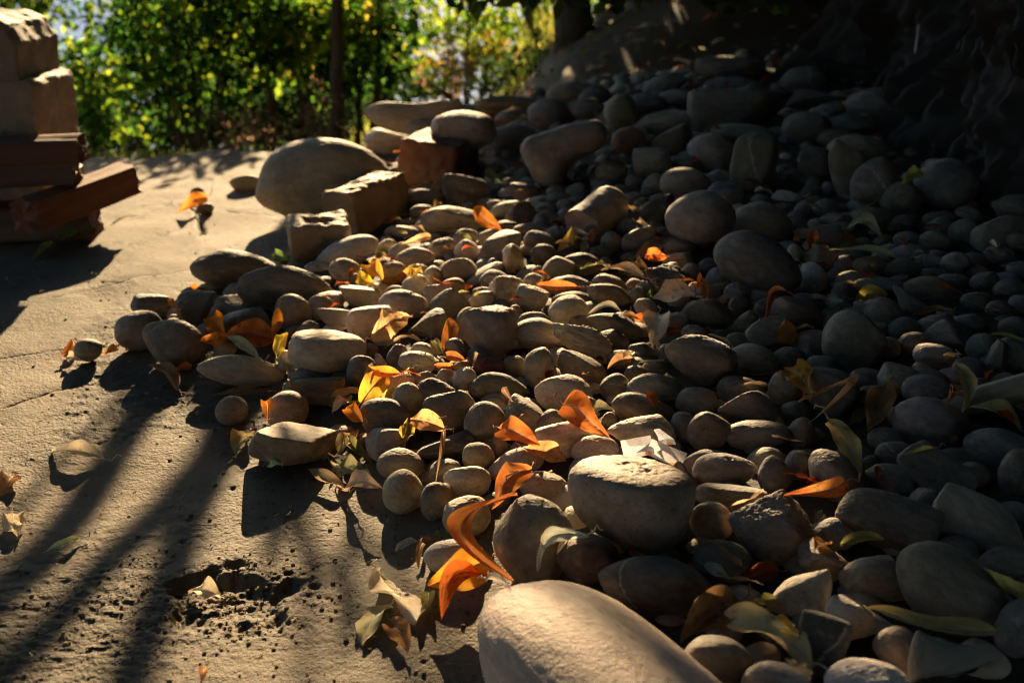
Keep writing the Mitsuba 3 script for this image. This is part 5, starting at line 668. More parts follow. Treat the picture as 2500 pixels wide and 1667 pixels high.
((0.255, 1.262, 0.0882), (0.2846, 1.236, 0.0821), 0.01872, (0.6323, 0.6165, 0.4692), (-0.209, -0.4474, 0.8696), 0.2, 0.1, (0, 0, 0), 'greypale', 0, 'small grey-green leaf on the dark stones above the big brown leaf'),
((0.3306, 1.074, 0.1072), (0.3147, 1.145, 0.079), 0.0216, (0.6803, 0.3935, 0.6183), (-0.7046, 0.1189, 0.6996), 0.2, 0.1, (0, 0, 0), 'olivegold', 0, 'dark gold leaf behind the standing slate slab'),
((0.1046, 1.299, 0.1081), (0.0341, 1.288, 0.0611), 0.0238, (-0.4818, 0.6678, 0.5674), (-0.2953, -0.7334, 0.6124), 0.3, 0.1, (-0.0179, 0.0094, 0.0254), 'whitegreen', 1, 'shrivelled whitish leaf hanging from the flat-topped cream boulder'),
((0.0803, 1.329, 0.092), (0.0603, 1.294, 0.0835), 0.009618, (-0.8559, 0.4114, 0.3135), (0.1811, -0.3295, 0.9266), 0.3, 0.1, (0, 0, 0), 'cream', 0, 'thin cream leaf strip beside the shrivelled whitish leaf'),
((-0.0344, 1.344, 0.0446), (-0.1142, 1.285, 0.04), 0.06231, (-0.4295, 0.5227, 0.7364), (0.4139, -0.6108, 0.675), 0.3, 0.1, (0, 0, 0), 'brightorange', 0, 'bright glowing orange leaf left of the front oblong boulder'),
((-0.0338, 1.31, 0.0352), (-0.0919, 1.218, 0.0324), 0.03523, (-0.7203, 0.4367, 0.539), (0.4449, -0.3053, 0.8419), 0.4, 0.1, (-0.0145, 0.0057, 0.0153), 'redorange', 0, 'red-orange curled leaf below the bright glowing orange leaf'),
((-0.0321, 1.242, 0.0756), (-0.0031, 1.153, 0.1219), 0.0124, (0.4969, 0.5242, 0.6916), (-0.8219, 0.0285, 0.5689), 0.2, 0.05, (0, 0, 0), 'cream', 0, 'cream leaf tip touching the front oblong boulder'),
((-0.1903, 1.357, 0.0158), (-0.1272, 1.241, 0.0113), 0.09523, (0.7974, 0.4502, -0.4018), (0.3678, 0.1654, 0.9151), 0.06, 0.02, (0, 0, 0), 'white', 0, 'large bright dried cream leaf on the dirt at the bottom centre'),
((-0.1669, 1.288, 0.011), (-0.1936, 1.195, 0.0118), 0.04337, (-0.9184, 0.2598, -0.2983), (-0.2847, 0.0893, 0.9545), 0.1, 0.03, (0, 0, 0), 'olivecream', 0, 'ragged olive-cream leaf at the left side of the large dried cream leaf'),
((-0.1619, 1.241, 0.0116), (-0.1326, 1.177, 0.0116), 0.03578, (0.862, 0.3968, 0.3154), (-0.2869, -0.1311, 0.949), 0.25, 0.1, (0, 0, 0), 'tanrust', 0, 'brown leaf hanging below the large dried cream leaf'),
((-0.1176, 1.321, 0.0117), (-0.1182, 1.251, 0.0115), 0.02383, (-0.9648, 0.0091, -0.2628), (-0.2628, -0.0008, 0.9648), 0.2, 0.1, (0, 0, 0), 'olive', 0, 'olive green leaf between the dried cream leaf and the bright orange leaf'),
((-0.1426, 1.449, 0.0107), (-0.1745, 1.421, 0.0097), 0.01918, (-0.6565, 0.7377, 0.1577), (0.0862, -0.1344, 0.9872), 0.2, 0.1, (0, 0, 0), 'greypale', 0, 'grey-green leaf in shade left of the grooved pale tan stone'),
((-0.1161, 1.455, 0.0124), (-0.1439, 1.446, 0.0106), 0.01306, (-0.3145, 0.9051, 0.286), (0.0314, -0.2912, 0.9561), 0.2, 0.1, (0, 0, 0), 'brown', 0, 'dull brown leaf right of the grey-green leaf'),
((-0.1313, 1.446, 0.011), (-0.1348, 1.372, 0.0117), 0.01141, (-0.9945, 0.0486, 0.0927), (0.0931, 0.0046, 0.9956), 0.3, 0.1, (0, 0, 0), 'brown', 0, 'thin dark leaf at the left end of the grooved pale tan stone'),
((-0.1044, 1.471, 0.0141), (-0.1232, 1.466, 0.0118), 0.01109, (-0.2985, 0.9001, 0.3174), (-0.0163, -0.3373, 0.9412), 0.2, 0.1, (0, 0, 0), 'green', 1, 'small green leaf above the grooved pale tan stone'),
((-0.1847, 1.523, 0.01), (-0.1962, 1.508, 0.0097), 0.008541, (-0.7922, 0.5741, 0.2068), (0.1559, -0.1372, 0.9782), 0.1, 0.05, (0, 0, 0), 'green', 1, 'tiny green leaf chip on shaded dirt below the smooth tan ball'),
((-0.7178, 1.742, 0.0047), (-0.8229, 1.772, 0.0071), 0.03241, (0.261, 0.8865, 0.382), (-0.0846, -0.3732, 0.9239), 0.5, 0.1, (0, 0, 0), 'cream', 0, 'cream folded leaf lying alone on the sunlit dirt at the left'),
((-0.7971, 1.546, 0.0033), (-0.7586, 1.475, 0.0038), 0.04109, (0.8177, 0.4391, -0.3723), (0.3243, 0.1829, 0.9281), 0.2, 0.1, (0, 0, 0), 'cream', 1, 'pale lobed leaf at the left edge on the dirt'),
((-0.6598, 1.471, 0.003), (-0.7009, 1.431, 0.0044), 0.01551, (-0.675, 0.6975, 0.2406), (0.1847, -0.156, 0.9703), 0.4, 0.05, (0, 0, 0), 'greenpale', 0, 'narrow pale green leaf on the dirt at the lower left'),
((-0.409, 1.319, -0.0021), (-0.4591, 1.336, -0.0046), 0.03024, (0.2894, 0.9064, 0.3076), (-0.1405, -0.2777, 0.9503), 0.3, 0.15, (0, 0, 0), 'cream', 1, 'crumpled cream leaf beside the pit in the dirt'),
((-0.8492, 1.673, 0.0062), (-0.8427, 1.608, 0.0078), 0.03704, (-0.9186, -0.0818, 0.3867), (0.3828, 0.0595, 0.9219), 0.3, 0.1, (0, 0, 0), 'brown', 0, 'brown leaf cut by the left edge of the picture'),
((-0.3725, 1.117, 0.0331), (-0.3717, 1.086, 0.031), 0.01221, (-0.9926, -0.0346, 0.1161), (0.1182, -0.0647, 0.9909), 0.5, 0.2, (0, 0, 0), 'orangetan', 0, 'small orange-brown curl at the bottom edge of the dirt'),
((-1.286, 3.191, 0.0429), (-1.357, 3.183, 0.0113), 0.03151, (-0.3435, 0.7311, 0.5895), (-0.2324, -0.6744, 0.7009), 0.3, 0.1, (0, 0, 0), 'green', 0, "dark green leaf in the pillar's shadow"),
((-1.354, 3.134, 0.0197), (-1.366, 3.012, 0.0067), 0.03435, (-0.8424, 0.0261, 0.5382), (0.5298, -0.1416, 0.8362), 0.3, 0.1, (0, 0, 0), 'olive', 0, "olive leaf in the pillar's shadow, nearer the left edge"),
((-1.026, 3.635, 0.042), (-1.088, 3.505, 0.0197), 0.05405, (-0.4647, 0.0699, 0.8827), (0.7774, -0.4451, 0.4445), 0.2, 0.1, (0, 0, 0), 'orange', 0, 'glowing orange leaf beside two pebbles on the dirt pad'),
((1.061, 2.844, 0.2917), (0.9928, 2.757, 0.2798), 0.04065, (-0.6188, 0.3958, 0.6785), (0.4859, -0.4859, 0.7265), 0.2, 0.1, (0, 0, 0), 'yellowgreen', 0, 'yellow-green leaf left of the big round dark stone at far right'),
((1.109, 2.431, 0.1997), (1.128, 2.493, 0.2002), 0.01437, (0.8795, -0.2797, 0.385), (-0.3697, 0.1079, 0.9229), 0.3, 0.1, (0, 0, 0), 'cream', 0, 'tiny pale leaf near the right edge on dark stones'),
((-0.0425, 3.447, 0.1322), (-0.0811, 3.553, 0.1543), 0.03395, (0.827, 0.1906, 0.5288), (-0.451, -0.3366, 0.8266), 0.3, 0.1, (0, 0, 0), 'olive', 0, 'dull olive leaf in the dark gap right of the reddish brick'),
((-0.0318, 3.368, 0.1457), (-0.0557, 3.444, 0.1295), 0.02043, (0.0981, 0.2388, 0.9661), (-0.9503, -0.2659, 0.1622), 0.2, 0.1, (0, 0, 0), 'greenpale', 0, 'pale green leaf scrap in the dark gap left of the big tooth-shaped stone'),
]
# ---------------------------------------------------------------- bookkeeping
def numbered(name):
    k, n = name, 0
    while k in TAKEN:
        n += 1
        k = '%s_%03d' % (name, n)
    TAKEN.add(k)
    return k
TAKEN = set()
def thing(name, label, cat, group=None):
    """The key of a thing whose parts' keys start with it."""
    k = numbered(name)
    labels[k] = {'label': label, 'category': cat}
    if group:
        labels[k]['group'] = group
    return k
def part(parent, name, shape, label=None, kind=None):
    k = numbered(parent + '__' + name)
    scene[k] = shape
    if label or kind:
        labels[k] = {x: y for x, y in (('label', label), ('kind', kind)) if y}
    return k
def single(name, shape, label, cat, group=None):
    k = thing(name, label, cat, group)
    scene[k] = shape
    return k
def setting(name, shape, label=None, kind='structure'):
    k = numbered(name)
    scene[k] = shape
    labels[k] = {'kind': kind}
    if label:
        labels[k]['label'] = label
    return k
def stuff(name, shape, label, cat):
    k = numbered(name)
    scene[k] = shape
    labels[k] = {'kind': 'stuff', 'label': label, 'category': cat}
    return k
# ---------------------------------------------------------------- materials
VC = {'type': 'mesh_attribute', 'name': 'vertex_color'}
def grain(p, n, uv):
    return mikit.fbm(p.x * 330, p.y * 330, p.z * 330, octaves=2) + .6 * mikit.noise(p.x * 120, p.y * 120, p.z * 120)
def soil_grain(p, n, uv):
    return mikit.fbm(p.x * 260, p.y * 260, p.z * 90, octaves=3)
scene['stone_skin'] = {'type': 'twosided', 'bsdf': {'type': 'bumpmap', 'arbitrary': mikit.proc(grain, eps=8e-4), 'scale': .0011,
                       'bsdf': {'type': 'principled', 'base_color': VC, 'roughness': .72, 'specular': .28}}}
scene['soil'] = {'type': 'twosided', 'bsdf': {'type': 'bumpmap', 'arbitrary': mikit.proc(soil_grain, eps=1e-3), 'scale': .0022,
                 'bsdf': {'type': 'principled', 'base_color': VC, 'roughness': .8, 'specular': .25}}}
scene['dry_leaf_bsdf'] = {'type': 'principledthin', 'base_color': VC, 'roughness': .42, 'spec_trans': 0.0, 'diff_trans': 1.3, 'eta': 1.4}
scene['pale_leaf_bsdf'] = {'type': 'principledthin', 'base_color': VC, 'roughness': .45, 'spec_trans': 0.0, 'diff_trans': .5, 'eta': 1.4}
scene['green_leaf_bsdf'] = {'type': 'principledthin', 'base_color': VC, 'roughness': .35, 'spec_trans': 0.0, 'diff_trans': 1.25, 'eta': 1.45}
scene['plain'] = {'type': 'twosided', 'bsdf': {'type': 'diffuse', 'reflectance': VC}}
scene['wood'] = {'type': 'twosided', 'bsdf': {'type': 'principled', 'base_color': VC, 'roughness': .7, 'specular': .3}}

def shape(v, f, col, bsdf, smooth=True):
    v = np.asarray(v, float)
    col = np.broadcast_to(np.asarray(col, float), v.shape)
    if smooth is not True and smooth is not False:                   # split at sharp edges, carrying the colours along
        m = trimesh.graph.smooth_shade(trimesh.Trimesh(v, f, process=False), angle=math.radians(smooth), facet_minarea=None)
        col = col[cKDTree(v).query(m.vertices)[1]]
        v, f, smooth = np.array(m.vertices), np.array(m.faces), True
    return mikit.ply((v, f), bsdf, smooth=smooth, color=col)
def join(parts):
    vs, fs, cs, n = [], [], [], 0
    for v, f, c in parts:
        vs.append(v); fs.append(np.asarray(f) + n); cs.append(np.broadcast_to(c, v.shape)); n += len(v)
    return np.vstack(vs), np.vstack(fs), np.vstack(cs)
def tube(pts, radii, sides=7, seed=None, rough=0.0):
    p = np.asarray(pts, float)
    t = unit_rows(np.gradient(p, axis=0))
    a = unit_rows(np.cross(t, np.where(np.abs(t[:, 2:]) < .9, [[0, 0, 1.]], [[1., 0, 0]])))
    b = np.cross(t, a)
    ang = np.arange(sides) * 2 * np.pi / sides
    rr = np.broadcast_to(np.asarray(radii, float), (len(p),))[:, None] * np.ones(sides)
    if rough:
        rr = rr * (1 + rough * (np.random.default_rng(seed).random(rr.shape) - .5))
    v = p[:, None] + rr[:, :, None] * (np.cos(ang)[None, :, None] * a[:, None] + np.sin(ang)[None, :, None] * b[:, None])
    i, j = np.meshgrid(np.arange(len(p) - 1), np.arange(sides), indexing='ij')
    q = np.stack([i * sides + j, i * sides + (j + 1) % sides, (i + 1) * sides + (j + 1) % sides, (i + 1) * sides + j], -1).reshape(-1, 4)
    f = np.vstack([q[:, [0, 1, 2]], q[:, [0, 2, 3]]])
    n = len(p) * sides
    v = np.vstack([v.reshape(-1, 3), p[:1], p[-1:]])
    k = np.arange(sides)
    f = np.vstack([f, np.stack([np.full(sides, n), (k + 1) % sides, k], 1), np.stack([np.full(sides, n + 1), n - sides + k, n - sides + (k + 1) % sides], 1)])
    return v, f
def grid_faces(nr, nc):
    i, j = np.meshgrid(np.arange(nr - 1), np.arange(nc - 1), indexing='ij')
    a = (i * nc + j).ravel()
    return np.vstack([np.stack([a, a + 1, a + nc + 1], 1), np.stack([a, a + nc + 1, a + nc], 1)])
def at(px, py, y):
    """The point at distance y (metres ahead) seen in the photograph at full-size pixel (px, py)."""
    f = 2680.6
    dy = f * math.cos(PITCH) + (833.5 - py) * math.sin(PITCH)
    dz = -f * math.sin(PITCH) + (833.5 - py) * math.cos(PITCH)
    k = y / dy
    return np.array([(px - 1250) * k, y, CAM_H + dz * k])
# ---------------------------------------------------------------- ground: trodden dirt, the bed of the heap, the bank
def seg_dist(x, y, line):
    """Distance to a polyline and the signed side of its nearest piece."""
    best, side = np.full(x.shape, 9.), np.zeros(x.shape)
    for (x0, y0), (x1, y1) in zip(line[:-1], line[1:]):
        dx, dy = x1 - x0, y1 - y0
        t = np.clip(((x - x0) * dx + (y - y0) * dy) / (dx * dx + dy * dy), 0, 1)
        d = np.hypot(x - x0 - t * dx, y - y0 - t * dy)
        s = np.sign((x - x0) * dy - (y - y0) * dx)
        side = np.where(d < best, s, side)
        best = np.minimum(best, d)
    return best, side
PITS = np.random.default_rng(5).uniform([-1.3, 1.0], [.05, 3.6], size=(170, 2))
def soil_detail(x, y):
    """(height, looseness): footworn relief of the dirt, crumbs and cracks."""
    p = np.stack([x, y, np.zeros_like(x)], -1)
    h = (meshkit.fbm(p * 3.1, 3, 3) - .5) * .020
    w = p + .05 * (meshkit.fbm(p * 6, 2, 8)[..., None] - .5)
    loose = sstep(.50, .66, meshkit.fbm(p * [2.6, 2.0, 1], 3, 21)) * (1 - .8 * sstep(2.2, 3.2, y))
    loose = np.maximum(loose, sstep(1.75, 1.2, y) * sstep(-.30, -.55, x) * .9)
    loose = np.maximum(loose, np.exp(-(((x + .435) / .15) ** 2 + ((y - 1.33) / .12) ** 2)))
    h += (meshkit.fbm(w * [26, 60, 1], 3, 4) - .5) * .0036 * (.3 + .9 * loose)
    h += (meshkit.fbm(w * [70, 110, 1], 2, 5) - .5) * .0032 * (.25 + .9 * loose)
    h += np.where(meshkit.noise(p * 95, 6) > .80, .0012, 0) * (.1 + loose)
    # a kicked-out hole with a steep far rim and crumbly floor
    q = meshkit.fbm(p * 17, 4, 31) - .5
    e = ((x + .385 + .25 * (y - 1.31)) / .115) ** 2 + ((y - 1.305) / .085) ** 2 + 2.4 * q
    hole = sstep(1.1, .55, e) * sstep(1.16, 1.33, y + .05 * q)
    h += -.014 * hole + sstep(1.6, .5, e) * ((meshkit.fbm(p * 48, 3, 9) - .5) * .013 + (meshkit.noise(p * 140, 19) - .5) * .005)
    for k, line in enumerate(CRACKS):
        xx = x + .016 * (meshkit.fbm(p * 16, 3, 40 + k) - .5) * 2
        yy = y + .024 * (meshkit.fbm(p * 13, 3, 60 + k) - .5) * 2
        d, s = seg_dist(xx, yy, line)
        h += -.016 * np.exp(-(d / .008) ** 2) + s * .008 * np.exp(-d / .05)
    for px, py in PITS:
        m = (np.abs(x - px) < .02) & (np.abs(y - py) < .02)
        if m.any():
            rad = .0018 + .0032 * ((px * 991 + py * 577) % 1) ** 2
            h[m] -= .9 * rad * np.exp(-(((x[m] - px) ** 2 + (y[m] - py) ** 2) / rad ** 2))
    return h, loose
def soil_colour(x, y, loose, on_heap):
    p = np.stack([x, y, np.zeros_like(x)], -1)
    m = 1 + .36 * (meshkit.fbm(p * 5, 3, 51) - .5) + .30 * (meshkit.fbm(p * 28, 3, 52) - .5) + .22 * (meshkit.noise(p * 130, 53) - .5)
    c = np.array([.112, .090, .065]) * m[..., None]
    dust = np.clip((meshkit.fbm(p * [3, 9, 1], 3, 54) - .5) * 3, 0, 1)[..., None] * (1 - loose[..., None])
    c = c * (1 - .3 * dust) + np.array([.155, .13, .098]) * .3 * dust
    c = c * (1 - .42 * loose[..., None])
    dark = (meshkit.noise(p * 150, 57) > .87)[..., None] & (meshkit.noise(p * 31, 58) > .45)[..., None]
    c = np.where(dark, c * .38, c)
    return c * (1 - .86 * on_heap[..., None])  # bed under the stones darkened for the shade in the gaps
def land(x, y, fine=True):
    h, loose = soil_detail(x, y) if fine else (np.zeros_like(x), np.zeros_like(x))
    hh = heap_height(x, y)
    b = bank_height(x, y)
    flat = np.exp(-hh * 18)
    # the worn pad ends at a ragged lip; beyond it the bank falls to the river
    lip = 4.60 + .10 * np.clip((x + 1.6) / .6, -2, 1) + .05 * np.sin(x * 9) + .06 * (meshkit.fbm(np.stack([x * 4, x * 0, x * 0], -1), 2, 77) - .5)
    fall = -.20 * sstep(0, .16, y - lip) - .14 * np.clip(y - lip - .1, 0, 40) - .05 * np.clip(y - 9, 0, 40)
    open_ = sstep(.35, -.35, x)
    fall = fall * open_ + (1 - open_) * np.minimum(0, -.12 * np.clip(y - 6.6, 0, 40))
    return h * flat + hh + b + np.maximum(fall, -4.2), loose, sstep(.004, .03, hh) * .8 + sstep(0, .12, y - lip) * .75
def land_z(x, y):
    return float(land(np.array([[float(x)]]), np.array([[float(y)]]), False)[0][0, 0])
us = np.r_[np.linspace(-.70, -.02, 520), np.linspace(-.02, .75, 90)[1:]]
ys = .86 * (5.2 / .86) ** np.linspace(0, 1, 600)
Y, U_ = np.meshgrid(ys, us, indexing='ij')
X = U_ * Y
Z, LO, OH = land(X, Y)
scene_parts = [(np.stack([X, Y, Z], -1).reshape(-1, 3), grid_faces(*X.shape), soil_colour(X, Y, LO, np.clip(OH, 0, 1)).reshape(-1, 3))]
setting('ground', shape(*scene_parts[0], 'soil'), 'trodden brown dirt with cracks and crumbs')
def plain_sheet(xs, ys, col, lower=0.0):
    Y, X = np.meshgrid(ys, xs, indexing='ij')
    Z, LO, OH = land(X, Y, False)
    p = np.stack([X, Y, X * 0], -1)
    c = np.array(col) * (1 + .8 * (meshkit.fbm(p * 4, 3, 71) - .5))[..., None]
    return np.stack([X, Y, Z - lower], -1).reshape(-1, 3), grid_faces(*X.shape), c.reshape(-1, 3)
setting('ground', shape(*join([plain_sheet(np.linspace(-30, 30, 60), np.r_[np.linspace(-30, .6, 30), .875], (.08, .064, .046), .006),
                               plain_sheet(np.linspace(-30, -.5, 60), np.linspace(.8, 5.3, 30), (.12, .094, .066), .03),
                               plain_sheet(np.linspace(.55, 30, 50), np.linspace(.8, 5.3, 30), (.06, .048, .036), .03)]), 'soil'))
setting('river_bank', shape(*plain_sheet(np.r_[np.linspace(-60, -9, 20), np.linspace(-8.9, 8, 200), np.linspace(8.5, 60, 20)], np.r_[np.linspace(5.1, 13, 130), np.linspace(13.4, 40, 40)], (.055, .043, .03), .004), 'soil'))
# ---------------------------------------------------------------- the heap of stones
for row in STONES:
    (px, py, pz, yaw, tilt, roll, a, b, c, kind, tone, seed, sub, chalk, name, label) = row
    v, f, d = stone_shape(kind, a, b, c, seed, sub)
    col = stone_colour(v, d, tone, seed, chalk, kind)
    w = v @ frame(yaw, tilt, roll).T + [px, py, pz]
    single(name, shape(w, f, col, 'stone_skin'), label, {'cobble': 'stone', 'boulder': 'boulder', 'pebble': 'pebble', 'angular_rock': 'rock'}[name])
# ---------------------------------------------------------------- stones of their own shape
def rounded_block(hull_pts, rad, cell, seed, rough=.004, rough2=.002):
    """A rough block: the hull of balls at the corners, cut fine, then worn."""
    balls = [m3.Manifold.sphere(rad, 12).translate([float(x) for x in p]) for p in hull_pts]
    m = m3.Manifold.batch_hull(balls).refine_to_length(cell)
    q = m.to_mesh()
    t = trimesh.Trimesh(q.vert_properties[:, :3], q.tri_verts, process=True)
    v, n = np.array(t.vertices), np.array(t.vertex_normals)
    h = (meshkit.fbm(v * 14 + seed, 3, seed) - .5) * rough * 2.4 + (meshkit.fbm(v * 60 + seed, 3, seed + 1) - .5) * rough2 * 2.4
    return v + n * h[:, None], np.array(t.faces), v
def block_colour(v, tone, seed, amp=.5):
    m = 1 + amp * (meshkit.fbm(v * 22 + seed, 4, seed) - .5) + .35 * (meshkit.noise(v * 160, seed + 1) - .5)
    c = np.array(tone) * m[:, None]
    g = np.clip((meshkit.fbm(v * 9 + 5 + seed, 3, seed + 2) - .5) * 4, 0, 1)[:, None]
    return np.clip(c * (1 - .35 * g) + np.array([.23, .18, .125]) * .35 * g, .02, .8)
def box_pts(w, d, h):
    return [(x * w / 2, y * d / 2, z * h) for x in (-1, 1) for y in (-1, 1) for z in (0, 1)]
def put(v, yaw, loc, tip=0., lean=0.):
    y = math.radians(yaw)
    r = np.array([[math.cos(y), -math.sin(y), 0], [math.sin(y), math.cos(y), 0], [0, 0, 1]])
    t, l = math.radians(tip), math.radians(lean)
    r = r @ np.array([[1, 0, 0], [0, math.cos(t), -math.sin(t)], [0, math.sin(t), math.cos(t)]]) @ np.array([[math.cos(l), 0, math.sin(l)], [0, 1, 0], [-math.sin(l), 0, math.cos(l)]])
    return v @ r.T + loc
def brick(name, label, w, d, h, yaw, loc, tone, seed, tip=0., lean=0., hollow=False):
    v, f, v0 = rounded_block(box_pts(w - .02, d - .02, h - .02), .011, .008, seed, .010, .005)
    if hollow:
        top = v0[:, 2] > h - .02
        g = np.exp(-((v0[:, 0] / (.26 * w)) ** 4 + ((v0[:, 1] + .01) / (.20 * d)) ** 4))
        v[:, 2] -= top * np.clip(g * 1.6 * meshkit.fbm(v0 * 26, 3, 4) - .18, 0, 1) * .030
    col = block_colour(v0, tone, seed)
    return single(name, shape(put(v, yaw, loc, tip, lean), f, col, 'stone_skin', 40), label, 'brick')
brick('brick', 'weathered tan brick with a broken hollow in its sunlit top, left of the pile', .158, .135, .115, *SPOT['brick_hollow'][:2], (.23, .165, .115), 11, tip=3, hollow=True)
brick('brick', 'long brown brick lying end-on with sunlit top, right of the turtle-shaped boulder', .115, .27, .145, *SPOT['brick_front'][:2], (.20, .135, .09), 12, tip=4, lean=-5)
brick('brick', 'broken reddish brick block under the cleft round stone at the back', .20, .25, .155, *SPOT['brick_red'][:2], (.125, .056, .038), 13, tip=-2, lean=6)
# wedge with a narrow foot, like a molar
def outline_stone(pts, depth, k, cell, seed, rad):
    """A stone from an outline (metres, x right, z up), thick in y and rounded all round."""
    pts = np.array(pts, float)
    balls = []
    poly = Polygon(pts).buffer(-rad)
    poly = poly if poly.geom_type == 'Polygon' else max(poly.geoms, key=lambda g: g.area)
    tri = trimesh.creation.extrude_polygon(poly, depth - 2 * rad, engine='earcut')
    m = m3.Manifold(m3.Mesh(np.array(tri.vertices, np.float32), np.array(tri.faces, np.uint32)))
    m = m.minkowski_sum(m3.Manifold.sphere(rad, 16)) if hasattr(m, 'minkowski_sum') else m
    m = m.refine_to_length(cell)
    q = m.to_mesh()
    t = trimesh.Trimesh(q.vert_properties[:, :3], q.tri_verts, process=True)
    trimesh.smoothing.filter_taubin(t, iterations=k)
    v = np.array(t.vertices)[:, [0, 2, 1]] * [1, -1, 1]
    v[:, 1] += depth / 2
    n = unit_rows(np.array(t.vertex_normals)[:, [0, 2, 1]] * [1, -1, 1])
    v = v + n * ((meshkit.fbm(v * 9 + seed, 3, seed) - .5) * .02 + (meshkit.fbm(v * 60, 2, seed) - .5) * .004)[:, None]
    return v, np.array(t.faces)
p, k, yaw, tilt = SPOT['tooth']
v, f = outline_stone([((x - 2055) * k * .2551, (680 - y) * k * .2551) for x, y in [(1630, 640), (1640, 570), (1700, 520), (1900, 455), (2100, 390), (2352, 350), (2500, 390), (2520, 480), (2420, 620), (2250, 690), (2120, 800), (2070, 960), (1980, 1010), (1850, 985), (1780, 900), (1690, 760)]], .20, 14, .012, 21, .045)
col = stone_colour(v, unit_rows(v), 'greybrown', 321)
single('boulder', shape(v @ frame(yaw, tilt, 0).T + p, f, col, 'stone_skin'), 'big grey tooth-shaped boulder narrowing to a foot, behind the small dark pebbles', 'boulder')
# a worn cylinder, broken off at its near end
p, k, yaw, tilt = SPOT['cylinder']
tt = np.linspace(-1, 1, 40)
n = 56
ang = np.arange(n) * 2 * np.pi / n
ring = []
for t in tt:
    r = .054 * min(1, (max(0, 1 - ((t - .55) / .45) ** 2)) ** .5 if t > .55 else 1) * (1 + .03 * math.sin(3 * t))
    ring.append(np.stack([r * np.cos(ang), np.full(n, t * .085), r * .96 * np.sin(ang)], 1))
v = np.vstack(ring); f = []
for i in range(len(tt) - 1):
    for j in range(n):
        a0, a1 = i * n + j, i * n + (j + 1) % n
        f += [[a0, a0 + n, a1 + n], [a0, a1 + n, a1]]
face = [v[:n].mean(0)[None]]
for s in (.33, .66):
    face.append(np.stack([.054 * s * np.cos(ang), np.full(n, -.085), .052 * s * np.sin(ang)], 1))
base = len(v)
v = np.vstack([v] + face)
for j in range(n):
    j1 = (j + 1) % n
    a0, a1, b0, b1 = base + 1 + j, base + 1 + j1, base + 1 + n + j, base + 1 + n + j1
    f += [[base, a0, a1], [a0, b0, b1], [a0, b1, a1], [b0, j, j1], [b0, j1, b1]]
isface = (np.arange(len(v)) >= base) | (v[:, 1] < -.083)
w = v * 1.0
w += unit_rows(v * [1, 0, 1] + 1e-9) * ((meshkit.fbm(v * 40, 3, 5) - .5) * .006)[:, None]
w[:, 1] += np.where(isface, (meshkit.fbm(v * 45 + 3, 3, 6) - .5) * .040, 0)
col = np.where(isface[:, None], block_colour(v, (.27, .19, .18), 5, 1.2), stone_colour(v, unit_rows(v), 'tan', 77))
single('broken_stone', shape(put(w, -38, p, 14), f, col, 'stone_skin', 50), 'cylindrical tan stone with a broken pinkish face, standing clear of the pebbles', 'stone')
# woolly dark red scrap
p, k, yaw, tilt = SPOT['fuzzy']
rng = np.random.default_rng(8)
v, f, d = stone_shape('f', .030, .017, .022, 8, 4)
key = thing('fuzzy_lump', 'fuzzy dark red felt-like lump among stones, just below the large weathered cobble', 'scrap')
part(key, 'body', shape(v @ frame(yaw, tilt, 4).T + p, f, np.array([.105, .045, .052]) * (1 + .6 * (meshkit.noise(d * 9, 4) - .5))[:, None], 'plain'))
hv, hf = [], []
for i in rng.choice(len(v), 2400):
    nrm = unit_rows(d[i:i + 1] + rng.normal(scale=.35, size=(1, 3)))[0]
    s = unit_rows(np.cross(nrm, rng.normal(size=3))[None])[0] * .00022
    L = rng.uniform(.002, .0045)
    hf.append([len(hv), len(hv) + 1, len(hv) + 2]); hv += [v[i] - s, v[i] + s, v[i] + nrm * L]
hv = np.array(hv)
part(key, 'fuzz', shape(hv @ frame(yaw, tilt, 4).T + p, hf, np.array([.20, .12, .13]) + rng.uniform(-.05, .12, (len(hv), 1)), 'plain', False))
# crumpled printed paper
def crumple(w, h, seed, fold, n=46):
    u, s = np.meshgrid(np.linspace(-.5, .5, n), np.linspace(-.5, .5, n))
    q = np.stack([u.ravel(), s.ravel(), 0 * u.ravel()], 1)
    rng = np.random.default_rng(seed)
    z = np.zeros(len(q))
    for _ in range(9):
        a = rng.uniform(0, np.pi); nrm = np.array([np.cos(a), np.sin(a)])
        z += np.abs(q[:, :2] @ nrm - rng.uniform(-.4, .4)) * rng.uniform(-.75, .75)
    v = np.stack([q[:, 0] * w, z * h * fold, q[:, 1] * h], 1)
    line = (np.abs((q[:, 1] * 9) % 1 - .5) < .17) & (meshkit.noise(np.stack([q[:, 0] * 34, np.floor(q[:, 1] * 9), q[:, 0] * 0], 1), seed) > .5) & (np.abs(q[:, 0]) < .36)
    col = np.where(line[:, None], [.34, .33, .40], [.62, .61, .65])
    col = np.where((np.hypot(q[:, 0] - .3, q[:, 1] + .42) < .12)[:, None], [.66, .33, .17], col)
    return v, grid_faces(n, n), col
scene['paper_bsdf'] = {'type': 'principledthin', 'base_color': VC, 'roughness': .5, 'spec_trans': 0.0, 'diff_trans': .7, 'eta': 1.4}
p, k, yaw, tilt = SPOT['paper']
key = thing('paper_scrap', 'crumpled white printed paper scrap behind the flat-topped cream boulder', 'paper')
v, f, c = crumple(.048, .030, 3, 1.6)
part(key, 'sheet', shape(v @ frame(yaw, tilt, -14).T + p + [0, -.006, .004], f, c, 'paper_bsdf', False))
v, f, c = crumple(.024, .024, 9, 1.6)
part(key, 'twisted_end', shape(v @ frame(yaw + 30, tilt, -40).T + p + [.030, 0, .016], f, c, 'paper_bsdf', False))
v, f, c = crumple(.058, .026, 5, 1.5)
part(key, 'torn_sheet', shape(v @ frame(yaw, tilt, 20).T + p + [.046, .004, -.012], f, c * .92, 'paper_bsdf', False))
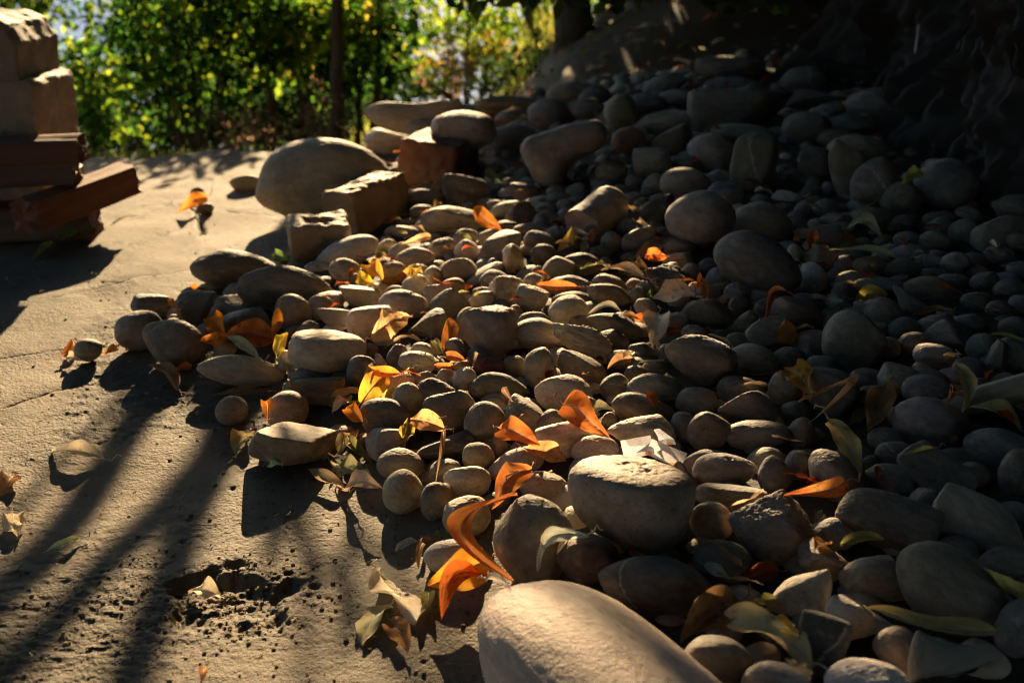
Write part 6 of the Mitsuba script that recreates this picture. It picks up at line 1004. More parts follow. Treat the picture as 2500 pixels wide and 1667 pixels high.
# weathered wood piece at the right edge
p, k, yaw, tilt = SPOT['driftwood']
tt, ang = np.linspace(-1, 1, 60), np.arange(48) * 2 * np.pi / 48
TT, AA = np.meshgrid(tt, ang, indexing='ij')
rr = .030 * (1 - .35 * np.abs(TT) ** 6) * (1 + .22 * np.sign(np.cos(AA * 2)) * np.abs(np.cos(AA * 2)) ** .6) * np.where(TT < -.8, 1 - ((-TT - .8) / .2) ** 2 * .8, 1)
rr = rr * (1 + .22 * (meshkit.fbm(np.stack([np.cos(AA) * 7, np.sin(AA) * 7, TT * 1.2], -1), 3, 3) - .5))
v = np.stack([TT * .125, rr * np.cos(AA), rr * np.sin(AA)], -1).reshape(-1, 3)
f = [[i * 48 + j, i * 48 + (j + 1) % 48, (i + 1) * 48 + (j + 1) % 48] for i in range(59) for j in range(48)] + [[i * 48 + j, (i + 1) * 48 + (j + 1) % 48, (i + 1) * 48 + j] for i in range(59) for j in range(48)]
col = np.array([.22, .19, .14]) * (1 + .9 * (meshkit.fbm(v * [8, 130, 130], 3, 4) - .5))[:, None]
single('wood_piece', shape(v @ frame(yaw, tilt, -27).T + p, f, col, 'wood'), 'weathered grey-brown piece of wood with long grain at the right edge of the heap', 'wood')
# ---------------------------------------------------------------- pillar of rough blocks and the split logs against it
key = thing('stone_pillar', 'short pillar of three rough grey-brown stone blocks at the left edge', 'pillar')
for (x0, x1, z0, z1, dy, rnd, tone, seed) in ((-2.10, -1.43, -.01, .287, .0, .006, (.24, .19, .16), 41), (-2.10, -1.425, .295, .457, .01, .012, (.23, .19, .15), 42), (-2.10, -1.462, .465, .637, .02, .07, (.19, .155, .13), 43)):
    pts = [(x, y, z) for x, z in ((x0, z0), (x1 - .003, z0), (x0, z1), (x1, z1 - rnd), (x1 - .3 * rnd, z1 - .3 * rnd), (x1 - rnd, z1)) for y in (3.30 + dy, 3.61)]
    v, f, v0 = rounded_block(pts, .012, .016, seed, .008, .004)
    part(key, 'block', shape(v, f, block_colour(v0, tone, seed, .8), 'stone_skin', 45), None)
    if z1 < .6:
        m, mf, m0 = rounded_block([(x, y, z) for x in (x0 + .02, x1 - .035) for y in (3.335, 3.58) for z in (z1 + .002, z1 + .008)], .005, .03, seed, .003, .002)
        part(key, 'mortar', shape(m, mf, block_colour(m0, (.42, .36, .28), seed), 'stone_skin', 45))
def split_log(label, p0, p1, w, h, seed, tone):
    p0, p1 = np.array(p0, float), np.array(p1, float)
    L = np.linalg.norm(p1 - p0)
    n, s = 44, 40
    prof = np.array([(-.5, -.42), (.5, -.5), (.46, .30), (.1, .5), (-.46, .38)])
    ext = Polygon(prof).buffer(.04).exterior
    ring = np.array([ext.interpolate(q, normalized=True).coords[0] for q in np.linspace(0, 1, s + 1)[:-1]])
    t = np.linspace(0, 1, n)
    V = np.zeros((n, s, 3))
    V[:, :, 0] = t[:, None] * L; V[:, :, 1] = ring[None, :, 0] * w; V[:, :, 2] = ring[None, :, 1] * h
    V[:, :, 0] += ((meshkit.fbm(np.stack([ring[:, 0] * 9, ring[:, 1] * 9, ring[:, 0] * 0 + seed], -1), 3, seed) - .5) * .03)[None] * np.sign(t - .5)[:, None] * (np.abs(t - .5) > .47)[:, None]
    g = meshkit.fbm(np.stack([V[:, :, 0] * 5, V[:, :, 1] * 90, V[:, :, 2] * 90], -1) + seed, 3, seed) - .5
    V[:, :, 1:] *= (1 + .20 * g)[..., None]
    x = (p1 - p0) / L; y = unit_rows(np.cross([0, 0, 1.], x)[None])[0]; z = np.cross(x, y)
    body = V.reshape(-1, 3)
    f = []
    for i in range(n - 1):
        for j in range(s):
            a0, a1 = i * s + j, i * s + (j + 1) % s
            f += [[a0, a1, a1 + s], [a0, a1 + s, a0 + s]]
    for end, sgn in ((0, 1), (n - 1, -1)):
        prev, mid = np.arange(s) + end * s, V[end].mean(0)
        for q in (.75, .5, .25):
            ringq = mid + (V[end] - mid) * q + [sgn * -.004 * (1 - q), 0, 0]
            ringq[:, 0] += (meshkit.noise(ringq * 150, seed + 3) - .5) * .010
            new = np.arange(s) + len(body)
            body = np.vstack([body, ringq])
            for j in range(s):
                a, b, c, d = prev[j], prev[(j + 1) % s], new[(j + 1) % s], new[j]
                f += [[a, c, b], [a, d, c]] if sgn > 0 else [[a, b, c], [a, c, d]]
            prev = new
        body = np.vstack([body, mid])
        for j in range(s):
            f.append([len(body) - 1, prev[(j + 1) % s], prev[j]] if sgn > 0 else [len(body) - 1, prev[j], prev[(j + 1) % s]])
    m = 1 + 1.1 * (meshkit.fbm(body * [4, 70, 70] + seed, 3, seed + 1) - .5)
    col = np.clip(np.array(tone) * m[:, None], .015, .8)
    return single('firewood_log', shape(body @ np.stack([x, y, z]) + p0, f, col, 'wood', 40), label, 'log')
split_log('large split reddish log lying in front of the pillar, nearest of the logs', (-1.385, 3.05, .118), (-1.215, 3.42, .150), .10, .100, 61, (.13, .045, .024))
split_log('dark split log lying under the topmost log against the pillar', at(-330, 440, 3.17), at(186, 412, 3.22), .10, .080, 62, (.085, .052, .04))
split_log('reddish split log with pale frayed end on top of the log stack', at(-330, 380, 3.16), at(203, 362, 3.22), .10, .075, 63, (.095, .045, .029))
split_log('dark log at the bottom of the stack behind the nearest log', (-1.95, 3.22, .055), (-1.27, 3.27, .055), .13, .11, 64, (.10, .055, .036))
# ---------------------------------------------------------------- the small filling of the heap
rng = np.random.default_rng(17)
cand = np.stack([rng.uniform(-1.0, 2.3, 5200), rng.uniform(1.02, 5.3, 5200)], 1)
cand = cand[np.abs(cand[:, 0]) < .62 * cand[:, 1] + .15]
hh = heap_height(cand[:, 0], cand[:, 1])
cand = cand[hh > .012]
grid, keep = {}, []
for q in cand:
    dmin = .040 + .006 * q[1]
    g = (int(q[0] / .06), int(q[1] / .06))
    if all(np.hypot(*(cand_q - q)) > dmin for i in (-1, 0, 1) for j in (-1, 0, 1) for cand_q in grid.get((g[0] + i, g[1] + j), ())):
        grid.setdefault(g, []).append(q); keep.append(q)
parts = []
for i, q in enumerate(keep):
    r = rng.uniform(.016, .029) * (1 + .10 * q[1])
    a, b, c = r * rng.uniform(1, 1.4), r * rng.uniform(.7, .9), r * rng.uniform(.8, 1.1)
    z = float(heap_height(q[0], q[1]) + bank_height(q[0], q[1]))
    if i % 1 == 0:
        v, f, d = stone_shape('p', a, b, c, 5000 + i % 60, 2)
        tone = ('brown', 'tan', 'dark', 'grey', 'greybrown')[rng.integers(5)]
        col = stone_colour(v, d, tone, 5000 + i)
        parts.append((v @ frame(rng.uniform(0, 360), rng.uniform(-15, 15), rng.uniform(-20, 20)).T + [q[0], q[1], z - b * .35], f, col))
stuff('pebbles', shape(*join(parts), 'stone_skin'), 'small pebbles filling the gaps between the larger stones', 'pebbles')
# crumbs of soil and grit strewn on the dirt
v0, f0 = ico(1)
spot_ = np.stack([rng.uniform(-.66, .03, 2600), 1.0 + 2.6 * rng.random(2600) ** 1.7], 1)
spot_[:, 0] *= spot_[:, 1]
spot_[:700] = rng.normal([-.40, 1.32], [.10, .07], (700, 2))
spot_[700:1100] = rng.uniform([-.75, 1.02], [-.35, 1.35], (400, 2))
spot_ = spot_[heap_height(spot_[:, 0], spot_[:, 1]) < .004]
sz = land(spot_[:, :1], spot_[:, 1:])[0][:, 0]
parts = []
for (x, y), z in zip(spot_, sz):
    r = .0007 + .0030 * rng.random() ** 5
    tone = (.30, .245, .175) if rng.random() < .25 else (.13, .098, .065)
    parts.append((v0 * (1 + .35 * (rng.random((len(v0), 1)) - .5)) * r * [1, 1, .55] + [x, y, z + r * .35], f0, np.array(tone) * rng.uniform(.6, 1.15)))
stuff('soil_crumbs', shape(*join(parts), 'plain', False), 'crumbs of soil and grit strewn over the dirt', 'grit')
# ---------------------------------------------------------------- dry leaves
LEAF = dict(white=(.88, .76, .58), rust=(.50, .135, .030), orange=(.82, .26, .025), brightorange=(.92, .38, .03), redorange=(.78, .17, .025), yellow=(.88, .60, .05), yellowgreen=(.62, .60, .16), orangeyellow=(.88, .42, .05), olive=(.24, .235, .08),
            olivepale=(.36, .35, .20), green=(.17, .27, .07), greenpale=(.46, .52, .28), tan=(.52, .37, .22), tanrust=(.52, .28, .14), tanpink=(.62, .41, .28), cream=(.78, .64, .45), brown=(.31, .17, .08),
            browngold=(.42, .24, .05), darkorange=(.52, .16, .025), darkred=(.32, .06, .025), olivetan=(.30, .245, .115), olivegold=(.52, .38, .08), olivecream=(.50, .45, .27), orangecream=(.84, .50, .24),
            orangetan=(.68, .34, .14), brownorange=(.52, .22, .05), whitegreen=(.68, .70, .56), greypale=(.42, .42, .35), yellowolive=(.54, .43, .08))
PALE = ('white', 'cream', 'whitegreen', 'tanpink', 'olivecream', 'olivepale', 'greypale', 'tan', 'greenpale', 'olivetan')
def leaf_blade(base, tip, W, wdir, N, cup, curl, ragged, seed, nu=26, nv=11, arc=(0, 0, 0)):
    rng = np.random.default_rng(seed)
    base, tip = np.array(base), np.array(tip)
    L = np.linalg.norm(tip - base)
    t = np.linspace(0, 1, nu)[:, None]; s = np.linspace(-1, 1, nv)[None, :]
    prof = np.sin(np.pi * t ** rng.uniform(.80, .98)) ** .80 * (1 - .25 * t) + .02
    p = np.stack([t + 0 * s, s + 0 * t, 0 * t * s], -1)
    edge = 1 + (.05 + .30 * ragged) * (meshkit.fbm(np.stack([t * (5 + 6 * ragged) + 0 * s, np.sign(s) * 7 + 0 * t, 0 * t * s + seed], -1), 3, seed) - .5) * np.abs(s)
    half = W / 2 * prof * s * edge
    bend = curl * L * 4 * t * (1 - t) + .05 * L * np.sin(t * rng.uniform(3, 7) + rng.uniform(0, 6)) * .6
    lift = cup * W * .8 * (np.abs(s) ** 1.6) * prof
    wave = W * .10 * np.sin(t * rng.uniform(7, 13) + np.sign(s) * 1.3 + rng.uniform(0, 6)) * np.abs(s) ** 2 * (1 + ragged)
    wrink = W * (.05 + .06 * ragged) * (meshkit.fbm(p * [7, 2.4, 1] + seed, 3, seed + 4) - .5)
    vein = W * .010 * np.sin((t * 10 - np.abs(s) * 3.2) * 2 * np.pi) * np.clip(1 - np.abs(s), 0, 1) * np.abs(s) ** .5
    side = rng.uniform(-.10, .10) * L * np.sin(np.pi * t)
    z = bend + lift + wave + wrink + vein - W * .03 * np.exp(-(s / .10) ** 2)
    twist = rng.uniform(-.45, .45) * (t - .4)
    mid = (tip - base) / L
    W2, N2 = wdir * np.cos(twist)[..., None] + N * np.sin(twist)[..., None], N * np.cos(twist)[..., None] - wdir * np.sin(twist)[..., None]
    v = base + mid * (t * L)[..., None] + W2 * (half + side)[..., None] + N2 * z[..., None] + np.array(arc) * np.sin(np.pi * t)[..., None]
    return v.reshape(-1, 3), grid_faces(nu, nv), (t + 0 * s).ravel(), (s + 0 * t).ravel(), L
def leaf_colour(t, s, tone, seed, ragged):
    rng = np.random.default_rng(seed + 5)
    base = np.array(LEAF[tone])
    q = np.stack([t * 4, s * 1.7, 0 * t + seed], -1)
    m = 1 + .55 * (meshkit.fbm(q, 3, seed) - .5) + .25 * (meshkit.noise(q * 7, seed + 1) - .5)
    c = base * m[:, None]
    g = np.clip((meshkit.fbm(q * .8 + 20, 2, seed + 2) - .45) * 3, 0, 1)[:, None] * .4
    c = c * (1 - g) + np.array([.50, .30, .08]) * m[:, None] * g
    spot = (meshkit.fbm(q * 2.6 + 50, 3, seed + 3) > .68)[:, None]
    c = np.where(spot, c * .5, c)
    vein = (np.abs(s) < .09)[:, None]
    c = np.where(vein, c * .7 + .12, c)
    e = (np.abs(s) > .93)[:, None]
    c = np.where(e, c * .75 + np.array([.10, .06, .03]), c)
    return np.clip(c, .01, .92)
for i, (b, t, W, wd, nn, cup, curl, arc, tone, rag, label) in enumerate(LEAVES):
    key = thing('dry_leaf', label, 'leaf')
    v, f, tt, ss, L = leaf_blade(b, t, W, np.array(wd), np.array(nn), cup, curl, rag, 300 + i, arc=arc)
    c = leaf_colour(tt, ss, tone, 300 + i, rag)
    part(key, 'blade', shape(v, f, c, 'pale_leaf_bsdf' if tone in PALE else 'dry_leaf_bsdf'))
    rng = np.random.default_rng(900 + i)
    mid = (np.array(t) - np.array(b)) / L
    nu, nv = 26, 11
    rib = v.reshape(nu, nv, 3)[:, nv // 2]
    st = np.array([rib[1] - mid * L * .30 * q + np.array([0, 0, 1]) * L * .12 * q * q * rng.uniform(-.3, 1) + np.array(wd) * L * .12 * q * q * rng.uniform(-1, 1) for q in np.linspace(1, 0, 8)])
    sv, sf = tube(np.vstack([st, rib[3:18:3]]), np.r_[np.full(8, .0011), np.linspace(.0011, .0004, 5)] * min(1, L / .08), 6)
    part(key, 'stalk', shape(sv, sf, np.clip(np.array(LEAF[tone]) * .55 + .06, 0, 1), 'wood'))
# leaf litter and bits between the stones, and on the dark bank
def litter(n, place, tones, size, seed, up=.012):
    rng = np.random.default_rng(seed)
    parts = []
    for i in range(n):
        x, y = place(rng)
        z = land_z(x, y)
        L = size * rng.uniform(.5, 1.3)
        a = rng.uniform(0, 2 * np.pi)
        d = np.array([math.cos(a), math.sin(a), rng.uniform(-.2, .5)]); d /= np.linalg.norm(d)
        w = unit_rows(np.cross(d, [rng.uniform(-.5, .5), rng.uniform(-.5, .5), 1])[None])[0]
        n_ = np.cross(w, d)
        v, f, t, s, _ = leaf_blade(np.array([x, y, z + up]), np.array([x, y, z + up]) + d * L, L * rng.uniform(.3, .55), w, n_ if n_[2] > 0 else -n_, rng.uniform(0, .3), rng.uniform(-.1, .2), 0, seed * 77 + i % 90, 8, 5)
        parts.append((v, f, np.array(LEAF[tones[rng.integers(len(tones))]]) * rng.uniform(.6, 1.1)))
    return join(parts)
def on_bank(rng):
    y = rng.uniform(4.9, 8.0)
    return rng.uniform(-.1, .42) * y * .8 + .05, y
stuff('leaf_litter', shape(*litter(520, on_bank, ('tan', 'olivepale', 'brown', 'rust', 'tanpink', 'olive', 'cream'), .075, 3), 'dry_leaf_bsdf'), 'dead leaves strewn on the dark bank behind the heap', 'leaf litter')
def in_heap(rng):
    while True:
        x, y = rng.uniform(-.5, 1.5), rng.uniform(1.2, 4.6)
        if heap_height(x, y) > .03:
            return x, y
stuff('leaf_litter', shape(*litter(420, in_heap, ('brown', 'rust', 'tan', 'olive', 'darkred'), .048, 4, .034), 'dry_leaf_bsdf'), 'broken dead leaves down in the gaps of the heap', 'leaf litter')
def on_dirt(rng):
    while True:
        y = rng.uniform(1.0, 4.4)
        x = rng.uniform(-.6, .0) * y
        if heap_height(x, y) < .004:
            return x, y
stuff('leaf_crumbs', shape(*litter(190, on_dirt, ('cream', 'tan', 'olivepale', 'brown'), .011, 6), 'dry_leaf_bsdf'), 'tiny flakes of dead leaf and straw on the dirt', 'leaf litter')
# ---------------------------------------------------------------- rock face along the right side
def rock_face():
    t = np.linspace(0, 1, 420); z = np.r_[np.linspace(-.3, 1.2, 200), np.linspace(1.25, 4.5, 70)]
    TT, ZZ = np.meshgrid(t, z)
    px = np.interp(t, [0, .25, .5, .75, 1], [1.80, 1.40, 1.28, 1.18, 1.75]); py = np.interp(t, [0, .25, .5, .75, 1], [.3, 2.0, 3.3, 4.55, 5.6])
    PX = np.broadcast_to(px, TT.shape); PY = np.broadcast_to(py, TT.shape)
    q = np.stack([PY * 3.2, ZZ * .75, 0 * ZZ], -1)
    fiss = np.abs(meshkit.fbm(q + .35 * meshkit.fbm(q * 2, 2, 5)[..., None], 3, 6) - .5) * 2
    lump = meshkit.fbm(np.stack([PY * 2.2, ZZ * 2.6, 0 * ZZ], -1), 4, 7) - .5
    c1, c2 = np.floor(PY * 3.3 + .5 * meshkit.fbm(q * 2 + 4, 2, 11)), np.floor(ZZ * 3.8 + .6 * meshkit.fbm(q * 2.5, 2, 12) + .37 * np.floor(PY * 3.3))
    step = meshkit.noise(np.stack([c1 * 1.37, c2 * 1.91, 0 * ZZ], -1), 13) - .5
    fine = meshkit.fbm(np.stack([PY * 16, ZZ * 6, 0 * ZZ], -1), 3, 8) - .5
    r1 = 1 - np.abs(2 * meshkit.fbm(np.stack([PY * 5 + .4 * lump, ZZ * 1.6, 0 * ZZ], -1), 3, 21) - 1)
    r2 = 1 - np.abs(2 * meshkit.fbm(np.stack([PY * 15, ZZ * 5 + lump, 0 * ZZ], -1), 3, 22) - 1)
    dep = .16 * np.clip(.22 - fiss, 0, 1) * 3 - .22 * lump - .10 * fine - .15 * step + .16 * r1 ** 3 + .10 * r2 ** 2 + .05 * (meshkit.fbm(np.stack([PY * 42, ZZ * 26, 0 * ZZ], -1), 2, 23) - .5) + .10 * np.clip(ZZ, 0, 5) - .28 * np.exp(-np.clip(ZZ, 0, 9) / .35) - .12
    v = np.stack([PX + dep + .06, PY + .25 * (meshkit.fbm(q * 1.3 + 9, 2, 9) - .5), ZZ], -1).reshape(-1, 3)
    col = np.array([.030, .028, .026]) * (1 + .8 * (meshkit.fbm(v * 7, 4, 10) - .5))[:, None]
    return v, grid_faces(*TT.shape), col
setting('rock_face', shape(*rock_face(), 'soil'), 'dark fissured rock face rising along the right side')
v, f = tube([(1.30, 3.62, .33), (1.295, 3.63, .46), (1.30, 3.64, .60)], [.004, .004, .0035], 6)
single('twig', shape(v, f, (.45, .45, .44), 'wood'), 'thin pale upright stem against the dark rock face', 'stem')
# ---------------------------------------------------------------- river and far shore
def water():
    xs, ys = np.linspace(-260, 260, 90), np.r_[np.linspace(14, 60, 160), np.linspace(62, 420, 90)]
    Y, X = np.meshgrid(ys, xs, indexing='ij')
    return np.stack([X, Y, 0 * X - 3.0], -1).reshape(-1, 3), grid_faces(*X.shape)
def ripple(p, n, uv):
    return mikit.fbm(p.x * .9, p.y * 3.2, 0, octaves=4)
scene['river_water'] = {'type': 'twosided', 'bsdf': {'type': 'bumpmap', 'arbitrary': mikit.proc(ripple, eps=.02), 'scale': .05, 'bsdf': {'type': 'principled', 'base_color': {'type': 'rgb', 'value': [.09, .165, .29]}, 'roughness': .8, 'specular': .02}}}
v, f = water()
scene['river'] = mikit.ply((v, f), 'river_water', smooth=True)
labels['river'] = {'kind': 'structure', 'label': 'pale blue river glimpsed through the leaves'}
# ---------------------------------------------------------------- trees, shrubs and weeds on the bank
def leaf_cloud(centres, n, size, tones, seed, droop=.5):
    """n leaves scattered through balls (x, y, z, rx, ry, rz): each leaf is four faces with a folded midrib."""
    rng = np.random.default_rng(seed)
    cen = np.array(centres, float)
    vol = cen[:, 3] * cen[:, 4] * cen[:, 5]
    k = rng.choice(len(cen), n, p=vol / vol.sum())
    d = unit_rows(rng.normal(size=(n, 3))) * (rng.random((n, 1)) ** .42)
    P = cen[k, :3] + d * cen[k, 3:]
    a = unit_rows(rng.normal(size=(n, 3)) * [1, 1, .7] + [0, 0, -droop])
    w = unit_rows(np.cross(a, rng.normal(size=(n, 3))))
    nn = np.cross(w, a)
    L = size * rng.uniform(.6, 1.3, (n, 1)); W = L * rng.uniform(.20, .32, (n, 1))
    v = np.stack([P, P + a * L * .45 + w * W + nn * W * .25, P + a * L * .5 - nn * W * .1, P + a * L * .45 - w * W + nn * W * .25, P + a * L], 1).reshape(-1, 3)
    f = (np.array([[0, 2, 1], [0, 3, 2], [1, 2, 4], [2, 3, 4]])[None] + 5 * np.arange(n)[:, None, None]).reshape(-1, 3)
    tn = .72 * np.array(tones)[rng.integers(len(tones), size=n)] * rng.uniform(.65, 1.25, (n, 1))
    return v, f, np.repeat(np.clip(tn, .01, .9), 5, 0)
GREEN = [(.07, .22, .025), (.13, .31, .03), (.25, .42, .035), (.05, .12, .025), (.03, .075, .02), (.04, .09, .025)]
LIME = [(.42, .60, .05), (.55, .66, .07), (.28, .50, .04), (.68, .58, .06)]
DEEP = [(.045, .09, .025), (.06, .12, .03), (.09, .15, .03), (.035, .07, .03)]
AUTUMN = [(.62, .50, .05), (.60, .40, .05), (.48, .50, .05), (.5, .3, .06)]
def woody(name, label, cat, trunk, branches, balls, n, size, tones, seed, group=None, bark=(.075, .058, .042)):
    key = thing(name, label, cat, group)
    r0 = np.random.default_rng(seed)
    tv = tube(trunk[0], trunk[1], 9, seed, .18)
    stem = [(tv[0], tv[1], np.array(bark))]
    for pts, rad in branches:
        b = tube(pts, rad, 6, seed, .15)
        stem.append((b[0], b[1], np.array(bark)))
    part(key, 'trunk' if cat == 'tree' else 'stems', shape(*join(stem), 'wood'))
    part(key, 'crown' if cat == 'tree' else 'foliage', shape(*leaf_cloud(balls, n, size, tones, seed), 'green_leaf_bsdf', False))
    return key
def stemmed(name, label, cat, spots, y, n, size, tones, seed, stems=3, bark=(.06, .048, .035)):
    """A shrub whose leaf balls are seen at the pixels of spots (px, py, radius m)."""
    rng = np.random.default_rng(seed)
    balls, br = [], []
    for px, py, r in spots:
        c = at(px, py, y + rng.uniform(-.25, .25))
        balls.append((*c, r, r * 1.1, r * rng.uniform(.75, 1.0)))
    bx = np.mean([b[0] for b in balls]); by = np.mean([b[1] for b in balls])
    root = np.array([bx, by, land_z(bx, by) - .03])
    for i, b in enumerate(balls):
        e = np.array(b[:3]) + [0, 0, b[5] * .6]
        r = root + [rng.uniform(-.12, .12), rng.uniform(-.12, .12), 0]
        t = np.linspace(0, 1, 7)[:, None]
        p = r + (e - r) * t + np.array([0, 0, .12]) * np.sin(np.pi * t) + rng.normal(scale=.025, size=(7, 3)) * t
        br.append((p, np.linspace(.014, .004, 7)))
    return woody(name, label, cat, br[0], br[1:], balls, n, size, tones, seed, bark=bark)
SH = 'shrub'
stemmed('shrub', 'pale yellow-green shrub behind the top of the stone pillar', SH, [(20, 10, .32), (90, 25, .30), (130, -40, .30), (30, -60, .4)], 9.0, 1100, .085, LIME + GREEN, 1)
stemmed('shrub', 'light green bushy shrub just right of the stone pillar', SH, [(185, 140, .20), (215, 215, .24), (190, 285, .22), (250, 300, .22), (260, 190, .20)], 7.2, 1400, .075, GREEN + LIME[:2], 2)
stemmed('shrub', 'big leafy green shrub with glinting leaves left of centre behind the dirt pad', SH, [(300, 50, .26), (395, 70, .34), (350, 170, .30), (470, 170, .32), (540, 70, .36), (560, 200, .24), (390, 270, .24), (620, -20, .4), (440, -60, .4)], 6.7, 2900, .082, GREEN + [(.30, .38, .03)], 3)
stemmed('shrub', 'dark green shrub with bright lime upper leaves, centre left of the saddle-backed stone', SH, [(690, 20, .22), (760, 60, .26), (650, 110, .26), (720, 150, .22), (840, 40, .26)], 6.9, 1250, .092, GREEN[:2] + LIME + DEEP[:1], 4)
stemmed('shrub', 'dark shrub in the shade behind the saddle-backed stone', SH, [(880, 130, .28), (930, 60, .28), (820, 190, .22), (960, 180, .16)], 7.3, 1250, .080, GREEN + DEEP[:2], 5)
stemmed('shrub', 'sunlit lime green shrub in the gap between the thin tree and the dark shrub', SH, [(1040, 60, .32), (1130, 30, .36), (1200, 70, .30), (1010, 150, .24)], 9.2, 900, .085, LIME + GREEN[1:4], 6)
stemmed('shrub', 'bright yellow-green shrub behind the two trees on the bank', SH, [(1300, 30, .34), (1350, 70, .30), (1270, 90, .28), (1400, -40, .4), (1330, 130, .26)], 9.6, 1500, .085, LIME + GREEN[1:3], 7)
stemmed('shrub', 'low autumn yellow shrub under the sunlit lime green shrub', SH, [(1110, 150, .18), (1190, 130, .20), (1235, 170, .18), (1060, 185, .16)], 8.4, 700, .070, AUTUMN + LIME[:1], 8)
stemmed('shrub', 'shaded dark thicket low behind the dirt pad at left', SH, [(230, 330, .26), (300, 335, .26), (420, 335, .28), (560, 320, .28), (680, 290, .3), (480, 260, .3), (780, 280, .26), (850, 250, .22), (620, 230, .26)], 7.6, 4200, .075, DEEP, 9)
stemmed('shrub', 'dark far thicket seen between the nearer shrubs', SH, [(330, 60, .6), (480, 90, .8), (620, 120, .8), (740, 100, .8), (860, 120, .8), (560, 250, .8), (760, 240, .8), (420, 230, .7), (900, 210, .6)], 11.5, 9000, .13, DEEP + GREEN[3:], 10)
stemmed('shrub', 'dark low shrub in shade left of the thick bank tree trunk', SH, [(1010, 215, .16), (1100, 225, .14), (1190, 195, .15), (1275, 160, .16), (1330, 120, .18)], 7.6, 900, .06, DEEP, 11)
for k, (label, spots, seed) in enumerate((('dry brown seed-headed weeds left of the turtle-shaped boulder', [(700, 330), (735, 280), (770, 300), (805, 260), (830, 310), (760, 240)], 1), ('brown dead weed stalks standing in the dark behind the pad', [(560, 300), (590, 330), (620, 290), (655, 310)], 2), ('thin brown weed stalks behind the saddle-backed stone', [(1080, 150), (1112, 110), (1145, 190), (1030, 190)], 3))):
    rng = np.random.default_rng(seed + 40)
    key = thing('dry_weed', label, 'weed')
    st, hd = [], []
    for px, py in spots:
        for _ in range(3 if k < 2 else 2):
            e = at(px + rng.uniform(-22, 22), py + rng.uniform(-30, 30), 6.0 + rng.uniform(-.3, .5) + (.9 if k == 2 else 0))
            bx, by = e[0] + rng.uniform(-.12, .12), e[1] + rng.uniform(-.1, .1)
            r = np.array([bx, by, land_z(bx, by)])
            t = np.linspace(0, 1, 7)[:, None]
            p = r + (e - r) * t + rng.normal(scale=.02, size=(7, 3)) * t
            a = tube(p, np.linspace(.0045, .002, 7), 5)
            st.append((a[0], a[1], np.array([.26, .18, .11])))
            hd.append((*p[rng.integers(3, 7)], .05, .05, .07)); hd.append((*e, .05, .05, .08))
    part(key, 'stalks', shape(*join(st), 'wood'))
    part(key, 'seed_heads', shape(*leaf_cloud(hd, 420, .030, [(.42, .25, .15), (.50, .33, .2), (.3, .18, .1)], seed + 60), 'dry_leaf_bsdf', False), None, 'stuff')
# sunlit grass beyond the lime shrubs and dark grass at the lip of the pad
def grass(n, x0, x1, y0, y1, h, tones, seed):
    rng = np.random.default_rng(seed)
    x, y = rng.uniform(x0, x1, n), rng.uniform(y0, y1, n)
    z = land(x[:, None], y[:, None], False)[0][:, 0]
    b = np.stack([x, y, z - .01], 1)
    t = b + np.stack([rng.normal(scale=.3, size=n), rng.normal(scale=.3, size=n), np.ones(n)], 1) * h * rng.uniform(.5, 1.2, (n, 1))
    w = unit_rows(rng.normal(size=(n, 3)) * [1, 1, 0]) * .004
    m = (b + t) / 2 + rng.normal(scale=.02, size=(n, 3))
    v = np.stack([b - w, b + w, m - w * .8, m + w * .8, t], 1).reshape(-1, 3)
    f = (np.array([[0, 1, 3], [0, 3, 2], [2, 3, 4]])[None] + 5 * np.arange(n)[:, None, None]).reshape(-1, 3)
    c = np.repeat(np.array(tones)[rng.integers(len(tones), size=n)] * rng.uniform(.7, 1.2, (n, 1)), 5, 0)
    return shape(v, f, c, 'green_leaf_bsdf', False)
stuff('grass', grass(3500, -1.2, .5, 7.6, 10.5, .30, [(.45, .46, .08), (.50, .42, .12), (.35, .40, .06)], 1), 'sunlit yellow-green grass in the gap behind the saddle-backed stone', 'grass')
stuff('grass', grass(2200, -3.2, -.6, 4.9, 6.8, .16, [(.16, .15, .06), (.22, .17, .09), (.10, .13, .04)], 2), 'dull grass and weeds in the shade behind the dirt pad', 'grass')
# trees on the bank: trunks in view, crowns above the picture
def tree(label, base, top, rad, seed, balls, n, size, tones, boughs=()):
    rng = np.random.default_rng(seed)
    t = np.linspace(0, 1, 14)[:, None]
    base, top = np.array(base, float), np.array(top, float)
    p = base + (top - base) * t + np.cumsum(rng.normal(scale=rad * .25, size=(14, 3)) * [1, 1, 0], 0)
    tr = (p, rad * (1.25 - .75 * t[:, 0]) + rad * .5 * np.exp(-t[:, 0] * 14))
    br = [(np.vstack([p[-1:], q]), np.r_[r[:1], r]) for q, r in boughs]
    for b in balls[:10]:
        k = rng.integers(5, 12)
        q = p[k] + (np.array(b[:3]) - p[k]) * np.linspace(0, 1, 6)[:, None] + rng.normal(scale=.03, size=(6, 3))
        br.append((q, np.linspace(rad * .45, .006, 6)))
    return woody('tree', label, 'tree', tr, br, balls, n, size, tones, seed)
def sunward(px, py, y):
    """The point at distance y whose shadow falls on the dirt seen at pixel (px, py)."""
    g = at(px, py, 1.0) - [0, 0, CAM_H]
    g = np.array([0, 0, CAM_H]) + g * (CAM_H / -g[2])
    return g + SUN * ((y - g[1]) / SUN[1])
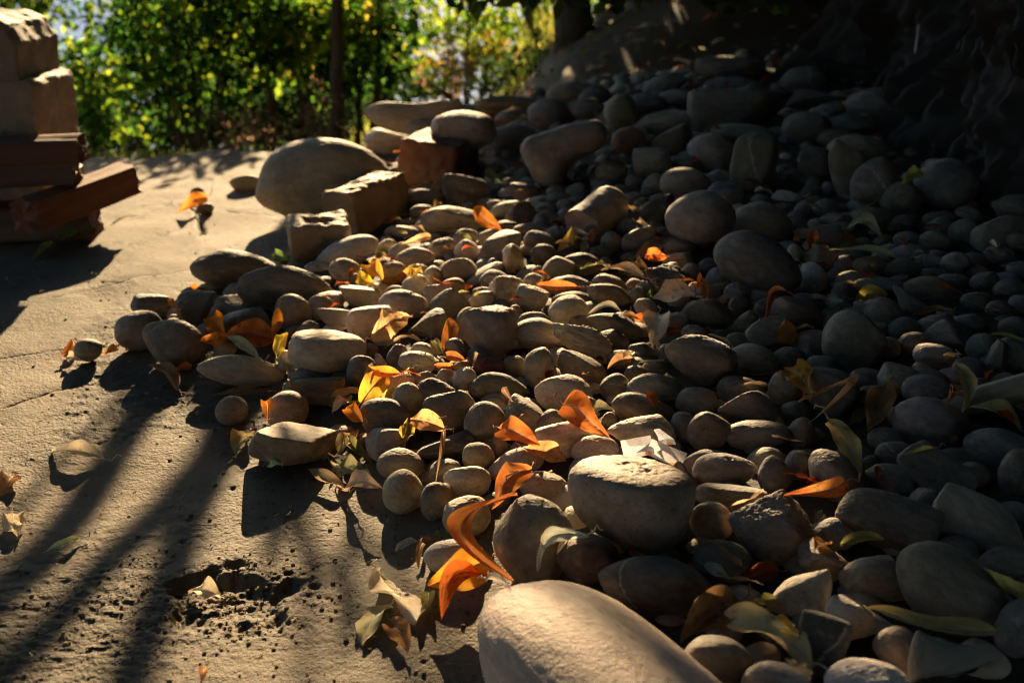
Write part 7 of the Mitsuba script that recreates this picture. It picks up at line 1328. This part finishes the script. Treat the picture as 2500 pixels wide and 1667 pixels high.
STREAKS = [([(575, 1010), (540, 1110), (490, 1200), (445, 1290), (420, 1380), (375, 1500), (310, 1667), (230, 1950)], .040, 6.0), ([(655, 1230), (650, 1330), (648, 1430)], .014, 5.6), ([(850, 1290), (845, 1390), (836, 1500), (826, 1640)], .013, 5.6),
           ([(440, 900), (340, 1010), (235, 1170), (115, 1340), (-60, 1500)], .046, 6.2), ([(230, 1400), (120, 1540), (-40, 1680)], .034, 5.8), ([(660, 520), (520, 640)], .010, 8.2),
           ([(1530, 1260), (1445, 1380), (1420, 1667), (1400, 1900)], .012, 5.4)]
boughs = [(np.array([sunward(px, py, y) for px, py in pts]), np.full(len(pts), r)) for pts, r, y in STREAKS]
b0, t0 = at(812, 330, 6.7), at(785, -60, 6.7)
b0[2] = land_z(b0[0], b0[1]) - .05
tree('slim dark tree trunk standing behind the turtle-shaped boulder', b0, sunward(575, 1010, 6.05), .038, 21, [(-1.0, 7.4, 3.6, .7, .5, .5), (-.4, 7.6, 3.7, .6, .5, .4), (-1.9, 7.5, 3.6, .6, .5, .4)], 1500, .12, DEEP, boughs[:1] + boughs[3:5])
b0, t0 = at(655, 330, 7.1), at(668, -60, 7.1)
b0[2] = land_z(b0[0], b0[1]) - .05
tree('dark leaning tree stem among the shrubs left of the slim tree', b0, t0 + [0, 0, .25], .034, 22, [(t0[0], 7.2, .85, .22, .2, .16), (t0[0] - .3, 7.2, .78, .2, .2, .14)], 260, .08, DEEP)
for px, y, r, seed, lab in ((905, 7.5, .026, 25, 'dark thin tree stem in the shaded shrubs just left of the saddle-backed stone'), (1128, 8.0, .014, 26, 'very thin dark sapling stem before the sunlit lime shrubs'), (430, 6.9, .024, 27, 'dark crooked stem inside the big glinting green shrub')):
    b0, t0 = at(px, 320, y), at(px + 24, -60, y)
    b0[2] = land_z(b0[0], b0[1]) - .05
    tree(lab, b0, t0 + [0, 0, .2], r, seed, [(t0[0], y, t0[2] + .3, .2, .2, .14)], 120, .08, DEEP)
b0, t0 = at(1295, 200, 8.3), at(1294, -60, 8.3)
b0[2] = land_z(b0[0], b0[1]) - .05
tree('thin tree trunk against the bright yellow-green shrubs', b0, t0 + (t0 - b0) * 3.6, .030, 23, [(.3, 8.6, 3.9, .7, .5, .4)], 700, .12, DEEP, boughs[1:3] + boughs[7:])
# the tree on the bank whose low boughs shade the right side of the heap
SHADE_NEAR = [(.42, -.60), (.55, -.48), (.69, -.29), (.83, -.20), (1.14, -.03), (1.35, -.05), (1.50, -.13), (1.60, -.18), (1.75, -.25)]
SHADE_FAR = [(.45, -.72), (1.2, -.68), (1.48, -.66), (1.83, -.46), (2.3, -.30)]
def bough_leaves(y0, thick, zmin, zmax, bound, xmax, n, size, holes, seed):
    rng = np.random.default_rng(seed)
    z = rng.uniform(zmin, zmax, n)
    zb, xb = np.array(bound).T
    x0 = np.interp(z, zb, xb) + .05 * np.sin(z * 23) + rng.normal(scale=.025, size=n)
    x = x0 + (xmax - x0) * rng.random(n)
    y = y0 + rng.uniform(-.5, .5, n) * thick
    P = np.stack([x, y, z + (y - y0) * math.tan(SUN_EL)], 1)
    P[:, 0] += (y - y0) * math.tan(SUN_AZ)
    for g, r in holes:  # gaps shaped along sun rays so light patches fall on chosen stones
        q = P - np.array(g)
        d = np.linalg.norm(q - (q @ SUN)[:, None] * SUN, axis=1)
        ok = d > r * .62 + .022
        P = P[ok]
    n = len(P)
    a = unit_rows(rng.normal(size=(n, 3)) + [0, 0, -.5])
    w = unit_rows(np.cross(a, rng.normal(size=(n, 3)) * [.6, 1.4, .6]))
    L = size * rng.uniform(.6, 1.3, (n, 1)); W = L * .27
    P = P - a * L * .5
    v = np.stack([P, P + a * L * .5 + w * W, P + a * L * .5 - w * W, P + a * L], 1).reshape(-1, 3)
    f = (np.array([[0, 2, 1], [1, 2, 3]])[None] + 4 * np.arange(n)[:, None, None]).reshape(-1, 3)
    c = np.repeat(np.array(DEEP)[rng.integers(4, size=n)], 4, 0)
    return v, f, c
key = thing('tree', 'thick dark tree trunk on the bank at the top, right of the thin trunk', 'tree')
b0, t0 = at(1405, 150, 6.7), at(1392, -60, 6.7)
b0[2] = land_z(b0[0], b0[1]) - .08
t = np.linspace(0, 1, 16)[:, None]
p = b0 + (t0 + (t0 - b0) * 5 - b0) * t
bk = [tube(p, .078 * (1.2 - .6 * t[:, 0]) + .05 * np.exp(-t[:, 0] * 12), 14, 5, .22)]
for e, k in (((.2, 5.5, 1.05), 6), ((.7, 5.4, 1.3), 7), ((1.1, 5.5, 1.0), 6), ((0, 8.4, 1.4), 7), ((.9, 8.5, 1.5), 8), ((1.5, 5.6, 1.8), 8)):
    bk.append(tube(p[k] + (np.array(e) - p[k]) * np.linspace(0, 1, 6)[:, None] + [[0, 0, .2 * math.sin(math.pi * s)] for s in np.linspace(0, 1, 6)], np.linspace(.03, .008, 6), 7))
part(key, 'trunk', shape(*join([(v, f, np.array([.06, .048, .038])) for v, f in bk]), 'wood'))
part(key, 'crown', shape(*join([bough_leaves(5.4, .7, .66, 1.95, SHADE_NEAR, 2.2, 7600, .12, HOLES, 31), bough_leaves(8.5, .9, .56, 2.2, SHADE_FAR, 3.2, 8500, .14, HOLES, 32)]), 'plain', False))
# added unseen tree: its crown is put overhead to close off most of the sky
rng = np.random.default_rng(71)
n = 62000
P = np.stack([rng.uniform(-10, 10, n), rng.uniform(-11, 13, n), rng.uniform(4.4, 5.4, n)], 1)
P[:, 2] += .10 * np.clip(P[:, 1] - 7, 0, 9)
P = P[(meshkit.fbm(P * [.55, .55, 0] + 3, 2, 5) > .20 + .36 * (P[:, 0] < -3))]
Q = np.stack([rng.uniform(.40, 4.5, 9000), rng.uniform(-2.5, 4.9, 9000), rng.uniform(1.75, 2.3, 9000)], 1)   # low boughs added to darken the right side
P = np.vstack([P, Q[Q[:, 0] > .40 + .25 * rng.random(len(Q))]])
n = len(P)
a = unit_rows(rng.normal(size=(n, 3)) * [1, 1, .35]); w = unit_rows(np.cross(a, rng.normal(scale=.35, size=(n, 3)) + [0, 0, 1]))
L = rng.uniform(.32, .56, (n, 1)); W = L * .30
v = np.stack([P, P + a * L * .5 + w * W, P + a * L * .5 - w * W, P + a * L], 1).reshape(-1, 3)
f = (np.array([[0, 2, 1], [1, 2, 3]])[None] + 4 * np.arange(n)[:, None, None]).reshape(-1, 3)
key = thing('tree', 'large unseen tree added above the picture, its crown blocking sky light over the heap', 'tree')
q = np.array([(2.9, 2.2, -.2), (2.85, 2.3, 1.5), (2.6, 2.3, 3.0), (2.3, 2.2, 4.6)])
tv = [tube(q, [.42, .36, .30, .2], 14, 3, .2)]
for e in ((1.0, 1.5, 2.0), (1.2, 3.6, 2.05), (1.4, -.8, 2.1), (-3, 4, 4.9), (3, 6.5, 5), (5, -3, 5), (-4, -3, 5), (0, -6, 5)):
    tv.append(tube(q[2] + (np.array(e) - q[2]) * np.linspace(0, 1, 6)[:, None] + rng.normal(scale=.08, size=(6, 3)), np.linspace(.16, .03, 6), 8))
part(key, 'trunk', shape(*join([(v_, f_, np.array([.06, .048, .038])) for v_, f_ in tv]), 'wood'))
part(key, 'crown', shape(v, f, np.repeat(np.array(DEEP)[rng.integers(4, size=n)], 4, 0), 'plain', False))
# unseen trees added to block light: beyond the bank, to the left and behind
def added_shade_tree(label, trunks, box, n, size, seed):
    rng = np.random.default_rng(seed)
    (x0, x1), (y0, y1), (z0, z1) = box
    P = np.stack([rng.uniform(x0, x1, n), rng.uniform(y0, y1, n), rng.uniform(z0, z1, n)], 1)
    P[:, 2] += .25 * (meshkit.fbm(P[:, [0, 1, 0]] * [1.3, 1.3, 0], 2, seed) - .5) * 1.2
    n = len(P)
    a = unit_rows(rng.normal(size=(n, 3))); w = unit_rows(np.cross(a, rng.normal(size=(n, 3))))
    L = size * rng.uniform(.7, 1.3, (n, 1)); W = L * .30
    v = np.stack([P, P + a * L * .5 + w * W, P + a * L * .5 - w * W, P + a * L], 1).reshape(-1, 3)
    f = (np.array([[0, 2, 1], [1, 2, 3]])[None] + 4 * np.arange(n)[:, None, None]).reshape(-1, 3)
    key = thing('tree', label, 'tree')
    tv = [tube([(x, y, land_z(x, y) - .2), (x + .1, y, (z0 + 0) * .5), (x, y, z0 + .6)], [.2, .17, .12], 10, seed, .2) for x, y in trunks]
    part(key, 'trunk', shape(*join([(v_, f_, np.array([.06, .048, .038])) for v_, f_ in tv]), 'wood'))
    part(key, 'crown', shape(v, f, np.repeat(np.array(DEEP)[rng.integers(4, size=n)], 4, 0), 'plain', False))
added_shade_tree('tall unseen tree added on the slope ahead of the heap, its crown blocking sun and sky', [(2.6, 14.2)], ((-11, 11), (13, 15.2), (5.0, 10)), 12000, .36, 81)
added_shade_tree('big unseen tree added left of the dirt to block sky light', [(-8.2, 1)], ((-9.2, -7.6), (-9, 9), (.9, 6)), 7000, .44, 82)
added_shade_tree('big unseen tree added behind the viewer to block sky light', [(.5, -8.2)], ((-9, 9), (-9.2, -7.6), (.5, 6)), 7000, .60, 83)
# far shore
xs = np.linspace(-300, 300, 160); ys = np.linspace(0, 1, 14)
YY, XX = np.meshgrid(ys, xs, indexing='ij')
hz = (10 + 26 * meshkit.fbm(np.stack([XX * .012, XX * 0, YY * 0], -1), 4, 3)) * np.sin(YY * np.pi / 2) - 3.4
setting('hill', shape(np.stack([XX, 330 + YY * 120, hz], -1).reshape(-1, 3), grid_faces(*XX.shape), (.10, .13, .09), 'plain'), 'far wooded shore across the river')
